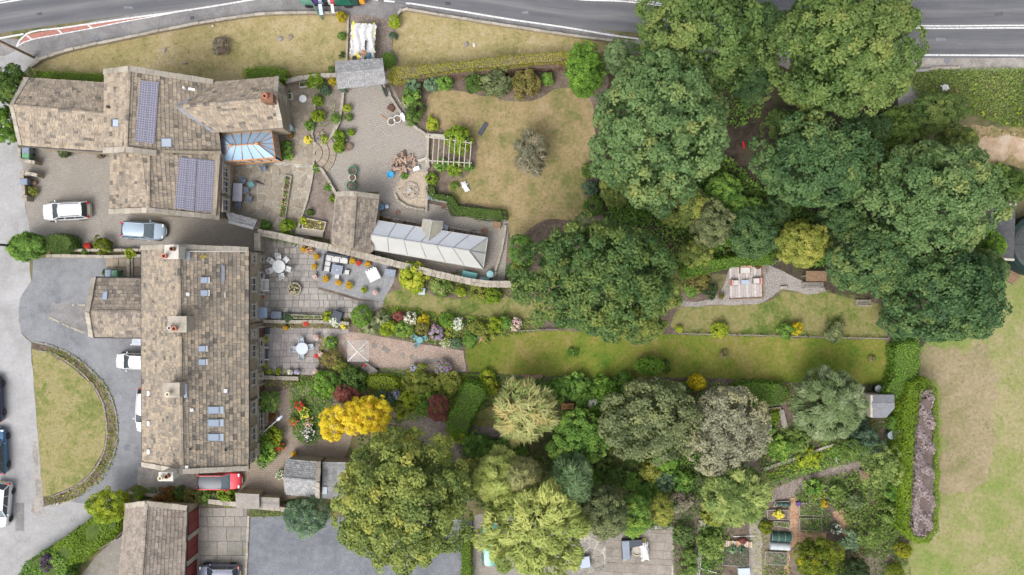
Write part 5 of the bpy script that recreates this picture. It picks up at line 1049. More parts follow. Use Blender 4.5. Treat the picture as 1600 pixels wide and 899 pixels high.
t_('dark leaved elder at the foot of the allotment', 1332, 892, 26, 22, 2.4, 'shrub_dark', nl=6)
t_('bushy laurel behind the bay at the lane corner', 22, 136, 30, 34, 4.5, 'hedge_dark', nl=7)
t_('yellow green privet tree over the lane west of the farmhouse', 10, 196, 24, 32, 4, 'hedge_mid', nl=7)
t_('feathery bamboo like shrub at the courtyard entrance', 45, 386, 30, 22, 2.8, 'leaf_green', nl=6, spray=True, asp=.3, ls=.5)
t_('holly bush squeezed between strip lawn hedge and chestnut tree', 815, 395, 22, 34, 4, 'leaf_green', nl=6)
t_('yellow tinged elder at the end of the curved garden wall', 810, 425, 16, 26, 4, 'shrub_olive', nl=5)
# more woodland bushes so that no bare ground shows between the crowns
for k_, (x, y, a, b, h, p, l) in enumerate([(1175, 130, 34, 40, 6, 'sycamore_dark', 'hawthorn between the two roadside sycamores'), (1222, 195, 34, 26, 5, 'sycamore_olive', 'hawthorn over the bare woodland floor'), (1350, 205, 42, 30, 6, 'sycamore_dark', 'elm scrub below the largest roadside tree'), (1400, 200, 34, 34, 5, 'weeds', 'bramble thicket beside the track path'), (960, 290, 26, 40, 5, 'oak', 'hazel at the shaded edge of the garden lawn'), (1130, 300, 34, 30, 4, 'leaf_green', 'bramble mound under the ash'), (1165, 330, 36, 24, 4, 'leaf_green', 'bramble mound north of the deck'), (1085, 395, 30, 24, 4, 'oak', 'elder between the chestnut and the deck hedge'), (1210, 330, 26, 26, 4, 'sycamore_dark', 'young sycamore above the olive yellow tree'), (1385, 420, 50, 50, 10, 'sycamore_dark', 'inner sycamore between shelter and tall hedge'), (1400, 500, 30, 34, 5, 'sycamore_dark', 'ivy clad thorn at the end of the deck lawn'), (1535, 425, 26, 40, 8, 'sycamore', 'sycamore sapling in front of the dark shed'), (1545, 385, 18, 30, 5, 'hedge_mid', 'bright privet against the dark shed wall'), (1305, 345, 34, 36, 9, 'sycamore_dark', 'sycamore sapling filling the gap above the shelter'), (1180, 60, 40, 60, 10, 'sycamore_dark', 'slender sycamore wedged between the two roadside giants')]):
    t_(l, x, y, a, b, h, p, nl=7)
# ---------------------------------------------------------------- hedges
hedge('long clipped hedge with mossy golden top between the two dry lawns', [(612, 106), (640, 104), (700, 99), (760, 92), (830, 85), (893, 82), (893, 94), (840, 97), (780, 104), (720, 108), (660, 116), (620, 126), (606, 122)], 1.9, 'hedge_gold', .10, 130, bumps=.07, core='dead_core', curve=True)
hedge('bare brown lower side of the mossy topped hedge', [(640, 112), (690, 108), (745, 103), (800, 96), (890, 96), (890, 104), (845, 106), (800, 108), (755, 118), (700, 118), (650, 124), (624, 132), (616, 126)], 1.35, 'hedge_brown', .09, 110, bumps=.1, core='dead_core', curve=True)
hedge('clipped bright hedge along the north wall of the west wing', [(50, 110), (90, 112), (166, 116), (166, 130), (100, 126), (50, 122)], 1.7, 'hedge_bright', .11, 110, bumps=.06)
hedge('short clipped hedge beside the east wing gable', [(379, 107), (400, 105), (440, 107), (447, 114), (446, 125), (420, 122), (382, 124)], 1.6, 'hedge_bright', .11, 110, bumps=.06, curve=True)
hedge('bright green hedge sloping down beside the lane', [(88, 850), (120, 828), (150, 806), (185, 800), (185, 826), (160, 850), (125, 878), (95, 886), (75, 868)], 2.2, 'hedge_bright', .2, 60, bumps=.18)
hedge('dark green laurel hedge at the foot of the lane', [(20, 910), (40, 880), (70, 862), (90, 866), (105, 880), (100, 960), (10, 960)], 2.2, 'leaf_green', .22, 50, bumps=.2)
hedge('curved hedge between the long lawn and the field', [(1400, 540), (1434, 536), (1436, 575), (1425, 600), (1405, 622), (1380, 620), (1395, 595), (1400, 570)], 1.8, 'hedge_mid', .14, 90, bumps=.1, curve=True)
HEDGE = [(1425, 598), (1448, 592), (1460, 605), (1463, 640), (1465, 740), (1464, 830), (1450, 846), (1430, 844), (1414, 825), (1410, 760), (1412, 690), (1416, 630)]
hedge('tall conifer hedge with green rim and bare brown heart beside the field', [(1425, 598), (1448, 592), (1456, 600), (1440, 614), (1432, 660), (1427, 700), (1426, 760), (1423, 800), (1422, 824), (1430, 840), (1448, 842), (1458, 830), (1461, 800), (1461, 640), (1458, 606), (1465, 612), (1467, 740), (1466, 832), (1450, 849), (1430, 848), (1412, 825), (1408, 760), (1410, 690), (1414, 630)], 2.6, 'hedge_bright', .15, 120, bumps=.1, core=None)
hedge('bare brown branched heart inside the tall conifer hedge', [(1442, 612), (1457, 610), (1460, 700), (1459, 820), (1448, 838), (1430, 836), (1425, 815), (1430, 740), (1434, 670)], 2.55, 'heath_grey', .24, 110, bumps=.3, sc=3.2, core='dead_core')
hedge('ivy clad bank hedge along the upper edge of the deck garden', [(1070, 416), (1100, 408), (1150, 402), (1210, 398), (1212, 410), (1150, 414), (1110, 424), (1080, 432), (1066, 430)], 1.7, 'hedge_mid', .16, 80, bumps=.12, curve=True)
hedge('low ivy covered wall beside the grey bench and lawn', [(668, 290), (674, 290), (676, 302), (706, 306), (716, 322), (750, 326), (790, 330), (792, 343), (760, 343), (704, 334), (700, 316), (670, 308)], .9, 'hedge_dark', .12, 110, bumps=.08)
hedge('dark clipped laurel beside the house entrance of the courtyard', [(68, 370), (90, 366), (106, 370), (112, 380), (106, 391), (80, 393), (66, 388)], 2, 'hedge_dark', .12, 110, bumps=.1, curve=True)
hedge('square clipped green hedge slanting through the terrace garden', [(728, 598), (752, 602), (760, 615), (735, 660), (728, 678), (706, 674), (696, 660), (712, 630)], 1.8, 'hedge_mid', .13, 100, bumps=.1, curve=True)
hedge('bright lime privet block above the red acer', [(575, 588), (612, 590), (622, 598), (618, 608), (590, 609), (574, 603)], 1.4, 'shrub_lime', .12, 100, bumps=.08, curve=True)
hedge('narrow lime hedge beside the setts where the teal car stands', [(722, 830), (735, 826), (736, 900), (735, 960), (720, 960), (722, 860)], 1.2, 'hedge_bright', .12, 100, bumps=.08)
hedge('bean row hedge on the long lawn edge of the allotment', [(1148, 602), (1190, 598), (1228, 604), (1228, 628), (1190, 634), (1150, 630)], 1.5, 'hedge_mid', .14, 80, bumps=.15, curve=True)
# ---------------------------------------------------------------- clipped bushes and single shrubs
b_ = ball_bush; s_ = shrub
b_('yellow clipped ball bush at the roadside corner of the front lawn', 533.5, 26.5, 8.5, 1.1, 'shrub_yellow')
b_('lime green clipped ball bush at the mouth of the drive', 616.5, 34.5, 9.8, 1.3, 'shrub_lime', ry=11.5)
b_('small bright green ball bush along the drive kerb above the skip', 534, 57, 6.5, .8, 'leaf_green')
b_('small blue green ball bush opposite the skip', 614, 57, 6.5, .8, 'shrub_blue')
b_('dark little ball bush along the drive kerb nearest the gateway', 535, 87, 5, .6, 'shrub_dark')
b_('large clipped dome bush against the covered gate', 607, 95, 12.5, 1.6, 'hedge_mid', ry=14)
b_('dark green clipped bush west of the covered gate', 519, 111, 5.5, 1, 'hedge_dark', ry=7)
b_('yellow bush below the covered gate roof corner', 520.5, 128, 6, .9, 'shrub_yellow')
b_('round box ball in the corner of the terrace patio', 565, 494, 19, 2, 'hedge_mid', ry=21)
b_('clipped grassy dome in the planting bed beside the gate path', 525, 185, 8.5, 1, 'hedge_mid')
b_('bright lime pot bush at the edge of the yard drive', 542.5, 170, 6.5, .9, 'shrub_lime')
b_('round box dome in the flower border below strip lawn', 698, 500, 13, 1.4, 'hedge_mid')
b_('low wide box dome beside the teal bistro set', 630, 514, 18, 1.4, 'leaf_green', ry=14)
b_('silver green clipped ball by the gravel corner', 713, 537, 10, 1, 'teal_bush', ry=9)
b_('large dark clipped mound beside the long lawn', 1015, 572, 28, 2.4, 'hedge_mid', ry=18)
b_('small dark clipped bush touching the large clipped mound', 1040, 573, 8, 1.4, 'hedge_dark', ry=12)
b_('lone small round plant in the long lawn', 896, 550, 9, .5, 'leaf_green', ry=7.5)
b_('golden dwarf conifer nearest the end of the tall hedge', 1410, 859, 15, 1.6, 'shrub_yellow' if False else 'lime_tree', ry=13)
b_('golden dwarf conifer at the foot of the field hedge', 1398, 892, 14, 1.6, 'lime_tree')
for l, x, y, r, h, p in [('dead leaved shrub in the middle of the front lawn', 346, 73, 14, 1.0, 'dead_shrub'), ('bay shrub over the pergola', 716, 219, 23, 2.4, 'hedge_bright'), ('rhododendron with bronze leaf tips under the mossy hedge', 822, 131, 24, 2.4, 'shrub_bronze'), ('dark camellia under the mossy hedge', 742, 130, 16, 2, 'hedge_dark'), ('grey green cotoneaster sprawling beside the camellia', 775, 130, 25, 2.0, 'olive_grey'), ('small bright shrub between rhododendron and bay tree', 856, 124, 10, 1.6, 'leaf_green'), ('teal rhododendron first in the curved border', 645, 131, 13, 1.5, 'teal_bush'), ('teal rhododendron second in the curved border', 674, 131, 12, 1.5, 'teal_bush'), ('dark viburnum second in the curved border', 695, 130, 13, 1.4, 'shrub_green'), ('leafy hydrangea in the curved border', 643, 153, 14, 1.4, 'leaf_green'), ('dark hydrangea at the lower curve of the border', 652, 171, 13, 1.3, 'hedge_dark'), ('feathery grass clump by the white rubble sacks', 645, 185, 12, .8, 'weeds'), ('bright low euonymus on the bare soil beside the pergola', 677, 194, 10, .7, 'shrub_lime'), ('dark rhododendron at the east side of dry lawn', 922, 268, 13, 1.6, 'hedge_dark'), ('bluish green rhododendron at the east side of dry lawn', 922, 294, 12, 1.4, 'shrub_blue'), ('bottom dark rhododendron by the chestnut tree', 928, 322, 16, 1.6, 'hedge_dark'), ('lime fuchsia shrub beside the curved wall and metal box', 646, 432, 24, 1.8, 'shrub_lime'), ('green shrub on the strip lawn below the curved wall', 770, 462, 13, 1.2, 'hedge_bright'), ('lime shrub leaning on the curved wall foot', 720, 456, 9, 1, 'shrub_lime'), ('bushy weeds along the curved wall foot', 690, 447, 18, 1, 'weeds'), ('ferny shrub near the end of curved wall', 748, 458, 14, .9, 'shrub_olive'),
                         ('lime spiraea beside the palms', 606, 513, 13, 1.2, 'shrub_lime'), ('dark red barberry in the border', 623, 494, 9, 1, 'acer_red'), ('yellow spiraea in the border', 662, 500, 9, 1, 'shrub_yellow'), ('bronze shrub behind bistro set', 660, 512, 11, 1.2, 'shrub_bronze'), ('olive shrub at the end of the box border', 745, 512, 12, 1.2, 'shrub_olive'), ('yellow green shrub left of the lawn rail', 774, 508, 13, 1.3, 'shrub_lime'), ('dark shrub between yellow green shrub and wild roses', 791, 505, 10, 1.3, 'shrub_green'), ('tall green shrub by the blue garden chair', 735, 530, 13, 1.2, 'leaf_green'), ('olive shrub under the lawn rail', 758, 522, 14, 1.1, 'shrub_olive'),
                         ('lime shrub pair in the deck lawn border', 1124, 516, 13, 1.1, 'shrub_lime'), ('yellow flowering shrub in the deck lawn border', 1243, 514, 10, 1.1, 'shrub_yellow'), ('green shrub beside the yellow flowering one', 1228, 518, 14, 1.1, 'shrub_green'), ('olive shrub at the end of the deck lawn border', 1304, 518, 18, 1.2, 'olive_grey'), ('lime shrub beneath the chestnut limb', 1061, 514, 6, .7, 'shrub_lime'), ('dark heather mound on the gravel by the deck', 1107, 453, 13, 1, 'shrub_dark'), ('green shrub at the start of the gravel path', 1079, 455, 10, 1, 'leaf_green'), ('bronze green shrub above the gravel path', 1090, 440, 18, 1.2, 'shrub_bronze'),
                         ('big leafy shrub in front of the terrace above brick yard', 420, 627, 17, 1.6, 'leaf_green'), ('climbing hydrangea on the terrace corner', 412, 700, 22, 1.6, 'hedge_mid'), ('leafy shrub between wall lamp and brick path', 428, 682, 16, 1.3, 'shrub_lime'), ('bright green viburnum beside the lower patio', 510, 597, 20, 1.8, 'hedge_mid'), ('dark viburnum behind the red acer', 552, 594, 24, 1.8, 'hedge_dark'), ('golden green shrub over the lower patio edge', 520, 560, 16, 1.3, 'shrub_bronze'), ('olive shrub beside the parasol frame', 533, 573, 12, 1.2, 'shrub_olive'), ('bright shrub next to the patio flower pots', 518, 535, 10, 1.1, 'shrub_green'), ('yellow green hydrangea beside pink flowers', 655, 596, 25, 1.5, 'shrub_olive'), ('olive green hydrangea south of pink flowers', 700, 597, 23, 1.5, 'shrub_olive'), ('lime shrub at the gravel corner', 762, 590, 12, 1.2, 'shrub_lime'), ('yellow choisya beside the clipped slanting hedge', 766, 603, 14, 1.3, 'shrub_yellow' if False else 'lime_tree'), ('lime skimmia at the foot of the slanting hedge', 715, 672, 16, 1, 'shrub_lime'), ('yellow green euphorbia north of the glade', 640, 625, 16, 1.1, 'shrub_lime'), ('dark ground shrub beside the red acer', 668, 622, 16, 1.1, 'shrub_green'), ('blue green shrub behind the golden maple', 603, 620, 16, 1.2, 'shrub_blue'), ('fern clump at the head of the glade', 630, 640, 12, .9, 'shrub_olive'), ('lime conifer dome by the glade path', 625, 650, 6, .9, 'shrub_lime'),
                         ('leafy dogwood in the shade of the cream tree', 800, 700, 26, 2, 'leaf_green'), ('bright bush south of the glade path', 745, 695, 22, 1.8, 'leaf_green'), ('dark laurel beside bench', 865, 610, 22, 1.8, 'leaf_green'), ('white flowered elder beside the bench', 917, 630, 17, 1.4, 'shrub_green'), ('tall green phlox under the long lawn', 900, 605, 24, 1.5, 'leaf_green'), ('green lilac in the long border', 945, 610, 24, 1.8, 'hedge_mid'), ('green cornus at the end of the long border', 975, 600, 18, 1.6, 'leaf_green'), ('dark yew at the shaded lawn edge', 960, 745, 20, 2, 'hedge_dark'), ('yellow green laurel between silver tree and glade', 1040, 715, 22, 1.8, 'hedge_mid'), ('blue green spurge at the foot of silver tree', 1038, 752, 15, 1.2, 'teal_bush'), ('leafy hydrangea east of the spurge', 1066, 752, 18, 1.3, 'leaf_green'), ('yellow elder above the pear tree', 1088, 597, 14, 3, 'shrub_yellow'), ('dark twiggy heap beside the hazel', 1066, 782, 18, 1.2, 'dead_shrub'), ('bramble by the log edge path', 1118, 800, 22, 1.4, 'shrub_olive'), ('leafy raspberry bush east of the plank path', 1110, 850, 22, 1.4, 'weeds'), ('white flowering bush west of the plank path', 1077, 866, 12, 1.2, 'weeds'), ('tall weeds west of plank path', 1068, 835, 16, 1.2, 'weeds_dark'), ('green currant west of the plank path', 1075, 890, 14, 1.2, 'weeds'),
                         ('big fern beside the courtyard bin wall', 52, 299, 7, .8, 'shrub_olive'), ('clipped bush on the courtyard lower wall', 162, 384, 13, 1.4, 'lime_tree'), ('small box plant on the courtyard lower wall', 134, 393, 6, .7, 'hedge_dark'), ('dark plant beside wheelie bins and annex', 166, 427, 6, .7, 'weeds_dark'), ('yellow green grass tuft beside porch flags', 204, 396, 9, .7, 'shrub_lime'),
                         ('feathery shrub overhanging the courtyard wall', 450, 356, 13, 1.2, 'hedge_bright'), ('low green shrub behind the courtyard wall', 416, 352, 9, .7, 'leaf_green'), ('rose bush by the north garden wall', 492, 128, 13, 1.3, 'hedge_bright'), ('teal peony clump in the planting bed', 508, 140, 9, .9, 'shrub_blue'), ('lime rose bush beside the side path', 497, 158, 8, .9, 'hedge_bright'), ('tall lime shrub along side path edge', 497, 182, 10, 1.1, 'shrub_lime'), ('small grey green shrub on the side path', 484, 196, 8, .7, 'shrub_green'), ('bright potted shrub beside the tubs of the yard', 531, 213, 9, 1, 'hedge_bright'), ('leafy potted shrub next to the black pot', 530, 230, 9, .9, 'hedge_bright'), ('light green potted tree near the yard drive', 548, 207, 6, .8, 'hedge_bright'), ('fine leaved shrub on the yard edge below lime bush', 545, 184, 6, .7, 'weeds'),
                         ('leafy shrub beside house water barrel', 449, 229, 9, .8, 'leaf_green'), ('leafy shrub at the conservatory corner', 450, 242, 8, .8, 'leaf_green'), ('green plant at the log pile foot', 633, 275, 5, .6, 'leaf_green'), ('leafy rhubarb beside the pergola soil', 675, 280, 9, .7, 'hedge_bright'), ('pale plant on the bare soil under the pergola', 710, 290, 7, .6, 'weeds'), ('climber at the lower rail of the pergola', 712, 264, 13, .9, 'hedge_bright'), ('leafy climber at the pergola corner', 733, 261, 7, .9, 'leaf_green'), ('climber at the lower rail near the log pile', 690, 258, 11, .8, 'leaf_green'), ('small box ball in the wide planting bed', 485, 332, 6, .7, 'hedge_dark'), ('bright plant on the bed wall', 520, 311, 5, .6, 'hedge_bright'), ('leafy plant by the bed wall corner', 514, 292, 7, .6, 'leaf_green'), ('shrub over the raised trough', 474, 345, 6, .7, 'shrub_lime'), ('round plant at the head of wide bed', 494, 264, 6, .6, 'leaf_green'),
                         ('dark bushy shrub in the side border below terrace gable', 284, 772, 12, 1, 'hedge_dark'), ('leafy shrub beside the red car', 355, 776, 14, 1.2, 'hedge_bright'), ('variegated shrub beside the red car bonnet', 340, 775, 9, 1, 'olive_grey'), ('rust coloured spreading shrub above the garage roof', 262, 783, 22, .9, 'shrub_rust'), ('olive gold shrub beside the rust one', 300, 778, 16, 1, 'shrub_bronze'), ('bright green shrub by the lane corner border', 218, 770, 10, .8, 'hedge_bright'), ('dark evergreen beside red car roof', 318, 772, 12, .9, 'leaf_green'), ('purple sage tuft in the bright hedge', 82, 872, 15, 2.7, 'purple'),
                         ('tall grass clump behind far hedge', 1580, 290, 26, 2.5, 'hedge_dark'), ('bright bramble beside the dirt track end', 1560, 270, 16, 1.5, 'weeds'), ('grey shrub below the garden shed', 1340, 668, 16, 1.4, 'shrub_blue'), ('green shrub east of the garden shed', 1394, 662, 12, 1.2, 'leaf_green'), ('bean row shrub beside the garden shed', 1405, 645, 10, 1.2, 'shrub_green'), ('bushy beans north of trodden path', 1215, 700, 22, 1.2, 'shrub_green'), ('potato patch shrub by the log edge', 1245, 690, 20, 1, 'weeds'), ('tall beans beside trodden path', 1262, 715, 18, 1, 'shrub_lime'), ('leafy squash on upper allotment', 1206, 656, 11, .7, 'hedge_bright'), ('leafy courgette by upper allotment boards', 1200, 672, 10, .7, 'shrub_green'), ('fig shrub at allotment bend', 1306, 768, 14, 1.3, 'weeds'), ('currant bush below trodden path', 1272, 760, 14, 1.1, 'shrub_green'), ('grassy shrub south of trodden path', 1335, 782, 14, 1.2, 'willow_silver'), ('raspberry row shrub beside bark path', 1388, 800, 17, 1.6, 'weeds'), ('leafy hop beside the tall hedge', 1396, 765, 17, 1.8, 'leaf_green'), ('hydrangea at the bark path bend', 1325, 842, 16, 1, 'teal_bush'), ('leafy chard bush west of netted beds', 1196, 823, 10, .8, 'lime_tree')]:
    s_(l, x, y, r, r * random.uniform(.85, 1.05), h, p, nl=6 if r > 8 else 3, cr=min(.34, max(.12, r * .02)), ls=min(.3, max(.11, .055 + r * .0085)))
spiky('strap leaved palm with pale rosette beside the gravel', 580, 510, 15, 1.4, 'yucca', 110, kind='palm')
spiky('strap leaved palm behind the pale rosette', 597, 497, 13, 1.5, 'yucca', 90, kind='palm')
spiky('spiky yucca in the curved border', 635, 161, 9, 1.0, 'yucca', 70)
spiky('dry flax tuft ring on the long lawn', 1131, 554, 9, .7, 'dry_grass', 60); spiky('dry flax tuft with stone ring at the end of the long lawn', 1362, 561, 7, .4, 'dry_grass', 50)
spiky('blue leek rows in the allotment bed', 1144, 858, 8, .8, 'teal_bush', 60); spiky('dark cabbage rows in the allotment bed', 1158, 858, 8, .6, 'shrub_blue', 60)
# flowering shrubs
for l, x, y, r, h, p, f in [('pink mophead hydrangea above the bistro set', 682, 520, 11, 1.1, 'shrub_green', ('fl_pink', .16, .2)), ('white rose bush in the border', 642, 498, 11, 1.1, 'shrub_olive', ('fl_white', .13, .15)), ('white flowering bush right of the box dome', 716, 506, 10, 1.1, 'shrub_green', ('fl_white', .13, .15)), ('lilac and pink hydrangea at the gravel edge', 693, 575, 14, 1.2, 'shrub_green', ('fl_pink', .12, .17)), ('lilac hydrangea beside gravel', 648, 577, 8, .9, 'shrub_green', ('fl_lilac', .15, .15)), ('cream daisy clump beside the silver ball', 697, 536, 8, .7, 'shrub_lime', ('fl_white', .12, .12)), ('blush roses by lawn rail', 805, 507, 10, 1, 'shrub_green', ('fl_blush', .2, .16)), ('mauve catmint clump behind the maple', 616, 617, 9, .8, 'shrub_blue', ('fl_lilac', .3, .13)), ('orange flower clump in the glade bed', 690, 695, 9, .6, 'shrub_green', ('fl_orange', .06, .15)), ('white daisy bush in the flower garden', 482, 678, 10, .9, 'shrub_blue', ('fl_white', .06, .16)), ('red dahlia clump in the flower garden', 468, 634, 7, .8, 'shrub_green', ('fl_red', .06, .2)), ('red dahlia clump lower in the flower garden', 460, 658, 7, .8, 'shrub_green', ('fl_red', .05, .2)), ('yellow dahlia clump in the flower garden', 477, 645, 8, .8, 'leaf_green', ('fl_yellow', .05, .2)), ('peach rose bush in the flower garden', 482, 661, 7, .8, 'shrub_olive', ('fl_blush', .06, .17)), ('white rock rose by the stone shed', 439, 742, 7, .6, 'shrub_green', ('fl_white', .12, .13)), ('red rose clump by brick path', 437, 697, 8, .9, 'shrub_green', ('fl_red', .06, .18)), ('white climbing rose beside the wall lamp', 414, 684, 11, 1.2, 'hedge_mid', ('fl_white', .05, .16)), ('white hydrangea by the courtyard trough', 1082, 868, 7, 1, 'weeds', ('fl_white', .15, .15)), ('white elder heads beside small bench', 925, 628, 9, 1.5, 'shrub_green', ('fl_white', .18, .2)), ('yellow ligularia beside the blue pot', 482, 219, 5, .6, 'shrub_green', ('fl_yellow', .25, .17)), ('lime hosta next to the yellow ligularia', 506, 218, 6, .6, 'shrub_lime', ('fl_yellow', .05, .1)), ('white roses at the patio wall end', 524, 502, 9, .9, 'leaf_green', ('fl_white', .12, .17)), ('grey green lavender by patio wall', 450, 497, 7, .7, 'shrub_blue', None), ('yellow shrub on the patio wall', 512, 494, 8, .9, 'shrub_lime', None), ('orange marigolds on the allotment', 1286, 787, 5, .7, 'shrub_green', ('fl_orange', .08, .2)), ('white cosmos on the allotment', 1306, 825, 8, .8, 'shrub_blue', ('fl_white', .07, .16)), ('yellow courgette flowers in the raised bed', 1216, 803, 7, .4, 'shrub_lime', ('fl_yellow', .15, .2)), ('red beet tuft on the plank bed', 1160, 845, 4, .5, 'acer_red', None)]:
    s_(l, x, y, r, r, h, p, kind='flowering_shrub', nl=4, cr=.18, ls=.12, flower=f)
# ---------------------------------------------------------------- ground cover nobody could count
c_ = cover
c_('ground_cover', [(1425, 112), (1600, 106), (1800, 106), (1800, 215), (1600, 200), (1560, 190), (1520, 180), (1470, 178), (1448, 172), (1430, 140)], .8, 'weeds', 120, .17, sc=.7, spread=.2)
c_('ground_cover', [(500, 585), (545, 575), (725, 582), (860, 590), (1000, 592), (1000, 620), (850, 625), (760, 640), (690, 655), (600, 640), (490, 620)], .5, 'shrub_green', 58, .18)
c_('ground_cover', [(620, 480), (700, 492), (850, 500), (850, 515), (740, 535), (690, 540), (600, 525), (560, 515)], .4, 'shrub_green', 51, .16)
c_('ground_cover', [(715, 680), (800, 690), (880, 720), (1000, 690), (1130, 740), (1100, 800), (1000, 830), (760, 800), (730, 740)], .6, 'weeds_dark', 51, .2)
c_('ground_cover', [(590, 655), (635, 660), (670, 700), (720, 730), (640, 780), (560, 700)], .5, 'weeds_dark', 41, .2)
c_('undergrowth', [(1040, 230), (1130, 240), (1200, 300), (1260, 320), (1300, 380), (1280, 420), (1200, 400), (1090, 405), (1060, 360), (960, 340), (950, 270)], .9, 'leaf_green', 51, .26)
c_('undergrowth', [(1370, 170), (1440, 180), (1450, 240), (1380, 260)], .9, 'weeds', 51, .26); c_('undergrowth', [(1380, 480), (1420, 500), (1440, 545), (1400, 545)], .8, 'leaf_green', 58, .22)
c_('ground_cover', [(456, 590), (500, 596), (520, 640), (505, 680), (480, 695), (458, 680), (452, 640)], .45, 'shrub_green', 71, .16, flower=('fl_mix', 1.3, .16))
c_('ground_cover', [(404, 676), (430, 668), (442, 690), (436, 712), (408, 735), (398, 728)], .7, 'shrub_green', 78, .18, flower=('fl_white', .5, .14))
c_('ground_cover', [(405, 590), (500, 588), (505, 600), (440, 606), (410, 605)], .5, 'shrub_lime', 30, .16); c_('ground_cover', [(404, 497), (545, 498), (548, 512), (405, 512)], .4, 'shrub_lime', 34, .15, flower=('fl_mix', 2.2, .17))
c_('ground_cover', [(498, 525), (512, 525), (530, 570), (500, 580), (496, 560)], .5, 'shrub_olive', 36, .16, flower=('fl_mix', 1.4, .16)); c_('ground_cover', [(404, 578), (470, 578), (470, 588), (405, 588)], .35, 'shrub_lime', 34, .14, flower=('fl_orange', .6, .13))
c_('ground_cover', [(108, 552), (132, 568), (168, 606), (182, 648), (182, 700), (165, 745), (120, 778), (75, 792), (70, 780), (118, 762), (145, 738), (164, 704), (167, 650), (158, 620), (140, 595), (105, 566), (70, 552), (70, 540)], .4, 'shrub_olive', 44, .17, flower=('fl_mix', .5, .15))
c_('ground_cover', [(596, 398), (640, 412), (700, 428), (720, 420), (716, 432), (700, 438), (640, 424), (594, 408)], .5, 'weeds_dark', 68, .16); c_('ground_cover', [(640, 440), (700, 440), (790, 456), (820, 455), (820, 464), (760, 466), (690, 456), (640, 452)], .4, 'weeds', 51, .16)
c_('ground_cover', [(212, 762), (300, 766), (380, 768), (380, 784), (300, 790), (220, 780)], .5, 'shrub_green', 51, .16); c_('ground_cover', [(388, 804), (440, 800), (445, 810), (390, 810)], .3, 'weeds', 51, .14)
c_('ground_cover', [(415, 362), (470, 378), (478, 386), (450, 384), (415, 374)], .4, 'shrub_green', 51, .15, flower=('fl_red', .5, .15))
c_('crop_foliage', [(1190, 690), (1240, 660), (1330, 700), (1345, 720), (1270, 738), (1210, 752), (1190, 745)], .5, 'shrub_green', 44, .2); c_('crop_foliage', [(1240, 780), (1300, 750), (1345, 740), (1400, 700), (1412, 820), (1390, 870), (1340, 860), (1310, 800)], .6, 'weeds', 41, .22)
c_('crop_foliage', [(1095, 800), (1140, 800), (1135, 870), (1095, 895), (1088, 850)], .6, 'weeds', 58, .2); c_('crop_foliage', [(1252, 786), (1290, 786), (1296, 830), (1256, 832)], .35, 'shrub_green', 68, .16, flower=('fl_mix', .3, .13)); c_('crop_foliage', [(1130, 800), (1172, 802), (1172, 818), (1130, 820)], .4, 'shrub_bronze', 34, .14)
c_('crop_foliage', [(1056, 815), (1085, 815), (1082, 899), (1054, 899)], .5, 'weeds_dark', 44, .18); c_('crop_foliage', [(1200, 868), (1232, 872), (1232, 940), (1195, 940)], .4, 'weeds', 44, .17); c_('crop_foliage', [(1305, 850), (1400, 830), (1420, 960), (1300, 960)], .5, 'weeds_dark', 34, .2)
c_('border_plants', [(1070, 520), (1100, 514), (1160, 522), (1210, 520), (1300, 518), (1384, 524), (1384, 529), (1070, 526)], .3, 'shrub_green', 24, .15); c_('border_plants', [(486, 150), (520, 140), (526, 170), (500, 212), (488, 200)], .3, 'shrub_green', 27, .13, flower=('fl_blush', .6, .13)); c_('border_plants', [(488, 268), (500, 264), (522, 300), (520, 330), (505, 300)], .25, 'shrub_blue', 18, .12)
c_('tall_grass', [(1460, 190), (1600, 205), (1800, 190), (1800, 215), (1560, 214), (1500, 225), (1462, 210)], .25, 'dry_grass', 26, .2)

c_('ground_cover', [(840, 600), (1000, 595), (1130, 600), (1150, 640), (1130, 740), (1060, 800), (1000, 780), (950, 690), (850, 640)], .5, 'shrub_green', 50, .2); c_('ground_cover', [(1230, 600), (1300, 602), (1385, 602), (1400, 640), (1360, 680), (1260, 660), (1228, 630)], .4, 'weeds', 46, .2)
c_('crop_foliage', [(1195, 752), (1300, 700), (1350, 690), (1400, 690), (1410, 760), (1345, 722), (1290, 735), (1230, 755), (1200, 770)], .6, 'leaf_green', 44, .2); c_('crop_foliage', [(1250, 760), (1345, 735), (1405, 760), (1410, 830), (1350, 850), (1320, 800), (1290, 785), (1250, 784)], .55, 'weeds', 46, .22)
c_('crop_foliage', [(1196, 740), (1245, 722), (1300, 700), (1310, 712), (1250, 738), (1200, 756)], .6, 'shrub_lime', 40, .18); c_('crop_foliage', [(1100, 800), (1128, 798), (1128, 900), (1090, 930)], .7, 'leaf_green', 46, .2); c_('crop_foliage', [(1176, 812), (1200, 812), (1198, 899), (1190, 940), (1180, 930)], .35, 'shrub_lime', 20, .14)
c_('undergrowth', [(1080, 110), (1180, 120), (1190, 180), (1140, 200), (1100, 170)], .8, 'leaf_green', 30, .26); c_('undergrowth', [(955, 60), (1010, 75), (1000, 110), (950, 100)], .8, 'leaf_green', 34, .24); c_('undergrowth', [(940, 320), (1000, 330), (1080, 380), (1070, 440), (1040, 400), (960, 370)], .9, 'leaf_green', 34, .24)

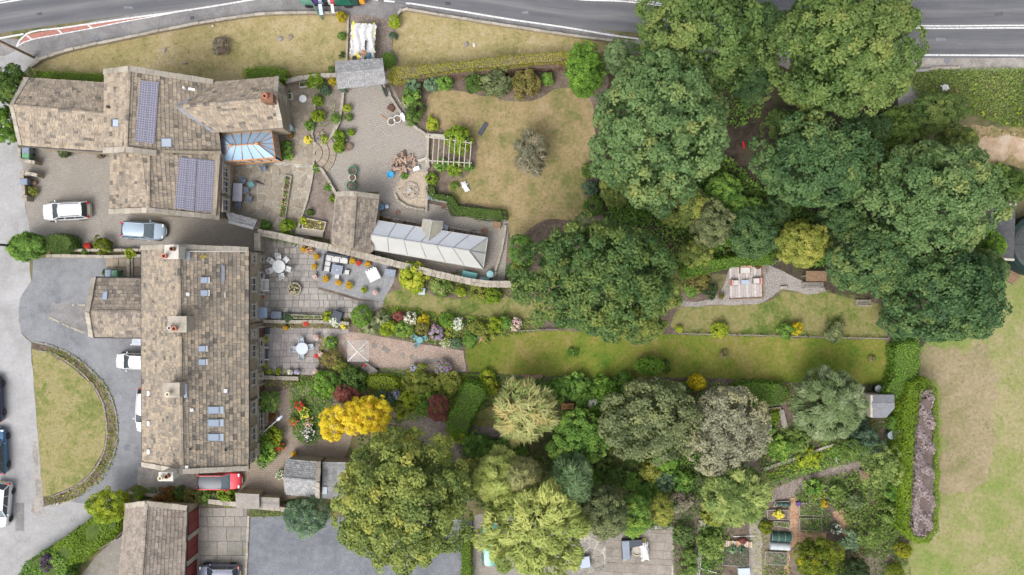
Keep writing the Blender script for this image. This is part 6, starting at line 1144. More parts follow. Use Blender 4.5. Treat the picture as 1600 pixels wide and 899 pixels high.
for q_, p_, d_ in (([(60, 104), (110, 84), (270, 52), (400, 30), (530, 30), (535, 100), (440, 104), (330, 126), (180, 108)], 'dry_grass', 6), ([(632, 24), (760, 42), (930, 68), (800, 92), (640, 100), (620, 90)], 'dry_grass', 6), ([(680, 160), (820, 165), (910, 150), (922, 220), (905, 330), (800, 360), (720, 300), (745, 220)], 'dry_grass', 6), ([(735, 545), (850, 525), (1380, 535), (1390, 580), (1100, 585), (740, 578)], 'weeds', 7), ([(1450, 560), (1700, 560), (1700, 900), (1430, 900), (1480, 800)], 'weeds', 4), ([(60, 560), (120, 590), (160, 660), (140, 735), (75, 770)], 'weeds', 5), ([(610, 470), (840, 478), (840, 495), (620, 490)], 'weeds', 8), ([(1065, 490), (1210, 480), (1240, 462), (1375, 485), (1378, 518), (1070, 515)], 'weeds', 8)): c_('lawn_tufts', q_, .06, p_, d_, .11)

c_('ground_cover', [(560, 585), (725, 584), (770, 590), (770, 620), (700, 640), (640, 650), (600, 630), (560, 600)], .7, 'shrub_lime', 60, .17); c_('ground_cover', [(600, 612), (670, 610), (665, 650), (640, 660), (610, 640)], .8, 'shrub_green', 70, .18, flower=('fl_lilac', .5, .14)); c_('ground_cover', [(462, 596), (505, 604), (515, 650), (500, 690), (465, 690), (456, 640)], .55, 'leaf_green', 60, .17, flower=('fl_white', .5, .13))
c_('ground_cover', [(600, 480), (720, 492), (800, 500), (845, 505), (840, 515), (745, 530), (700, 535), (600, 520)], .6, 'shrub_lime', 40, .16)

c_('tall_grass', [(1430, 116), (1600, 110), (1800, 110), (1800, 200), (1600, 190), (1480, 172)], 1.1, 'dry_grass', 9, .2, sc=.6); c_('tall_grass', [(1440, 150), (1520, 130), (1600, 160), (1600, 195), (1500, 178)], 1.2, 'shrub_lime', 3, .3, sc=.6)
for l, x, y, r, h, p in (('pale fern clump in the hollow south of the apple tree', 945, 730, 16, 1.2, 'weeds'), ('lime green shrub east of the blue green cypress', 925, 745, 15, 1.6, 'hedge_mid'), ('leafy shrub on the south rim of the shaded grass', 985, 752, 15, 1.3, 'leaf_green'), ('gold leaved shrub between pear tree and spurge', 1015, 735, 16, 1.5, 'shrub_olive'), ('green thicket north of the hazel', 1010, 770, 16, 1.6, 'leaf_green'), ('bright shrub west of the olive pear tree', 940, 640, 16, 1.6, 'hedge_mid'), ('holly like shrub between oak and rusty willow', 760, 705, 18, 2, 'leaf_green')): s_(l, x, y, r, r, h, p, nl=6, cr=.28, ls=.17)
# ---------------------------------------------------------------- cars
def paint(n, c, metal=0.1): flat(n, c, 0.28, metal, var=0.03, scale=1.5, spec=0.6); return n
for n_, c_0 in (('car_white', (0.62, 0.625, 0.63)), ('car_ice', (0.33, 0.41, 0.50)), ('car_red', (0.62, 0.055, 0.075)), ('car_navy', (0.03, 0.04, 0.085)), ('car_blue', (0.05, 0.13, 0.23)), ('car_silver', (0.58, 0.60, 0.62)), ('car_teal', (0.13, 0.32, 0.25)), ('car_dusk', (0.17, 0.18, 0.25)), ('car_black', (0.03, 0.03, 0.035)), ('lorry_green', (0.02, 0.17, 0.12))): paint(n_, c_0)
flat('tyre', (0.02, 0.02, 0.022), 0.9); flat('alloy_rim', (0.35, 0.35, 0.36), 0.35, 0.6); flat('lamp_red', (0.55, 0.02, 0.02), 0.25); flat('lamp_clear', (0.65, 0.68, 0.7), 0.15); flat('plate_white', (0.75, 0.75, 0.72), .5); flat('plate_yellow', (0.75, 0.55, 0.05), .5)
glass_mat('car_glass', (0.03, 0.042, 0.052), 0.12); glass_mat('car_glass_light', (0.11, 0.15, 0.175), 0.12); glass_mat('panorama', (0.045, 0.055, 0.075), 0.45)
def wheel(t, x, y, r, wd):
    Mx = Matrix.Translation((x, y, r)) @ Matrix.Rotation(R(90 if y < 0 else -90), 4, 'X'); mb = MB(); mb.lathe([(r * .6, -wd / 2), (r * .93, -wd / 2), (r, -wd * .3), (r, wd * .3), (r * .93, wd / 2), (r * .6, wd / 2)], 18, M=Mx); w_ = mb.build('wheel', MATS['tyre'], t, True)
    mb = MB(); mb.lathe([(r * .62, wd * .35), (r * .62, wd * .52), (r * .5, wd * .46), (r * .2, wd * .5), (.02, wd * .5)], 14, M=Mx); mb.build('rim', MATS['alloy_rim'], w_, True)
def car(label, px, py, ang, L, Wd, Hh, body, cab=(-.93, -.82, .12, .42), belt=.93, roof=None, glass='car_glass', rails=False, kind='parked_car', rear_dark=False, group=None):
    t = root(kind, label, 'car', W(px, py, 0.0), ang, group); h, w2 = L / 2, Wd / 2; B_ = MATS[body]
    secs = [(-1, .55, .55), (-.985, .74, .72), (-.93, .90, belt * .95), (-.8, .985, belt), (-.4, 1, belt), (.1, 1, belt), (.42, .995, belt * .985), (.62, .965, belt * .94), (.78, .91, belt * .87), (.89, .81, belt * .79), (.955, .66, belt * .70), (.99, .46, belt * .6), (1, .3, .45)]
    mb = MB(); V = []
    for x, k, z in secs:
        a = w2 * k
        for y, zz in ((-.88, .2), (-1, .48), (-.985, z - .13), (-.86, z), (-.4, z + .025), (.4, z + .025), (.86, z), (.985, z - .13), (1, .48), (.88, .2)): V.append((x * h, y * a, zz))
    n = 10; mb.add(V, [(i * n + k, i * n + (k + 1) % n, (i + 1) * n + (k + 1) % n, (i + 1) * n + k) for i in range(len(secs) - 1) for k in range(n)] + [tuple(range(n))[::-1], tuple(range((len(secs) - 1) * n, len(secs) * n))])
    mb.f = [tuple(reversed(f)) for f in mb.f]; mb.build('body', B_, t, True)
    xr0, xr1, xf1, xf0 = [c * h for c in cab]; hb, ht = w2 * .90, w2 * .73; z0, z1 = belt + .0, Hh - .06
    rb, rt, ft, fb = [Vector((x, 0, z)) for x, z in ((xr0, z0), (xr1, z1), (xf1, z1), (xf0, z0))]; Y = lambda v, y: Vector((v.x, y, v.z))
    mb = MB(); N_ = 6; G_ = []
    for i in range(N_ + 1):
        for j in range(N_ + 1):
            u, v = i / N_ * 2 - 1, j / N_ * 2 - 1; G_.append((xr1 + (xf1 - xr1) * (u + 1) / 2 + (0.05 * (1 - v * v) * (1 if u > 0 else -1) * abs(u)), v * ht * (1 - .06 * u * u), Hh - .07 * v * v - .05 * u * u))
    mb.add(G_, [(i * 7 + j, (i + 1) * 7 + j, (i + 1) * 7 + j + 1, i * 7 + j + 1) for i in range(N_) for j in range(N_)]); ro = mb.build('roof', MATS[roof or body], t, True)
    def quad(nm, a, b, c, d, m=glass): mb = MB(); mb.add([a, b, c, d], [(0, 1, 2, 3)]); return mb.build(nm, MATS[m], t)
    quad('windscreen', Y(fb, -hb * .93), Y(fb, hb * .93), Y(ft, ht * .95), Y(ft, -ht * .95)); quad('rear_window', Y(rb, hb * .9), Y(rb, -hb * .9), Y(rt, -ht * .93), Y(rt, ht * .93), 'car_glass')
    for s in (-1, 1):
        for a, b in ((0, .32), (.34, .66), (.68, 1)):
            q = [Y(rb.lerp(fb, a), s * hb), Y(rb.lerp(fb, b), s * hb), Y(rt.lerp(ft, b), s * ht), Y(rt.lerp(ft, a), s * ht)]; quad('side_window', *(q if s < 0 else q[::-1]), 'car_glass')
    mb = MB()
    for s in (-1, 1):
        mb.tube(Y(fb, s * hb), Y(ft, s * ht), .05, n=6); mb.tube(Y(rb, s * hb), Y(rt, s * ht), .06, n=6); mb.tube(Y(rt, s * ht), Y(ft, s * ht), .04, n=6); mb.tube(Y(rb.lerp(fb, .33), s * hb), Y(rt.lerp(ft, .33), s * ht), .035); mb.tube(Y(rb.lerp(fb, .67), s * hb), Y(rt.lerp(ft, .67), s * ht), .035)
    mb.build('pillar_frame', B_, t, True)
    if rails:
        for s in (-1, 1): mb = MB(); mb.tube((xr1 + .2, s * ht * .9, Hh + .0), (xf1 - .25, s * ht * .9, Hh + .0), .028); mb.build('roof_rail', MATS['car_black' if body != 'car_black' else 'alloy_rim'], t)
    for s in (-1, 1):
        wheel(t, h * .62, s * (w2 - .08), .32, .22); wheel(t, -h * .6, s * (w2 - .08), .32, .22)
        mb = MB(); mb.ball(h * .36, s * (w2 + .08), belt + .06, .09, .12, .08); mb.build('wing_mirror', B_, t, True)
        mb = MB(); mb.box(h * .84, h * .915, s * w2 * .62 - .14, s * w2 * .62 + .14, belt * .66, belt * .83); mb.build('headlight', MATS['lamp_clear'], t)
        mb = MB(); mb.box(-h * .985, -h * .90, s * w2 * .74 - .13, s * w2 * .74 + .13, belt * .7, belt * 1.03); mb.build('tail_light', MATS['lamp_red'], t)
    mb = MB(); mb.box(h * .985, h * 1.012, -.26, .26, .38, .5); mb.build('number_plate', MATS['plate_white'], t); mb = MB(); mb.box(-h * 1.012, -h * .985, -.26, .26, .5, .62); mb.build('number_plate', MATS['plate_yellow'], t)
    mb = MB(); mb.box(h * .9, h * 1.0, -w2 * .5, w2 * .5, .22, .34); mb.build('bumper_grille', MATS['car_black'], t)
    mb = MB(); [mb.tube((fb.x + .04, y, z0 + .03), (fb.x - .16, y + .5, z0 + .19), .012) for y in (-.55, .05)]; mb.build('wiper', MATS['tyre'], t)
    return t
EST = (-.95, -.82, .16, .50); HAT = (-.94, -.76, .16, .52)
car('white estate car with black roof rails parked alone in the courtyard', 109, 331, 183, 4.6, 1.8, 1.52, 'car_white', EST, rails=True)
car('pale ice blue estate car in the courtyard passage above the terrace', 229, 361, -3, 4.3, 1.74, 1.45, 'car_ice', HAT, glass='car_glass_light')
car('white hatchback with its tail tucked under the terrace eaves', 217, 564, 178, 3.9, 1.6, 1.5, 'car_white', HAT)
car('white saloon mostly hidden below the terrace eaves', 233, 640, 266, 4.4, 1.8, 1.45, 'car_white', HAT)
car('red car with black glass roof on the brick yard below the terrace gable', 347, 749, 0, 4.25, 1.78, 1.5, 'car_red', (-.96, -.8, .2, .52), roof='panorama', glass='car_glass_light', group=None)
car('navy estate car parked topmost at the lane edge', -5, 622, 92, 4.6, 1.8, 1.5, 'car_navy', EST)
car('dark blue car with red tail lights, middle one of the three along the lane', 2, 703, 91, 4.5, 1.82, 1.5, 'car_blue', HAT)
car('silver car with red tail lights, lowest of the three along the lane', 8, 786, 265, 4.4, 1.82, 1.5, 'car_silver', HAT, glass='car_glass_light')
car('dusk blue car with dark trim parked on the flagged yard before the garages', 346, 893, 180, 4.1, 1.8, 1.55, 'car_dusk', HAT, rails=True)
car('teal car half hidden under the yellow willow', 767, 846, 90, 4.4, 1.72, 1.5, 'car_teal', (-.95, -.86, .1, .36))
# green recycling lorry at the kerb
t = root('recycling_lorry', 'green recycling lorry with open side hoppers and an orange tail at the kerb', 'lorry', W(523, -4, 0), 180)
mb = MB(); mb.box(-2.6, 2.0, -1.05, 1.05, .55, .9); mb.build('chassis', MATS['car_black'], t)
mb = MB(); mb.box(-1.9, -.3, -1.1, 1.1, .9, 2.7, tp=.08); mb.build('body', MATS['lorry_green'], t)
mb = MB(); mb.prism([(-2.55, -.95), (-1.92, -1.08), (-1.92, 1.08), (-2.55, .95)], .7, 2.3); mb.build('tail_gate', flat('lorry_dark', (.015, .10, .075), .5), t)
mb = MB(); mb.box(-3.1, -2.57, -.9, .9, .6, 1.5, tp=.06); mb.build('rear_hopper', flat('lorry_orange', (.80, .36, .04), .5), t)
mb = MB(); V = []; secs = [(1.75, 1.02, 2.3), (2.1, 1.05, 2.45), (2.7, 1.0, 2.3), (3.05, .9, 1.6), (3.1, .8, .6)]
for x, y, z in secs: V += [(x, -y, .5), (x, -y, z * .8), (x, -y * .85, z), (x, y * .85, z), (x, y, z * .8), (x, y, .5)]
mb.add(V, [(i * 6 + k, (i + 1) * 6 + k, (i + 1) * 6 + (k + 1) % 6, i * 6 + (k + 1) % 6) for i in range(4) for k in range(6)] + [tuple(range(6)), tuple(range(24, 30))[::-1]]); mb.build('cab', MATS['car_teal'], t, True)
mb = MB(); mb.slab((2.75, -.8, 2.2), (3.03, -.75, 1.62), (3.03, .75, 1.62), (2.75, .8, 2.2), .03); mb.build('windscreen', MATS['car_glass_light'], t)
for x, m_, z in ((1.5, 'purple_box', 1.9), (1.05, 'car_ice', 1.75), (.55, 'car_black', 1.5), (.15, 'car_white', 1.6), (-.1, 'car_red', 1.8)):
    mb = MB(); mb.box(x - .22, x + .22, .1, 1.05, .92, z, tp=.05); mb.build('hopper', MATS[m_] if m_ in MATS else flat('purple_box', (.10, .05, .20), .6), t)
mb = MB(); mb.slab((.95, 1.1, 1.3), (1.3, 1.1, 1.3), (1.3, 1.95, .7), (.95, 1.95, .7), .05); mb.build('loading_flap', MATS['car_ice'], t); mb = MB(); mb.slab((-.15, 1.1, 1.3), (.12, 1.1, 1.3), (.12, 1.75, .75), (-.15, 1.75, .75), .05); mb.build('loading_flap', MATS['car_white'], t)
mb = MB(); mb.tube((1.9, .9, 2.2), (1.2, 2.2, .15), .08); mb.build('lifting_arm', flat('arm_green', (.10, .2, .17), .6), t)
for x in (2.4, -1.4):
    for s in (-1, 1): wheel(t, x, s * .95, .42, .28)
# yellow skip
t = root('skip', 'yellow skip standing on the drive in front of the covered gate', 'skip', W(571, 70, 0), -3); flat('skip_yellow', (.62, .60, .03), .6, var=.2, scale=2)
for nm, bx in (('side_panel', (-.98, -.90, -1.75, 1.75, .1, 1.35)), ('side_panel', (.90, .98, -1.75, 1.75, .1, 1.35)), ('end_panel', (-.9, .9, -1.75, -1.68, .1, 1.0)), ('end_panel', (-.9, .9, 1.68, 1.75, .1, 1.0)), ('floor_panel', (-.9, .9, -1.68, 1.68, .1, .2)), ('rim', (.98, 1.06, -1.75, 1.75, 1.25, 1.38)), ('rim', (-1.06, -.98, -1.75, 1.75, 1.25, 1.38))): mb = MB(); mb.box(*bx); mb.build(nm, MATS['skip_yellow'], t)
def crumple(name, label, cat, px, py, z, lx, ly, mat, ang=0, amp=.12, n=16, group=None):
    """a thrown sheet or sack with folds"""
    t = root(name, label, cat, W(px, py, z), ang, group); mb = MB(); V = []
    for i in range(n + 1):
        for j in range(n + 1):
            x, y = (i / n - .5) * lx, (j / n - .5) * ly; e = max(abs(i / n - .5), abs(j / n - .5)) * 2
            V.append((x + random.gauss(0, lx * .012) + (random.gauss(0, .05) if e > .99 else 0), y + random.gauss(0, ly * .01) + (random.gauss(0, .05) if e > .99 else 0), amp * (1.2 - e ** 4) + amp * .8 * math.sin(x * 9 + 1.5 * math.sin(y * 2)) + random.gauss(0, amp * .25)))
    mb.add(V, [(i * (n + 1) + j, (i + 1) * (n + 1) + j, (i + 1) * (n + 1) + j + 1, i * (n + 1) + j + 1) for i in range(n) for j in range(n)]); mb.build('sheet', MATS[mat], t, True); return t
flat('sheet_white', (.58, .57, .56), .7, var=.12, scale=6); flat('sack_blue', (.06, .16, .24), .6); flat('sack_yellow', (.75, .62, .15), .6, var=.2); flat('sack_dark', (.05, .045, .05), .6); flat('cardboard', (.38, .22, .13), .9, var=.25)
crumple('dust_sheet', 'large white plastic sheet heaped over the skip', 'plastic sheet', 567, 64, 1.38, 2.3, 3.25, 'sheet_white', -3, .12, 26)
for l, x, y, a, b, m_, r_ in (('yellow rubble sack in the skip', 559, 88, .5, .6, 'sack_yellow', 30), ('dark blue board in the skip corner', 576, 88, .45, .55, 'sack_blue', 5), ('brown torn cardboard across the skip', 569, 84, .5, .6, 'cardboard', 60), ('black bin bag lying in the skip', 554, 92, .4, .4, 'sack_dark', 10), ('white torn bag between cardboard and yellow sack', 565, 90, .3, .4, 'sheet_white', 40), ('dark crumpled liner on the white sheet', 571, 74, .22, 1.2, 'sack_dark', -5)): crumple('waste_sack', l, 'sack', x, y, 1.56, a, b, m_, r_, .09, 9)
# ---------------------------------------------------------------- pots, bins, small furniture
def pot(label, px, py, r, h, mat, plant=None, pr=None, ph=.4, flower=None, kind='plant_pot', cat='pot', group=None, z=0, soil=True):
    t = root(kind, label, cat, W(px, py, z), random.uniform(0, 90), group); mb = MB(); mb.lathe([(r * .72, 0), (r, h * .88), (r * 1.1, h * .89), (r * 1.1, h), (r * .9, h), (r * .85, h * .7)], 16); mb.build('pot', MATS[mat], t, True)
    if soil: mb = MB(); mb.lathe([(r * .86, h * .75), (r * .86, h * .86)], 12); mb.build('soil', MATS['soil'], t)
    if plant:
        pr = pr or r * 1.5; C, Nn, L, hv, E, dr = crown_data(pr, pr, h * .8, h + ph, nl=3, cr=max(.07, pr * .3), cover=2.2, lv=14, ls=.10); link('foliage', leaf_mesh('foliage', MATS[plant], C, Nn, L, hv), t)
        if flower: k = RNG.choice(len(C), max(3, int(len(C) * flower[1]))); link('blossom', leaf_mesh('blossom', MATS[flower[0]], C[k] + [0, 0, .05], unit(Nn[k] * .3 + [0, 0, 1]), np.full(len(k), flower[2]), RNG.uniform(0, 1, len(k)), .9, fold=.05), t)
    return t
flat('glaze_blue', (.10, .20, .29), .35); flat('plastic_green', (.04, .22, .13), .5); flat('plastic_blue', (.03, .35, .62), .45); flat('bin_blue', (.20, .24, .31), .5); flat('bin_green', (.12, .28, .16), .5); flat('butt_teal', (.22, .40, .43), .5); flat('black_plastic', (.03, .032, .036), .5); flat('stone_pot', (.42, .38, .32), .9, var=.2, scale=6); flat('steel_grey', (.36, .37, .38), .5, .4); flat('storage_blue', (.22, .25, .31), .6); flat('teal_lid', (.12, .34, .34), .55, var=.15)
flat('rattan_dark', (.06, .068, .085), .75, var=.2, scale=12); flat('rattan_blue', (.15, .18, .23), .7, var=.2, scale=10); flat('cushion_white', (.50, .49, .475), .85, var=.08, scale=4); flat('table_grey', (.40, .40, .45), .4); flat('metal_white', (.66, .67, .66), .4); flat('metal_teal', (.14, .30, .32), .5); flat('metal_grey', (.36, .39, .42), .5); flat('cushion_red', (.62, .28, .25), .85, var=.3, scale=9); flat('glass_grey', (.42, .45, .46), .25)
def wheelie(label, px, py, ang, mat):
    t = root('wheelie_bin', label, 'wheelie bin', W(px, py, 0), ang); m = MATS[mat]; mb = MB(); V = [(-.22, -.24, .05), (.22, -.24, .05), (.22, .22, .05), (-.22, .22, .05), (-.29, -.34, .98), (.29, -.34, .98), (.29, .32, .98), (-.29, .32, .98)]; mb.add(V, [(3, 2, 1, 0), (4, 5, 6, 7), (0, 1, 5, 4), (1, 2, 6, 5), (2, 3, 7, 6), (3, 0, 4, 7)]); mb.build('body', m, t)
    mb = MB(); mb.box(-.31, .31, -.38, .36, .985, 1.06, tp=.05); mb.build('lid', m, t); mb = MB(); mb.tube((-.26, .40, .99), (.26, .40, .99), .025); mb.build('handle', MATS['black_plastic'], t)
    for s in (-1, 1): mb = MB(); mb.lathe([(.1, -.03), (.1, .03)], 12, M=Matrix.Translation((s * .26, .26, .1)) @ Matrix.Rotation(R(90), 4, 'Y')); mb.build('wheel', MATS['tyre'], t)
wheelie('grey blue wheelie bin in the courtyard bin store, topmost of the pair', 50, 238, -90, 'bin_blue'); wheelie('green wheelie bin below the grey blue one in the courtyard bin store', 50, 247, -92, 'bin_green'); wheelie('light blue wheelie bin beside the red pot in the courtyard', 47, 286, -90, 'bin_blue'); wheelie('grey blue wheelie bin against the annex roof edge', 177, 427, 0, 'bin_blue'); wheelie('green wheelie bin against the annex roof edge', 187, 428, 0, 'bin_green')
def butt(label, px, py, r, h, mat, lid=None, kind='water_butt', cat='water butt'):
    t = root(kind, label, cat, W(px, py, 0)); mb = MB(); mb.lathe([(r * .85, 0), (r, h * .5), (r * .92, h)], 18); mb.build('barrel', MATS[mat], t, True); mb = MB(); mb.lathe([(r * .98, h), (r * .98, h + .05), (r * .7, h + .08), (.03, h + .09)], 18); mb.build('lid', MATS[lid or mat], t, True); mb = MB(); mb.tube((0, -r, .25), (0, -r - .1, .25), .025); mb.build('tap', MATS['black_plastic'], t)
butt('teal water butt with pale lid at the farmhouse gable', 456, 203, .33, 1.0, 'butt_teal', 'glass_white'); butt('blue water butt by the outbuilding corner', 597, 325, .36, .95, 'glaze_blue'); butt('small pale blue butt beside the outbuilding butt', 606, 324, .2, .6, 'glass_sky'); butt('blue water butt beside the glasshouse porch', 696, 357, .33, .7, 'butt_teal', 'glass_sky'); butt('round teal water butt behind the glasshouse end', 766, 429, .36, .8, 'teal_lid', 'butt_teal'); butt('black water butt by the shed lawn corner, nearer the willow', 1366, 606, .36, .9, 'black_plastic', 'steel_grey'); butt('black water butt by the shed lawn corner, nearer the tall hedge', 1377, 605, .34, .9, 'black_plastic', 'felt_grey'); butt('green water butt under the cypress', 1172, 805, .3, .8, 'teal_lid', 'lorry_dark'); butt('pale green compost butt below garden shed', 1387, 678, .4, .8, 'green_paint', 'glass_white', 'compost_bin', 'compost bin'); butt('dark blue barrel below garden shed', 1394, 671, .35, .8, 'sack_blue', 'glass_sky')
pot('clipped bush in a pot against the west wing wall', 107, 241, .35, .5, 'black_plastic', 'hedge_dark', .5, .6); pot('square wooden planter with dry soil by west wing wall', 160, 244, .32, .45, 'timber_brown', 'dead_shrub', .3, .15); pot('red glazed pot beside the light blue wheelie bin', 57, 287, .2, .4, 'chimney_brown'); pot('crimson leaved pot on the courtyard lower wall', 141, 385, .25, .4, 'black_plastic', 'fl_red', .32, .3)
pot('empty black tub between the potted shrubs of the yard', 542, 220, .2, .4, 'black_plastic'); pot('dark wooden half barrel in the yard', 546, 231, .33, .45, 'timber_brown'); pot('blue grey pot beside the yellow ligularia', 499, 218, .22, .45, 'storage_blue'); pot('bright blue bucket by the log pile', 611, 274, .3, .5, 'plastic_blue', soil=False, kind='bucket', cat='bucket')
for l, y, m_ in (('green rubble tub, upper of two in the yard', 268, 'plastic_green'), ('white rubble tub between the green ones', 279, 'cream_pot'), ('green rubble tub, lower of two in the yard', 291, 'plastic_green')): pot(l, 552 - (y > 285) * 2, y, .42 if m_ != 'cream_pot' else .33, .5, m_, kind='rubble_tub', cat='tub'); 
pot('pink pot near the conservatory corner', 444, 249, .22, .35, 'white_render'); pot('rust coloured plant by the house water butt', 456, 212, .2, .3, 'terracotta', 'shrub_rust', .3, .3)
pot('single terracotta pot left of the row along the glasshouse', 621, 333, .2, .3, 'terracotta'); pot('terracotta pot with pale rim beside the glasshouse path', 756, 361, .25, .35, 'terracotta'); pot('white pot below the ivy wall', 741, 339, .2, .3, 'white_render'); pot('black bowl behind the glasshouse', 740, 365, .28, .3, 'black_plastic')
for i, (x, y, m_) in enumerate([(602, 343, 'terracotta'), (607, 346, 'chimney_brown'), (612, 345, 'terracotta'), (616, 347, 'terracotta'), (619, 344, 'white_render'), (633, 350, 'terracotta'), (641, 351, 'black_plastic'), (648, 353, 'black_plastic'), (654, 353, 'terracotta'), (597, 341, 'storage_blue'), (707, 359, 'cream_pot'), (712, 362, 'chimney_brown'), (718, 364, 'black_plastic'), (726, 366, 'terracotta'), (744, 369, 'terracotta')]):
    pot({'terracotta': 'terracotta pot in the row along the glasshouse', 'chimney_brown': 'brown pot in the row along the glasshouse', 'white_render': 'pale pot in the row along the glasshouse', 'black_plastic': 'black pot in the row along the glasshouse', 'storage_blue': 'grey blue pot at the outbuilding end of the glasshouse row', 'cream_pot': 'cream pot beside the blue butt of the glasshouse'}[m_], x, y, .17, .28, m_, 'shrub_rust' if i % 4 == 1 else None, .16, .1, group='pots along the glasshouse')
for x, y in ((692, 325), (697, 321), (698, 328), (694, 319), (699, 316), (701, 324)): pot('small pale terracotta pot clustered beside the grey bench', x, y, .15, .25, 'terracotta' if y % 2 else 'white_render', group='pots clustered beside the grey bench')
# orange flower pots of the terrace
for l, x, y, r_, f in [('orange marigold pot at the top corner of the slate terrace', 496, 402, .35, 'fl_orange'), ('orange marigold pot second down the slate terrace edge', 493, 417, .33, 'fl_orange'), ('rust plant pot third down the slate terrace edge', 494, 432, .25, 'fl_blush'), ('orange marigold pot with grey saucer below the sofa', 511, 436, .37, 'fl_orange'), ('yellow pansy pot below the footstool', 531, 442, .3, 'fl_orange'), ('large orange marigold pot on the slate terrace edge', 547, 446, .44, 'fl_orange'), ('green hosta pot near the white covered table', 570, 453, .35, None), ('pink and white flower pot at the slate terrace end', 588, 457, .3, 'fl_blush'), ('yellow marigold pot on the wall behind the sofa', 552, 408, .33, 'fl_orange'), ('red begonia pot under the curved wall', 562, 412, .3, 'fl_red'), ('orange marigold pot under the curved wall', 576, 413, .32, 'fl_orange'), ('red and yellow pot trough at the wall by the terrace edge', 485, 392, .4, 'fl_mix'), ('yellow pot beside the mixed pot at the wall', 476, 390, .3, 'fl_orange'), ('pink hanging pot by the terrace window', 416, 427, .25, 'fl_pink'), ('mixed flower pot by the terrace window', 412, 432, .28, 'fl_mix'), ('red geranium pot beside the white bench', 412, 462, .3, 'fl_red'), ('white geranium pot on the lower patio wall', 455, 581, .28, 'fl_white'), ('lilac pot on the lower patio wall', 466, 581, .28, 'fl_lilac'), ('lime pot on the lower patio wall', 437, 580, .35, None), ('second lime pot nearer the terrace on the lower patio wall', 422, 580, .3, None), ('red geranium pot at the lower patio edge', 497, 556, .25, 'fl_red'), ('blush geranium pot at the lower patio edge', 502, 553, .3, 'fl_blush'), ('white pink fuchsia pot at the lower patio corner', 495, 580, .28, 'fl_blush'), ('lilac pansy pot by the gravel', 520, 534, .25, 'fl_lilac'), ('pale hydrangea pot at the head of lower patio edge', 496, 527, .3, 'fl_blush'), ('leafy pot in front of the lower patio window', 415, 531, .45, None), ('fern pot beside the cushioned bench', 416, 570, .3, None), ('orange pot by the stone shed', 461, 708, .32, 'fl_orange'), ('yellow pot at the patio flower wall', 538, 510, .3, 'fl_yellow'), ('red geranium pot between the two patios', 480, 506, .3, 'fl_red'), ('orange nasturtium pot between the two patios', 448, 512, .25, 'fl_orange'), ('red flowers in the barrow on the gravel', 571, 570, .22, 'fl_red')]:
    pot(l, x, y, r_ * .55, .35, 'terracotta' if len(l) % 2 else 'black_plastic', 'shrub_green' if f else 'shrub_lime', r_ * .8, .25, (f, .3, .12) if f else None, kind='flower_pot', cat='flower pot')
# tables and chairs
def round_table(label, px, py, r, mat, kind='round_table'):
    t = root(kind, label, 'table', W(px, py, 0), 10); mb = MB(); mb.lathe([(r, .70), (r * 1.02, .72), (r, .74), (.05, .745)], 28); mb.build('table_top', MATS[mat], t)
    for k in range(4): a = k * math.pi / 2; mb = MB(); mb.tube((r * .75 * math.cos(a), r * .75 * math.sin(a), 0), (r * .55 * math.cos(a), r * .55 * math.sin(a), .7), .03); mb.build('leg', MATS[mat], t)
    return t
def make_chair(label, px, py, ang, mat, wd=.46, arms=True, group=None, splay=0):
    t = root('garden_chair', label, 'chair', W(px, py, 0), ang, group); m = MATS[mat]; a = wd / 2
    mb = MB(); mb.box(-a, a, -a, a, .40, .45, tp=.02); mb.build('seat', m, t); mb = MB()
    for i in range(5): x = -a + .02 + i * (wd - .04) / 4; mb.tube((x, a - .02, .44), (x * 1.08, a + .13, .92), .022)
    mb.tube((-a * 1.1, a + .13, .92), (a * 1.1, a + .13, .92), .03); mb.build('backrest', m, t)
    for sx in (-1, 1):
        for sy in (-1, 1): mb = MB(); mb.tube((sx * (a - .03), sy * (a - .03), .41), (sx * (a + .03), sy * (a + .03), 0), .022); mb.build('leg', m, t)
        if arms: mb = MB(); mb.box(sx * a - .035, sx * a + .035, -a + .03, a + .1, .62, .655); mb.tube((sx * a, -a + .06, .44), (sx * a, -a + .06, .62), .02); mb.build('armrest', m, t)
    return t
def chairs_round(px, py, dist, angs, first, mat, group, label, wd=.46, sides=None):
    c = first; base_ = label + ' on the side towards '
    for i, a in enumerate(angs):
        x, y = px + dist / S * math.cos(R(a)), py - dist / S * math.sin(R(a)); rz = a - 90
        if sides: label = base_ + sides[i]
        if c is None: c = make_chair(label, x, y, rz, mat, wd, group=group)
        else: clone(c, label, W(x, y, 0), rz, group)
    return c
round_table('round white metal table in the patio corner by the terrace', 439, 417, .62, 'metal_white'); chairs_round(439, 417, .88, (95, 45, 345, 285, 205, 145), None, 'metal_white', 'white chairs round the patio table', 'white metal chair at the round patio table', .44, ('the curved wall', 'the white sofa', 'the slate terrace', 'the stone planter', 'the white bench', 'the terrace corner'))
round_table('round pale glass table on the lower patio', 475, 544, .58, 'glass_white'); chairs_round(475, 544, .78, (100, 10, 262, 185), None, 'metal_grey', 'grey chairs round the pale glass table', 'grey chair at the pale glass table', .48, ('the upper patio', 'the gravel', 'the lower wall', 'the house'))
round_table('small round teal bistro table on the pink gravel', 657, 531, .32, 'metal_teal'); chairs_round(657, 531, .5, (20, 150, 235), None, 'metal_teal', 'teal bistro chairs on the gravel', 'teal bistro chair', .36, ('the pink hydrangea', 'the palms', 'the stepping stones'))
t = root('dining_table', 'long grey glass topped dining table on the crazy paving', 'table', W(375, 302, 0), -3); mb = MB(); mb.box(-.45, .45, -.88, .88, .70, .74); mb.build('table_top', MATS['table_grey'], t)
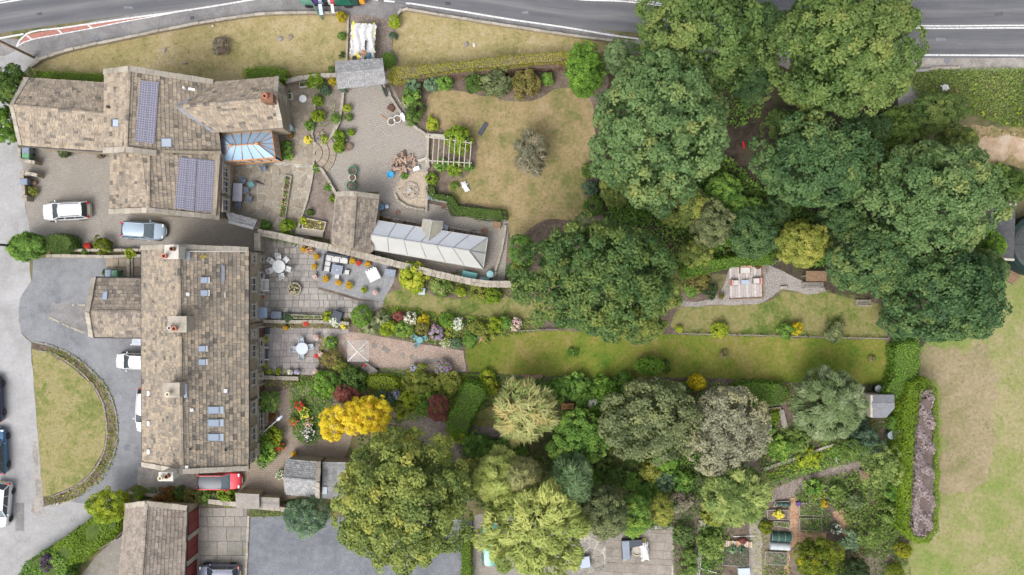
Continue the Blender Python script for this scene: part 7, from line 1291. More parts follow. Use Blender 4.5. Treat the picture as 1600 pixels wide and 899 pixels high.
for sx in (-1, 1):
    for sy in (-1, 1): mb = MB(); mb.box(sx * .4 - .03, sx * .4 + .03, sy * .8 - .03, sy * .8 + .03, 0, .7); mb.build('leg', MATS['rattan_dark'], t)
c1 = None
for x, y, a, l in ((382, 284, -20, 'at the conservatory end of the grey table'), (364, 292, 90, 'upper one on the house side of the grey table'), (364, 304, 90, 'lower one on the house side of the grey table'), (375, 321, 185, 'at the lean-to end of the grey table'), (391, 312, 250, 'turned askew on the flower bed side of the grey table'), (386.5, 299, 270, 'tucked under the flower bed side of the grey table')):
    if c1 is None: c1 = make_chair('dark blue rattan chair ' + l, x, y, a, 'rattan_blue', .5, group='rattan chairs round the dining table')
    else: clone(c1, 'dark blue rattan chair ' + l, W(x, y, 0), a, 'rattan chairs round the dining table')
make_chair('teal rattan chair pulled away from the dining table', 394, 290, 300, 'metal_teal', .52); make_chair('blue folding chair by the conservatory steps', 414, 265, 15, 'rattan_blue', .46)
t = root('folded_parasol', 'black folded parasol lying near the dining table', 'parasol', W(406, 286, .12), -25); mb = MB(); mb.lathe([(.03, -.5), (.09, -.3), (.05, .4)], 8, M=Matrix.Rotation(R(90), 4, 'Y')); mb.build('canopy', MATS['black_plastic'], t); mb = MB(); mb.tube((.4, 0, 0), (.8, 0, 0), .025); mb.build('pole', MATS['steel_grey'], t)
t = root('corner_sofa', 'white cushioned corner sofa on the slate terrace', 'sofa', W(526, 413, 0), -9)
mb = MB(); mb.box(-1.1, 1.15, .15, .85, .05, .3); mb.box(-1.1, -.45, -.85, .148, .05, .3); mb.build('base', MATS['rattan_dark'], t); mb = MB(); mb.box(-1.1, 1.15, .78, .92, .301, .75); mb.box(-1.2, -1.102, -.85, .92, .05, .75); mb.build('backrest', MATS['rattan_dark'], t)
for a in ((-1.08, -.5, .17, .77), (-.48, .3, .17, .77), (.32, 1.13, .17, .77), (-1.08, -.5, -.32, .15), (-1.08, -.5, -.84, -.34)): mb = MB(); mb.box(*a, .301, .45, tp=.03); mb.build('seat_cushion', MATS['cushion_white'], t)
for a in ((-.9, -.2, .6, .77), (-.15, .5, .6, .77), (.55, 1.1, .6, .77)): mb = MB(); mb.box(*a, .451, .8, tp=.04); mb.build('back_cushion', MATS['cushion_white'], t)
t = root('coffee_table', 'grey topped square table beside the white corner sofa', 'table', W(529, 422, 0), -9); mb = MB(); mb.box(-.55, .5, -.45, .45, .55, .62); mb.build('table_top', MATS['storage_blue'], t); mb = MB(); mb.box(-.48, .43, -.38, .38, .02, .548); mb.build('base', MATS['rattan_dark'], t); mb = MB(); mb.lathe([(.05, .621), (.06, .7), (.03, .72)], 10); mb.build('cup', MATS['white_paint'], t)
for l, x, y in (('white cushioned footstool east of the grey table', 543.5, 425.5), ('white cushioned footstool south of the grey table', 528, 432)): t = root('footstool', l, 'footstool', W(x, y, 0), -9); mb = MB(); mb.box(-.22, .22, -.22, .22, .02, .35); mb.build('base', MATS['rattan_dark'], t); mb = MB(); mb.box(-.23, .23, -.23, .23, .351, .44, tp=.03); mb.build('seat_cushion', MATS['cushion_white'], t)
t = root('covered_table', 'square white cloth draped over garden furniture on the slate terrace', 'covered table', W(585, 430, 0), 27); mb = MB(); mb.box(-.55, .55, -.55, .55, .02, .78, tp=-.02); mb.build('cloth', MATS['sheet_white'], t)
for i in range(4): mb = MB(); mb.box(-.5 + i * .26, -.38 + i * .26, .57, .70, .3, .76); mb.build('chair_back', MATS['white_paint'], t)
def crate(label, px, py, ang, lx, ly, h, mat, lid=None, kind='storage_box', cat='storage box', lidh=.06):
    t = root(kind, label, cat, W(px, py, 0), ang); mb = MB(); mb.box(-lx / 2, lx / 2, -ly / 2, ly / 2, 0, h, tp=.015); mb.build('box', MATS[mat], t); mb = MB(); mb.box(-lx / 2 - .03, lx / 2 + .03, -ly / 2 - .03, ly / 2 + .03, h + .001, h + lidh, tp=.05); mb.build('lid', MATS[lid or mat], t); return t
crate('grey blue storage chest against the curved wall', 611, 426, -8, 1.05, .62, .55, 'storage_blue'); crate('grey blue rattan chest beside the patio drain wall', 434, 492, 0, 1.0, .65, .55, 'rattan_dark', 'rattan_blue'); crate('dark covered barbecue at the patio edge', 529, 494, -20, .9, 1.0, .85, 'rattan_dark', 'rattan_dark', 'covered_barbecue', 'barbecue')
crate('teal plastic storage chest behind the glasshouse', 734, 432, -12, 1.45, .85, .6, 'lorry_dark', 'teal_lid', lidh=.14); crate('pale teal box with a dark vent by the round butt', 757, 438, -2, 1.0, .5, .4, 'teal_lid', 'butt_teal'); crate('grey metal chest in the strip lawn corner', 657, 455, -4, .95, .62, .3, 'steel_grey', 'glass_white', 'metal_box', 'metal box'); crate('small white box at the log pile', 651, 264, 17, .6, .35, .3, 'white_paint', kind='white_box', cat='box'); crate('brown wooden chest on the yard edge wall', 612, 170, -30, .6, .5, .45, 'door_brown', kind='wooden_chest', cat='chest')
crate('square stone trough planter at the glasshouse corner', 777, 352, -8, .7, .6, .5, 'stone_pot', 'timber_brown', 'stone_planter', 'planter'); crate('dark block beside the grey bench', 672, 309, 0, .36, .42, .6, 'storage_blue', kind='dark_crate', cat='crate'); crate('pale blue lidded box on the broken paving under the willow', 913, 876, 8, 1.0, 1.05, .5, 'steel_grey', 'glass_sky', 'lidded_box', 'box'); crate('wooden compost box on the allotment path', 1348, 740, 3, .8, .9, .6, 'timber_grey', 'timber_brown', 'compost_box', 'compost box'); crate('dark doormat box outside the terrace door', 418, 517, 0, .45, .6, .05, 'rattan_dark', kind='doormat', cat='doormat', lidh=.02)
crate('grey water trough box at the foot of allotment bed', 1161, 891, 2, 1.1, .65, .4, 'glass_grey', 'glass_white', 'metal_tank', 'tank'); crate('purple lidded crate on the allotment chip path', 1246, 786, 10, .35, .35, .35, 'purple_box', 'purple_box', 'plastic_crate', 'crate')
def bench(label, px, py, ang, ln, mat, cushion=None, back=True, slats=4):
    t = root('garden_bench', label, 'bench', W(px, py, 0), ang)
    for i in range(slats): y = -.22 + i * .44 / (slats - 1); mb = MB(); mb.box(-ln / 2, ln / 2, y - .05, y + .05, .42, .46); mb.build('seat_slat', MATS[mat], t)
    for s in (-1, 1):
        mb = MB(); mb.box(s * (ln / 2 - .08) - .04, s * (ln / 2 - .08) + .04, -.27, -.2, 0, .6); mb.box(s * (ln / 2 - .08) - .04, s * (ln / 2 - .08) + .04, .24, .31, 0, .9); mb.box(s * (ln / 2 - .08) - .05, s * (ln / 2 - .08) + .05, -.28, .32, .602, .65); mb.build('end_frame', MATS[mat], t)
    if back:
        for i in range(8): x = -ln / 2 + .15 + i * (ln - .3) / 7; mb = MB(); mb.box(x - .03, x + .03, .27, .30, .47, .86); mb.build('back_slat', MATS[mat], t)
        mb = MB(); mb.box(-ln / 2, ln / 2, .25, .33, .862, .94); mb.build('top_rail', MATS[mat], t)
    if cushion: mb = MB(); mb.box(-ln / 2 + .14, ln / 2 - .14, -.25, .2, .462, .54, tp=.03); mb.build('seat_cushion', MATS[cushion], t)
bench('white bench with pale cushion against the terrace window', 418, 446, 90, 1.2, 'white_paint', 'cushion_white'); bench('white framed bench with dark cushion on the lower patio', 418, 552, 90, 1.3, 'cushion_white', 'rattan_dark'); bench('grey stone topped bench beside ivy wall', 688, 312, -9, 1.65, 'steel_grey', None, False, 5); bench('small red brown wooden bench under the long border', 886, 634, 0, 1.2, 'terracotta' if False else 'timber_orange', None, True); bench('weathered long bench in front of the shelter', 1267, 446, 180, 2.0, 'timber_grey'); bench('weathered bench at the upper edge of the deck lawn', 1345, 473, 180, 1.4, 'timber_grey'); bench('grey bench beneath the terrace front window', 417, 652, 90, 1.5, 'timber_grey', None, False)
pot('dark red square planter with dry plant before the terrace', 428, 651, .5, .45, 'chimney_brown', 'shrub_rust', .35, .2); make_chair('blue folding chair beside the border', 745, 521, 200, 'plastic_blue', .5); crumple('picnic_cloth', 'pale pink cloth lying by the blue chair', 'cloth', 750, 528, .25, .9, .55, 'cushion_red', 40, .06, 8)
crumple('watering_bag', 'bright blue bag lying at the gravel edge', 'bag', 551, 578, .3, .65, .5, 'plastic_blue', 20, .15, 8); crumple('lawn_sheet', 'crumpled white sheet lying on the dry garden lawn', 'plastic sheet', 727, 292, .15, .5, 1.0, 'sheet_white', 25, .07, 10)
for l, x, y in (('white rubble sack at the yard kerb, lower one', 613, 192), ('white rubble sack with brown rubble at the yard kerb', 622, 188)): pot(l, x, y, .36, .6, 'sheet_white', kind='rubble_sack', cat='sack')
crumple('polystyrene_board', 'white board leaning beside the rubble sacks', 'board', 630, 183, .5, .45, .8, 'white_paint', 35, .03, 6)
t = root('barrow', 'slatted wooden barrow with a teal end on the pink gravel', 'barrow', W(580, 577, 0), -35)
for i in range(6): mb = MB(); mb.box(-.65, .65, -.36 + i * .12, -.26 + i * .12, .5, .55); mb.build('slat', MATS['timber_grey'], t)
mb = MB(); mb.box(-.72, -.652, -.36, .34, .3, .65); mb.build('end_board', MATS['butt_teal'], t); wheel(t, .5, -.42, .22, .08); wheel(t, .5, .42, .22, .08)
t = root('parasol', 'square translucent parasol with white cross ribs over the pink gravel', 'parasol', W(566, 546, 0)); glass_mat('clear_film', (.62, .60, .58), .4, .22)
for k in range(4): a, b = [(-.98, -.98), (.98, -.98), (.98, .98), (-.98, .98)][k], [(.98, -.98), (.98, .98), (-.98, .98), (-.98, -.98)][k]; mb = MB(); mb.add([(*a, 2.1), (*b, 2.1), (0, 0, 2.5)], [(0, 1, 2)]); mb.build('canopy_panel', MATS['clear_film'], t); mb = MB(); mb.tube((*a, 2.13), (0, 0, 2.53), .028); mb.build('rib', MATS['white_paint'], t); mb = MB(); mb.tube((*a, 2.1), (*b, 2.1), .012); mb.build('hem', MATS['glass_white'], t)
mb = MB(); mb.tube((0, 0, 0), (0, 0, 2.55), .03); mb.build('pole', MATS['white_paint'], t); mb = MB(); mb.lathe([(.3, 0), (.28, .1), (.05, .14)], 16); mb.build('base', MATS['stone_pot'], t)
t = root('patio_table', 'white round plastic table on the side path', 'table', W(476, 157, 0)); mb = MB(); mb.lathe([(.36, .66), (.37, .7), (.34, .72), (.02, .725)], 22); mb.build('table_top', MATS['white_paint'], t); mb = MB(); mb.lathe([(.2, 0), (.05, .1), (.05, .66)], 10); mb.build('pedestal', MATS['white_paint'], t)
# stone circle planters, troughs
def ring_planter(label, px, py, r, n, h, wd, pal_, flower=None, inner='soil'):
    t = root('stone_planter', label, 'planter', W(px, py, 0))
    for i in range(n): a0, a1 = 2 * math.pi * i / n + .02, 2 * math.pi * (i + 1) / n - .02; mb = MB(); ri = r - wd; P_ = [(r * math.cos(a0), r * math.sin(a0)), (r * math.cos(a1), r * math.sin(a1)), (ri * math.cos(a1), ri * math.sin(a1)), (ri * math.cos(a0), ri * math.sin(a0))]; mb.prism(P_, 0, h + random.uniform(0, .03)); mb.build('rim_stone', MATS['coping'], t)
    mb = MB(); mb.lathe([(r - wd, 0.01), (r - wd, h * .6)], 20); mb.build('soil', MATS[inner], t)
    if pal_: C, Nn, L, hv, E, dr = crown_data(r * .8, r * .8, h * .5, h + .25, nl=4, cr=.14, cover=1.3, lv=14, ls=.11); link('foliage', leaf_mesh('foliage', MATS[pal_], C, Nn, L, hv), t)
    if pal_ and flower: k = RNG.choice(len(C), int(len(C) * .15)); link('blossom', leaf_mesh('blossom', MATS[flower], C[k] + [0, 0, .06], np.tile([0, 0, 1.], (len(k), 1)), np.full(len(k), .13), RNG.uniform(0, 1, len(k)), .9), t)
    return t
ring_planter('round stone planter of pale flowers on the patio', 461.5, 452, .68, 16, .45, .14, 'shrub_green', 'fl_blush')
t = ring_planter('low stone fire circle on the gritty half round terrace', 641, 298, .86, 22, .14, .13, None, inner='grit'); mb = MB(); mb.lathe([(.15, .1), (.18, .3), (.1, .3)], 12); mb.build('fire_bowl', MATS['steel_grey'], t); mb = MB(); [mb.box(*(lambda x, y: (x, x + .16, y, y + .12, .08, .16))(random.uniform(-.6, .5), random.uniform(-.6, .5))) for _ in range(26)]; mb.build('rubble', MATS['coping'], t, kind='stuff')
def trough(label, pts, h, mat, pal_, flower=None, wd=.14, z=.0, kind='raised_bed', cat='raised bed', board='board'):
    """open bed: four boards or kerbs round soil, planted"""
    P = [W(x, y, h) for x, y in pts]; c = sum(P, Vector()) / len(P); c.z = 0; t = root(kind, label, cat, c); Q = [(p - c).to_2d() for p in P]
    if area([tuple(q) for q in Q]) < 0: Q = Q[::-1]
    for a, b in zip(Q, Q[1:] + Q[:1]): d = (b - a).normalized(); n_ = Vector((-d.y, d.x)) * wd; mb = MB(); mb.prism([tuple(a + d * .001), tuple(b - d * .001 - d * 0), tuple(b + n_ - d * wd), tuple(a + n_ + d * wd)], 0, h + random.uniform(0, .02)); mb.build(board, MATS[mat], t)
    mb = MB(); mb.prism([tuple(q * .93) for q in Q], 0.02, h * .8); mb.build('soil', MATS['soil'], t)
    if pal_:
        q = points_in([tuple(v * .9) for v in Q], int(parea(Q) * 60)); n = len(q); link('foliage', leaf_mesh('foliage', MATS[pal_], np.column_stack([q, h * .8 + RNG.uniform(.02, .35, n)]), np.column_stack([RNG.normal(0, .5, (n, 2)), np.ones(n)]), RNG.uniform(.08, .2, n), RNG.uniform(0, 1, n)), t)
        if flower: q = points_in([tuple(v * .9) for v in Q], int(parea(Q) * 5) + 3); n = len(q); link('blossom', leaf_mesh('blossom', MATS[flower], np.column_stack([q, h * .8 + RNG.uniform(.3, .45, n)]), np.column_stack([RNG.normal(0, .3, (n, 2)), np.ones(n)]), np.full(n, .16), RNG.uniform(0, 1, n), .9), t)
    return t
trough('narrow stone edged flower bed with red and yellow blooms on the crazy paving', [(445, 273), (456, 275), (446, 343), (435, 341)], .3, 'coping', 'shrub_green', 'fl_mix', .12); trough('rectangular white edged trough planted with herbs', [(475, 340), (510, 347), (506, 362), (471, 357)], .45, 'timber_pale', 'shrub_olive', 'fl_yellow', .1)
t = root('stone_bench', 'long pale stone slab seat in front of the herb trough', 'stone bench', W(485, 364, 0), -8); mb = MB(); mb.box(-1.35, 1.35, -.3, .3, .3, .42); mb.build('seat_slab', MATS['coping'], t); mb = MB(); mb.box(-1.2, -.9, -.2, .2, 0, .298); mb.box(.9, 1.2, -.2, .2, 0, .298); mb.build('support', MATS['coping'], t)
for l, q in (('white trough of green plants by the north wall', [(467, 129), (480, 127), (481, 135), (468, 137)]), ('small white trough beside the north wall trough', [(483, 130), (488, 129), (489, 136), (484, 137)]), ('white trough against the east wing gable', [(449, 146), (456, 145), (457, 155), (450, 156)])): trough(l, q, .35, 'white_paint', 'leaf_green', None, .06, kind='flower_trough', cat='trough')
trough('long narrow planted trough between the patio and its wall', [(447, 491), (503, 493), (503, 499), (447, 498)], .4, 'coping', 'shrub_green', None, .1)
for l, q, p_ in (('raised bed under dark netting beside chip path', [(1212, 784), (1233, 783), (1233, 790), (1208, 792)], None), ('raised bed with yellow squash leaves', [(1198, 797), (1232, 797), (1232, 813), (1199, 812)], None), ('raised bed of seedlings with a hooped edge', [(1208, 814), (1233, 816), (1234, 826), (1210, 822)], 'leaf_green'), ('raised bed of mixed leaves by the chip path, upper one', [(1249, 786), (1285, 786), (1285, 807), (1249, 806)], 'leaf_green'), ('raised bed of mixed leaves by the chip path, lower one', [(1249, 810), (1284, 810), (1285, 831), (1249, 829)], 'leaf_green'), ('leek bed below the clear cloche', [(1196, 862), (1231, 864), (1230, 884), (1195, 882)], 'teal_bush'), ('bare sown bed at the foot of the chip path', [(1246, 852), (1262, 852), (1250, 880), (1240, 878)], None), ('bean bed beside the plank path', [(1112, 806), (1128, 806), (1124, 846), (1108, 846)], 'leaf_green'), ('onion bed under the twine rail', [(1262, 770), (1300, 764), (1302, 778), (1264, 782)], 'shrub_lime'), ('cabbage bed edged with boards', [(1130, 852), (1172, 854), (1172, 886), (1128, 884)], 'shrub_blue'), ('bare upper allotment bed with boards', [(1188, 640), (1220, 636), (1222, 650), (1192, 656)], 'shrub_lime')): trough(l, q, .25, 'timber_grey', p_, None, .06)
flat('netting_dark', (.03, .075, .06), .8, var=.3, scale=8)
for l, x, y, a, b, h, m_, al in (('dark green netted frame on the allotment', 1219, 838, 1.9, .95, .6, 'netting_dark', 0), ('clear plastic cloche frame below the netted frame', 1217, 853, 1.9, .8, .45, 'glass_grey', 0), ('dark netting over the top raised bed', 1222, 787, 1.4, .45, .4, 'netting_dark', 0)):
    t = root('cloche', l, 'cold frame', W(x, y, 0), -3); mb = MB(); mb.lathe([(b / 2, -a / 2), (b / 2, a / 2)], 16, M=Matrix.Translation((0, 0, .05)) @ Matrix.Scale(h / (b / 2), 4, (0, 0, 1)) @ Matrix.Rotation(R(90), 4, 'Y')); mb.build('cover', MATS[m_], t, True)
    for k in range(4): xx = -a / 2 + a * k / 3; mb = MB(); mb.lathe([(b / 2 + .02, -.015), (b / 2 + .02, .015)], 16, M=Matrix.Translation((xx, 0, .05)) @ Matrix.Scale(h / (b / 2), 4, (0, 0, 1)) @ Matrix.Rotation(R(90), 4, 'Y'), cap=False); mb.build('hoop', MATS['alloy'], t)
t = root('plank_bed', 'row of pale planks laid side by side over an allotment bed', 'planks', W(1151, 849, 0), -3)
for i in range(14): mb = MB(); x = -1.35 + i * .2; mb.box(x, x + .17, -.3 + random.uniform(-.03, .03), .3 + random.uniform(-.03, .03), .3, .33); mb.build('plank', MATS['timber_pale' if i % 3 else 'timber_orange'], t)
for l, p_, q_, wd, m_ in (('long weathered scaffold plank path with rope on the allotment', (1096, 812), (1085, 905), .62, 'timber_grey'), ('stone log edging along the bean rows', (1192, 733), (1314, 690), .3, 'coping'), ('short stone edge east of the squash', (1216, 715), (1220, 730), .0, 'coping'), ('weathered boards beside the upper allotment bed', (1219, 640), (1226, 668), .55, 'timber_grey'), ('rotting log lying on the allotment', (1193, 703), (1200, 718), .32, 'timber_brown'), ('board between allotment beds, upper one', (1304, 712), (1307, 726), .25, 'timber_grey'), ('board between allotment beds, lower one', (1276, 716), (1281, 731), .25, 'timber_grey'), ('white twine rail over the currants', (1262, 766), (1325, 753), .05, 'white_paint'), ('metal hoop rail above the seedlings', (1206, 815), (1238, 829), .05, 'alloy'), ('white cane laid across the allotment bed', (1145, 838), (1182, 837), .06, 'white_paint'), ('white curved pipe at the foot of the allotment', (1094, 888), (1119, 895), .12, 'white_paint'), ('white frame pole beside the garden shed', (1348, 616), (1376, 614), .08, 'white_paint'), ('long dark pipe lying on the bare lawn soil', (760, 193), (749, 211), .42, 'rattan_dark'), ('orange handled hoe on the yard setts', (594, 180), (612, 192), .06, 'timber_orange'), ('red and white plastic barrier on the woodland floor', (1161, 221), (1162, 233), .14, 'lamp_red'), ('pale pole lying beside glasshouse', (683, 411), (697, 417), .07, 'timber_pale')):
    if wd == 0: continue
    a, b = W(*p_, 0), W(*q_, 0); t = root('pole' if wd < .2 else 'plank', l, 'plank' if wd >= .2 else 'pole', a); d = b - a; L = d.length; A_ = math.atan2(d.y, d.x); Mx = Matrix.Rotation(A_, 4, 'Z'); n_ = max(1, int(L / 1.2))
    for i in range(n_): mb = MB(); mb.box(L * i / n_ + .01, L * (i + 1) / n_ - .01, -wd / 2 + random.uniform(-.02, .02), wd / 2, .08, .08 + min(.16, max(.05, wd * .5)), Mx, tp=min(.02, wd * .1)); mb.build('length', MATS[m_], t)
    if wd > .6:
        for i in range(3): mb = MB(); x = L * (.18 + .3 * i); mb.tube(Mx @ Vector((x, -.33, .27)), Mx @ Vector((x + .35, .33, .27)), .025); mb.build('rope', MATS['white_paint'], t)
        mb = MB(); mb.tube(Mx @ Vector((0, .33, .27)), Mx @ Vector((L, .36, .27)), .025); mb.build('rope', MATS['white_paint'], t)
# log pile
t = root('log_pile', 'heap of split logs and stumps in the yard beside the fire circle', 'log pile', W(631, 257, 0)); flat('log_wood', (.38, .27, .20), .9, var=.35, scale=8); flat('log_bark', (.16, .115, .09), .95, var=.3, scale=8)
for i in range(46):
    a = random.uniform(0, 6.28); r_ = 1.15 * math.sqrt(random.random()); z = .12 + .55 * (1 - r_ / 1.15) * random.uniform(.5, 1.1); L = random.uniform(.3, .62); b = random.uniform(0, 6.28); e = random.gauss(0, .3); d = Vector((math.cos(b), math.sin(b), e)).normalized() * L / 2; c = Vector((r_ * math.cos(a), r_ * math.sin(a), z + .05))
    mb = MB(); mb.tube(c - d, c + d, random.uniform(.08, .15), random.uniform(.07, .13), n=7 if i % 3 else 4); mb.build('log', MATS['log_wood' if i % 5 else 'log_bark'], t)
# pergola
t = root('pergola', 'pale weathered pergola of nine poles over bare soil beside the garden lawn', 'pergola', W(705, 238, 0)); o_ = W(705, 238, 0)
for i in range(9): x = 667.5 + i * 8.3; mb = MB(); mb.tube(W(x + 2.5, 209 + i * 1.5, 2.2) - o_, W(x - .5, 255 + i * .9, 2.2) - o_, .045); mb.build('cross_pole', MATS['timber_pale'], t)
for y0, y1 in ((213, 224), (251, 255)): mb = MB(); mb.tube(W(664, y0, 2.12) - o_, W(737, y1, 2.12) - o_, .05); mb.build('side_rail', MATS['timber_pale'], t)
for x, y in ((672, 214), (705, 219), (733, 224), (672, 250), (705, 253), (733, 256)): p = W(x, y, 0) - o_; mb = MB(); mb.tube((p.x, p.y, 0), (p.x, p.y, 2.15), .05); mb.build('post', MATS['timber_grey'], t)
crate('pale sleeper bench at the pergola head', 682, 214, -4, 1.6, .4, .4, 'timber_pale', kind='sleeper_bench', cat='bench'); crate('sawn timber block at the pergola foot', 661, 250, 20, .9, .22, .3, 'timber_pale', kind='timber_block', cat='timber')
# planked deck and its furniture
t = root('deck', 'square planked deck with grey timber boards above the gravel path', 'deck', W(1164, 440, 0), 2)
for i in range(12): mb = MB(); y = -1.55 + i * .262; mb.box(y, y + .235, -1.6 + .0, 1.4, .18, .215); mb.build('deck_board', flat('deck_grey', (.42, .37, .35), .8, var=.2, scale=5) if i % 3 else flat('deck_pale', (.52, .47, .45), .8, var=.2, scale=5), t)
for a in ((-1.62, 1.64, -1.72, -1.61, .02, .32), (1.6, 1.7, -1.6, 1.0, .02, .32)): mb = MB(); mb.box(*a); mb.build('edge_board', MATS['timber_brown'], t)
def soft_chair(label, px, py, ang, wd, kind='garden_sofa', cat='sofa'):
    t = root(kind, label, cat, W(px, py, .22), ang); mb = MB(); mb.box(-wd / 2, wd / 2, -.35, .35, 0, .3); mb.build('frame', MATS['timber_brown'], t); mb = MB(); mb.box(-wd / 2 + .05, wd / 2 - .05, -.34, .25, .301, .42, tp=.03); mb.build('seat_cushion', MATS['cushion_white'], t); mb = MB(); mb.box(-wd / 2, wd / 2, .26, .42, .0, .75, tp=.03); mb.build('back_cushion', MATS['cushion_red'], t)
soft_chair('two seat sofa with coral cushions at the top of the deck', 1163, 422, 0, 1.05); soft_chair('armchair with coral cushion on the east of the deck', 1181, 439, -90, .62, 'garden_armchair', 'armchair'); soft_chair('armchair with pale cushion on the west of the deck', 1147, 442, 90, .6, 'garden_armchair', 'armchair')
t = root('deck_table', 'low blue glass table in the middle of the deck', 'table', W(1163, 441, .22)); mb = MB(); mb.box(-.36, .36, -.2, .2, .3, .34); mb.build('table_top', MATS['glass_sky'], t); mb = MB(); [mb.tube((x, y, 0), (x, y, .3), .02) for x in (-.32, .32) for y in (-.16, .16)]; mb.build('leg_frame', MATS['steel_grey'], t)
pot('dark pot at the corner of the deck', 1182, 416, .25, .4, 'rattan_dark', 'shrub_rust', .28, .3); pot('bronze pot on the gravel by the deck', 1125, 463, .22, .35, 'timber_brown', 'shrub_bronze', .28, .3); crate('pale stepping block on the gravel path', 1224, 449, 5, .65, .22, .2, 'coping', kind='stone_block', cat='stone')
t = root('timber_shelter', 'low dark timber shelter behind the weathered long bench', 'shelter', W(1268, 432, 0))
for i in range(8): mb = MB(); x = -1.0 + i * .25; mb.box(x, x + .235, -.5, .5, 1.2 + .002 * (i % 2), 1.24 + .002 * (i % 2)); mb.build('roof_board', MATS['timber_brown'], t)
for x in (-.95, .95): mb = MB(); mb.box(x - .05, x + .05, -.05, .05, 0, 1.2); mb.build('post', MATS['timber_grey'], t)
t = root('stepladder_rack', 'slatted timber rack at the edge of the deck', 'rack', W(1193, 420, 0), 3)
for i in range(6): mb = MB(); mb.box(-.2, .2, -.45 + i * .17, -.36 + i * .17, .35, .38); mb.build('slat', MATS['timber_grey'], t)
mb = MB(); mb.box(-.24, -.201, -.5, .55, 0, .37); mb.box(.201, .24, -.5, .55, 0, .37); mb.build('side_frame', MATS['timber_brown'], t)
# compost fence pieces, covered furniture on the flagged court, tank
t = root('compost_bay', 'yellow timber framed compost bay at the corner of the deck lawn', 'compost bay', W(1384, 497, 0))
for a in ((-.45, .4, 1.0, 1.05), (.35, .41, -1.1, .98), (-.3, .4, -1.16, -1.11)): mb = MB(); mb.box(a[0], a[1], a[2], a[3], 0, .9); mb.build('rail', MATS['timber_pale'], t)
for i in range(5): mb = MB(); mb.box(-.42 + i * .14, -.3 + i * .14, -1.0, .9, .3, .33); mb.build('board', MATS['timber_grey'], t)
t = root('covered_sofa', 'dark covered corner furniture on the flagged court', 'covered furniture', W(985, 856, 0), 3); mb = MB(); mb.prism([(-.9, -.9), (-.15, -.9), (-.12, .2), (1.1, .4), (1.1, .95), (-.85, .95)], 0, .75); mb.build('cover', MATS['storage_blue' if False else 'rattan_dark'], t); mb = MB(); mb.box(-.88, -.2, -.88, .9, .751, .77); mb.build('cover_top', MATS['storage_blue'], t)
crumple('white_cover', 'white cover draped over garden chairs on the flagged court', 'cloth', 1007, 862, .6, .8, 1.7, 'sheet_white', 5, .1, 12); pot('grey drum beside the covered furniture', 994, 859, .45, .45, 'stone_pot', soil=False, kind='drum', cat='drum')
for l, x, y in (('yellow warning tag at the lower end of the covered furniture', 976, 872), ('yellow warning tag at the upper end of the covered furniture', 1006, 844)): crate(l, x, y, 2, .36, .32, .1, 'sack_yellow', kind='yellow_crate', cat='crate')
t = root('round_tank', 'large round dark green tank at the edge beside the dark shed', 'tank', W(1602, 385, 0)); mb = MB(); mb.lathe([(2.8, 0), (3.0, 1.2), (2.95, 2.2)], 40); mb.build('wall', flat('tank_green', (.006, .022, .018), .85), t, True); mb = MB(); mb.lathe([(2.5, 2.2), (2.3, 2.35), (.1, 2.6)], 40); mb.build('lid', flat('tank_lid', (.05, .055, .055), .7), t)
for k in range(10): a = k * .628; mb = MB(); mb.tube((.2 * math.cos(a), .2 * math.sin(a), 2.62), (2.4 * math.cos(a), 2.4 * math.sin(a), 2.36), .025); mb.build('rib', MATS['felt_dark'], t)
crate('dark deck step beside the round tank', 1570, 425, -35, 2.6, 1.2, .3, 'felt_dark', 'timber_brown', 'timber_step', 'step'); crumple('wood_bark_pile', 'white litter bag in the roadside weeds', 'bag', 1477, 137, .9, .6, .5, 'sheet_white', 15, .12, 8)
# lamp on the terrace wall, poles, path stones
t = root('wall_lamp', 'pale blue lantern on a long bracket leaning out from the terrace wall', 'lamp', W(411, 676, 2.4), 0); v = W(434, 656, 2.9) - W(411, 676, 2.4); mb = MB(); mb.tube((0, 0, 0), v, .035); mb.build('bracket', MATS['alloy'], t); Mx = Matrix.Translation(v) @ v.to_track_quat('X', 'Z').to_matrix().to_4x4(); mb = MB(); mb.ball(.15, 0, 0, .32, .16, .1, M=Mx); mb.build('lamp_head', MATS['glass_white'], t, True); mb = MB(); mb.ball(.5, 0, .02, .16, .12, .08, M=Mx); mb.build('lamp_cap', MATS['glass_sky'], t, True)
for l, x, y, m_, h in (('dark brown telegraph pole at the road junction', 53, 90, 'timber_brown', 9), ('black telegraph pole inside the feathery courtyard shrub', 40, 386, 'black_plastic', 9)): t = root('telegraph_pole', l, 'pole', W(x, y, 0)); mb = MB(); mb.tube((0, 0, 0), (0, 0, h), .13, .1, 10); mb.build('shaft', MATS[m_], t); mb = MB(); mb.box(-.6, .6, -.04, .04, h - .5, h - .4); mb.build('cross_arm', MATS[m_], t)
for i, (x, y) in enumerate([(585, 541), (600, 545), (606, 549), (629, 556), (643, 558), (650, 562), (666, 564), (674, 565), (681, 563), (690, 566), (702, 565), (541, 538), (536, 531)]):
    t = bpy.data.objects.new('stepping_stone', None); mb = MB(); a = [(math.cos(k) * random.uniform(.2, .3), math.sin(k) * random.uniform(.2, .32)) for k in (0, .9, 1.9, 3, 4, 5.1)]; mb.prism(a, .0, .045); o = mb.build('stepping_stone', MATS['gravel_grey' if False else 'flag_old'], None); o.location = W(x, y, 0.012); tag(o, 'flat grey stepping stone in the line across the pink gravel', 'stepping stone', 'stepping stones across the gravel')
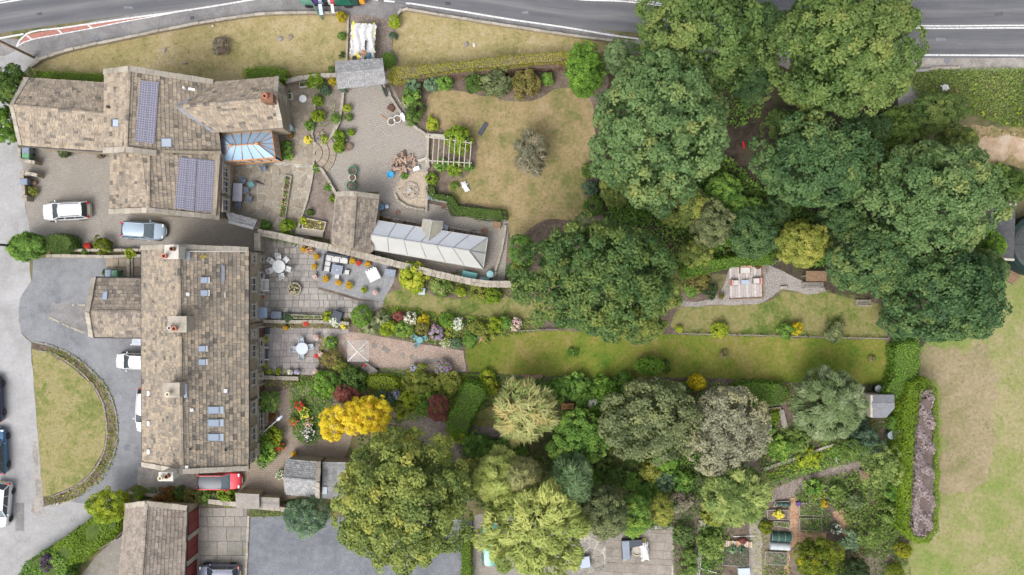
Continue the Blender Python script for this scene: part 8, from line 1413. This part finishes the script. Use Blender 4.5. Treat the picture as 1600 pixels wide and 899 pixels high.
for l, x, y, r_, m_ in (('brown flat stone lying on the front lawn', 453, 59, .32, 'crazy_stone'), ('small pale stone on the front lawn below the road wall', 257, 79, .25, 'coping'), ('dark flat stone beside the brown one on the front lawn', 437, 61, .3, 'flag_old'), ('white stone on the upper lawn', 741, 71, .22, 'white_render'), ('dark stone beside the white stone on the upper lawn', 728, 70, .28, 'flag_old'), ('white pebble by the fire circle', 623, 297, .13, 'white_render'), ('tiny white stone near the top of the front lawn', 333, 41, .14, 'white_render'), ('dark stone on the lower part of front lawn', 290, 99, .18, 'flag_old')):
    mb = MB(); mb.ball(0, 0, .06, r_ * 1.2, r_ * .8, .14, 8, 5); o = mb.build('stone', MATS[m_], None, True); o.location = W(x, y, .01); o.rotation_euler = (0, 0, random.uniform(0, 3)); tag(o, l, 'stone')
# ---------------------------------------------------------------- garden walls, kerbs, fences
def stone_wall(label, pts, wd, h, slen=.55, mat='wall_stone', cop='coping', name='stone_wall', curve=True, cat='wall', coph=.09, cap=300, over=.05):
    """body with a run of separate coping stones; pts in photo pixels along the wall head"""
    P = pxl(pts, h); P = smooth_line(P, 1.0) if curve and len(P) > 2 else P; c = P[0]; t = root(name, label, cat, (c.x, c.y, 0)); mb = MB(); n = len(P); Lf, Rt = [], []
    for i in range(n):
        d = (P[min(i + 1, n - 1)] - P[max(i - 1, 0)]).normalized(); k = Vector((-d.y, d.x)) * wd / 2; Lf.append(P[i] + k - c); Rt.append(P[i] - k - c)
    for i in range(n - 1):
        a, b, d, e = Rt[i], Rt[i + 1], Lf[i + 1], Lf[i]; mb.add([(v.x, v.y, z) for z in (-.05, h - coph) for v in (a, b, d, e)], [(4, 5, 6, 7), (0, 1, 5, 4), (2, 3, 7, 6)] + ([(3, 0, 4, 7)] if i == 0 else []) + ([(1, 2, 6, 5)] if i == n - 2 else []))
    mb.build('wall_body', MATS['house_wall' if mat == 'wall_stone' else mat], t)
    s = 0.0; i = 0; L = [0]
    for a, b in zip(P, P[1:]): L.append(L[-1] + (b - a).length)
    def at(x):
        k = max(j for j in range(n - 1) if L[j] <= x + 1e-6); f = (x - L[k]) / (L[k + 1] - L[k]); return P[k].lerp(P[k + 1], min(1, f)) - c, (P[k + 1] - P[k]).normalized()
    x = 0; cnt = 0
    while x < L[-1] - .05 and cnt < cap:
        l = min(slen * random.uniform(.6, 1.4), L[-1] - x); p, d = at(x + l / 2); rows = 1 if wd < .45 else random.choice((1, 2, 2)); y = -wd / 2 - over
        for r_ in range(rows):
            w_ = (wd + 2 * over) / rows; A_ = math.atan2(d.y, d.x); mb = MB(); j = lambda: random.uniform(-.025, .025)
            q = [(-l / 2 + .012 + j(), y + .008 + j()), (l / 2 - .012 + j(), y + .008 + j()), (l / 2 - .012 + j(), y + w_ - .008 + j()), (-l / 2 + .012 + j(), y + w_ - .008 + j())]; mb.prism(q, h - coph + .002, h + random.uniform(-.03, .04)); o = mb.build('coping_stone', MATS[cop], t); o.location = (p.x, p.y, 0); o.rotation_euler = (0, 0, A_); y += w_; cnt += 1
        x += l
    return t
stone_wall('long curving rough stone wall between the terrace patio and the glasshouse', [(402, 363), (440, 370), (475, 378), (520, 388), (560, 398), (600, 408), (640, 418), (680, 428), (720, 437), (760, 444), (804, 444)], .55, 1.5, .42)
stone_wall('straight stub wall with coping beside the patio gate', [(402, 364), (402, 392)], .5, 1.7, .5, curve=False); t = root('side_gate', 'dark brown plank gate in the wall beside the terrace', 'gate', W(409, 384, 0), 90)
for i in range(6): mb = MB(); mb.box(-.5 + i * .17, -.35 + i * .17, -.03, .03, .05, 1.6); mb.build('gate_plank', MATS['door_brown'], t)
for l, q, wd, h, sl, *cp in (('low road wall along the front lawn with small dark piers', [(46, 104), (62, 93), (110, 77), (190, 60), (272, 43), (340, 31), (400, 22.5), (470, 19.5), (533, 20.5)], .22, .55, .8), ('low road wall along the upper lawn', [(613, 34), (625, 17), (634, 14.5), (700, 25), (800, 41), (900, 56), (958, 63)], .2, .5, .8), ('kerb wall beside the drive and front lawn', [(543.5, 23), (542.5, 60), (541, 100)], .16, .25, .9), ('north garden wall with pale coping by the side path', [(446, 127), (470, 122), (500, 118), (527, 117)], .38, 1.1, .6), ('stone kerb along the planting bed by the gate path', [(536, 140), (534, 165), (530, 190), (520, 210), (508, 222)], .24, .45, .5), ('bed wall curving beside the yard, lower one', [(491, 263), (502, 264), (514, 284), (524, 302), (523, 340), (516, 385)], .22, .5, .5), ('stone edge between the side path and lower bed', [(492, 222), (489, 262), (484, 295), (474, 330), (463, 365)], .18, .3, .6), ('path edge stone under the planting bed', [(491, 150), (492, 180), (487, 210), (490, 225)], .16, .3, .5), ('curving kerb from the covered gate to the pergola', [(603, 132), (612, 155), (628, 180), (650, 200), (668, 212)], .22, .4, .6), ('stone edge of the half round fire terrace', [(616, 303), (622, 314), (636, 323), (652, 327), (666, 328), (667, 300), (667, 268)], .2, .35, .5), ('raised edge beside the pergola soil', [(668, 214), (667, 240), (668, 262)], .34, .4, .6), ('stone kerb round the glasshouse path', [(595, 338), (640, 346), (657, 349)], .14, .25, .6), ('stone kerb behind the glasshouse path', [(698, 354), (740, 362), (764, 366)], .14, .25, .6), ('edging wall beyond the glasshouse end', [(790, 352), (784, 390), (775, 420), (770, 442)], .2, .4, .7), ('low wall between the two terrace patios', [(404, 502), (450, 503), (505, 503), (545, 506)], .3, .55, .6), ('low wall below the lower patio', [(412, 590), (440, 591), (466, 592)], .35, .5, .6), ('courtyard lower wall, upper run', [(100, 391), (150, 391), (232, 391)], .22, .6, .7), ('courtyard lower wall, lower run', [(72, 400), (110, 400), (165, 401), (232, 400)], .26, .5, .7), ('step wall beside the porch flags', [(200, 402), (200, 434)], .25, .35, .6), ('second step wall beside the porch flags', [(205.5, 402), (206, 434)], .18, .2, .6), ('bin store wall, upper stub', [(29, 250), (54, 254)], .3, 1.2, .5), ('bin store wall, lower stub', [(31, 269), (58, 274)], .3, 1.2, .5), ('courtyard gate pillar wall', [(34, 309), (42, 310)], .5, 1.1, .5), ('bin store wall along the lane, lower run', [(34, 274), (36, 290), (37, 306)], .25, 1, .5), ('bin store wall along the lane, upper run', [(30, 232), (30, 248)], .25, 1, .5), ('stone wall above the flagged yard', [(325, 784), (355, 787), (385, 790), (440, 796), (478, 800)], .42, 1.2, .75), ('old wall along the lane corner border', [(200, 770), (250, 776), (296, 778)], .25, .5, .6), ('moss covered kerb between flagged yard and dark tarmac', [(388, 806), (386, 850), (384, 899), (383, 940)], .2, .15, .9), ('inner kerb of the oval lawn bed', [(62, 548), (84, 553), (112, 570), (144, 600), (162, 634), (167, 665), (163, 705), (144, 739), (116, 762), (77, 777)], .1, .1, .45, 'flag_old'), ('outer kerb of the oval lawn bed', [(50, 534), (74, 538), (101, 548), (131, 568), (165, 604), (181, 644), (184, 673), (178, 712), (155, 752), (134, 769), (113, 783)], .08, .08, .5, 'flag_old'), ('slender setts line across the tarmac drive', [(77, 496), (100, 507), (132, 521)], .16, .03, .35), ('short setts line by the annex gable', [(112, 477), (134, 477)], .16, .03, .35), ('stone edge of the roadside by the track', [(1424, 112), (1460, 107), (1500, 106)], .25, .4, .6), ('low wall east of the brick yard flowers', [(404, 640), (404, 668)], .2, .4, .6)): stone_wall(l, q, wd, h, sl, cop=cp[0] if cp else 'coping', curve=len(q) > 2, over=.02)
for l, x, y, a, b, h0, h1 in (('small stone lean-to shed with slab roof at the brick yard edge', 396, 776, 2.1, 1.5, 1.5, 1.9), ('lower stone coal bunker beside the slab roofed lean-to', 428, 780, 1.7, 1.0, 1.2, 1.4)):
    t = root('stone_bunker', l, 'bunker', W(x, y, 0), -3); mb = MB(); mb.box(-a / 2, a / 2, -b / 2, b / 2, 0, h0 - .05); mb.build('wall', MATS['house_wall'], t)
    for i in range(3): mb = MB(); y0 = -b / 2 + i * b / 3; z0 = h0 + (h1 - h0) * i / 3; z1 = h0 + (h1 - h0) * (i + 1) / 3; mb.slab((-a / 2 - .08, y0, z0), (a / 2 + .08, y0, z0), (a / 2 + .08, y0 + b / 3 + .05, z1), (-a / 2 - .08, y0 + b / 3 + .05, z1), .07); mb.build('roof_slab', MATS['flag_old'], t)
def fence(label, pts, h, mat='timber_grey', every=1.8, rails=2):
    t = root('fence', label, 'fence', W(*pts[0], 0)); o = W(*pts[0], 0); P = [W(x, y, 0) - o for x, y in pts]
    for a, b in zip(P, P[1:]):
        n = max(1, int((b - a).length / every))
        for i in range(n + 1): p = a.lerp(b, i / n); mb = MB(); mb.box(p.x - .045, p.x + .045, p.y - .045, p.y + .045, 0, h); mb.build('post', MATS[mat], t)
        for k in range(rails): z = h * (k + 1) / (rails + .15); mb = MB(); mb.tube((a.x, a.y, z), (b.x, b.y, z), .035, n=4); mb.build('rail', MATS[mat], t)
fence('low post and rail divider along the long lawn by the deck garden', [(1060, 521), (1150, 523), (1260, 526), (1384, 529)], .55); fence('low divider rail between strip lawn bed and long lawn', [(805, 517), (850, 515), (870, 515)], .5); fence('timber post fence behind the bench at the allotment top', [(1184, 634), (1222, 629)], .9); fence('rope fence under the hazel hedge above the deck', [(1140, 414), (1216, 408)], .7)
fence('wire fence beside the dark yard under the hedge', [(100, 890), (150, 860), (188, 838)], 1.0); fence('steel gate rails at the end of the roadside verge', [(1415, 114), (1446, 113)], 1.0, 'alloy', .8, 4)
for l, x0, x1, y in (('brick edged bed strip below the long lawn, inner piece', 815, 850, 588), ('bare brick strip under the long lawn, allotment end', 1180, 1232, 602)):
    t = root('brick_edging', l, 'edging', W(x0, y, 0)); n = int((x1 - x0) * S / .3)
    for i in range(n): mb = MB(); mb.box(i * .3, i * .3 + .27, -.16, .16, 0, .1); mb.build('brick', flat('edge_brick', (.30, .17, .13), .9, var=.3, scale=5), t)
for i, (x, y) in enumerate([(471, 233 - 2), (478, 236), (500, 240), (507, 248)]): pass
t = bpy.data.objects.new('curved_steps', None); COL.objects.link(t); tag(t, 'fan of three curved stone steps between side path and yard', 'steps'); t.location = W(488, 240, 0)
for k, r_ in enumerate((1.05, 1.7, 2.35)):
    for j in range(7): a0, a1 = R(-62 + j * 18.5), R(-62 + j * 18.5 + 17.8); mb = MB(); mb.prism([(r_ * math.cos(a0), r_ * math.sin(a0)), (r_ * math.cos(a1), r_ * math.sin(a1)), ((r_ - .62) * math.cos(a1), (r_ - .62) * math.sin(a1)), ((r_ - .62) * math.cos(a0), (r_ - .62) * math.sin(a0))], 0.0, .34 - .1 * k + random.uniform(0, .012)); mb.build('step_stone', MATS['crazy_stone'], t)
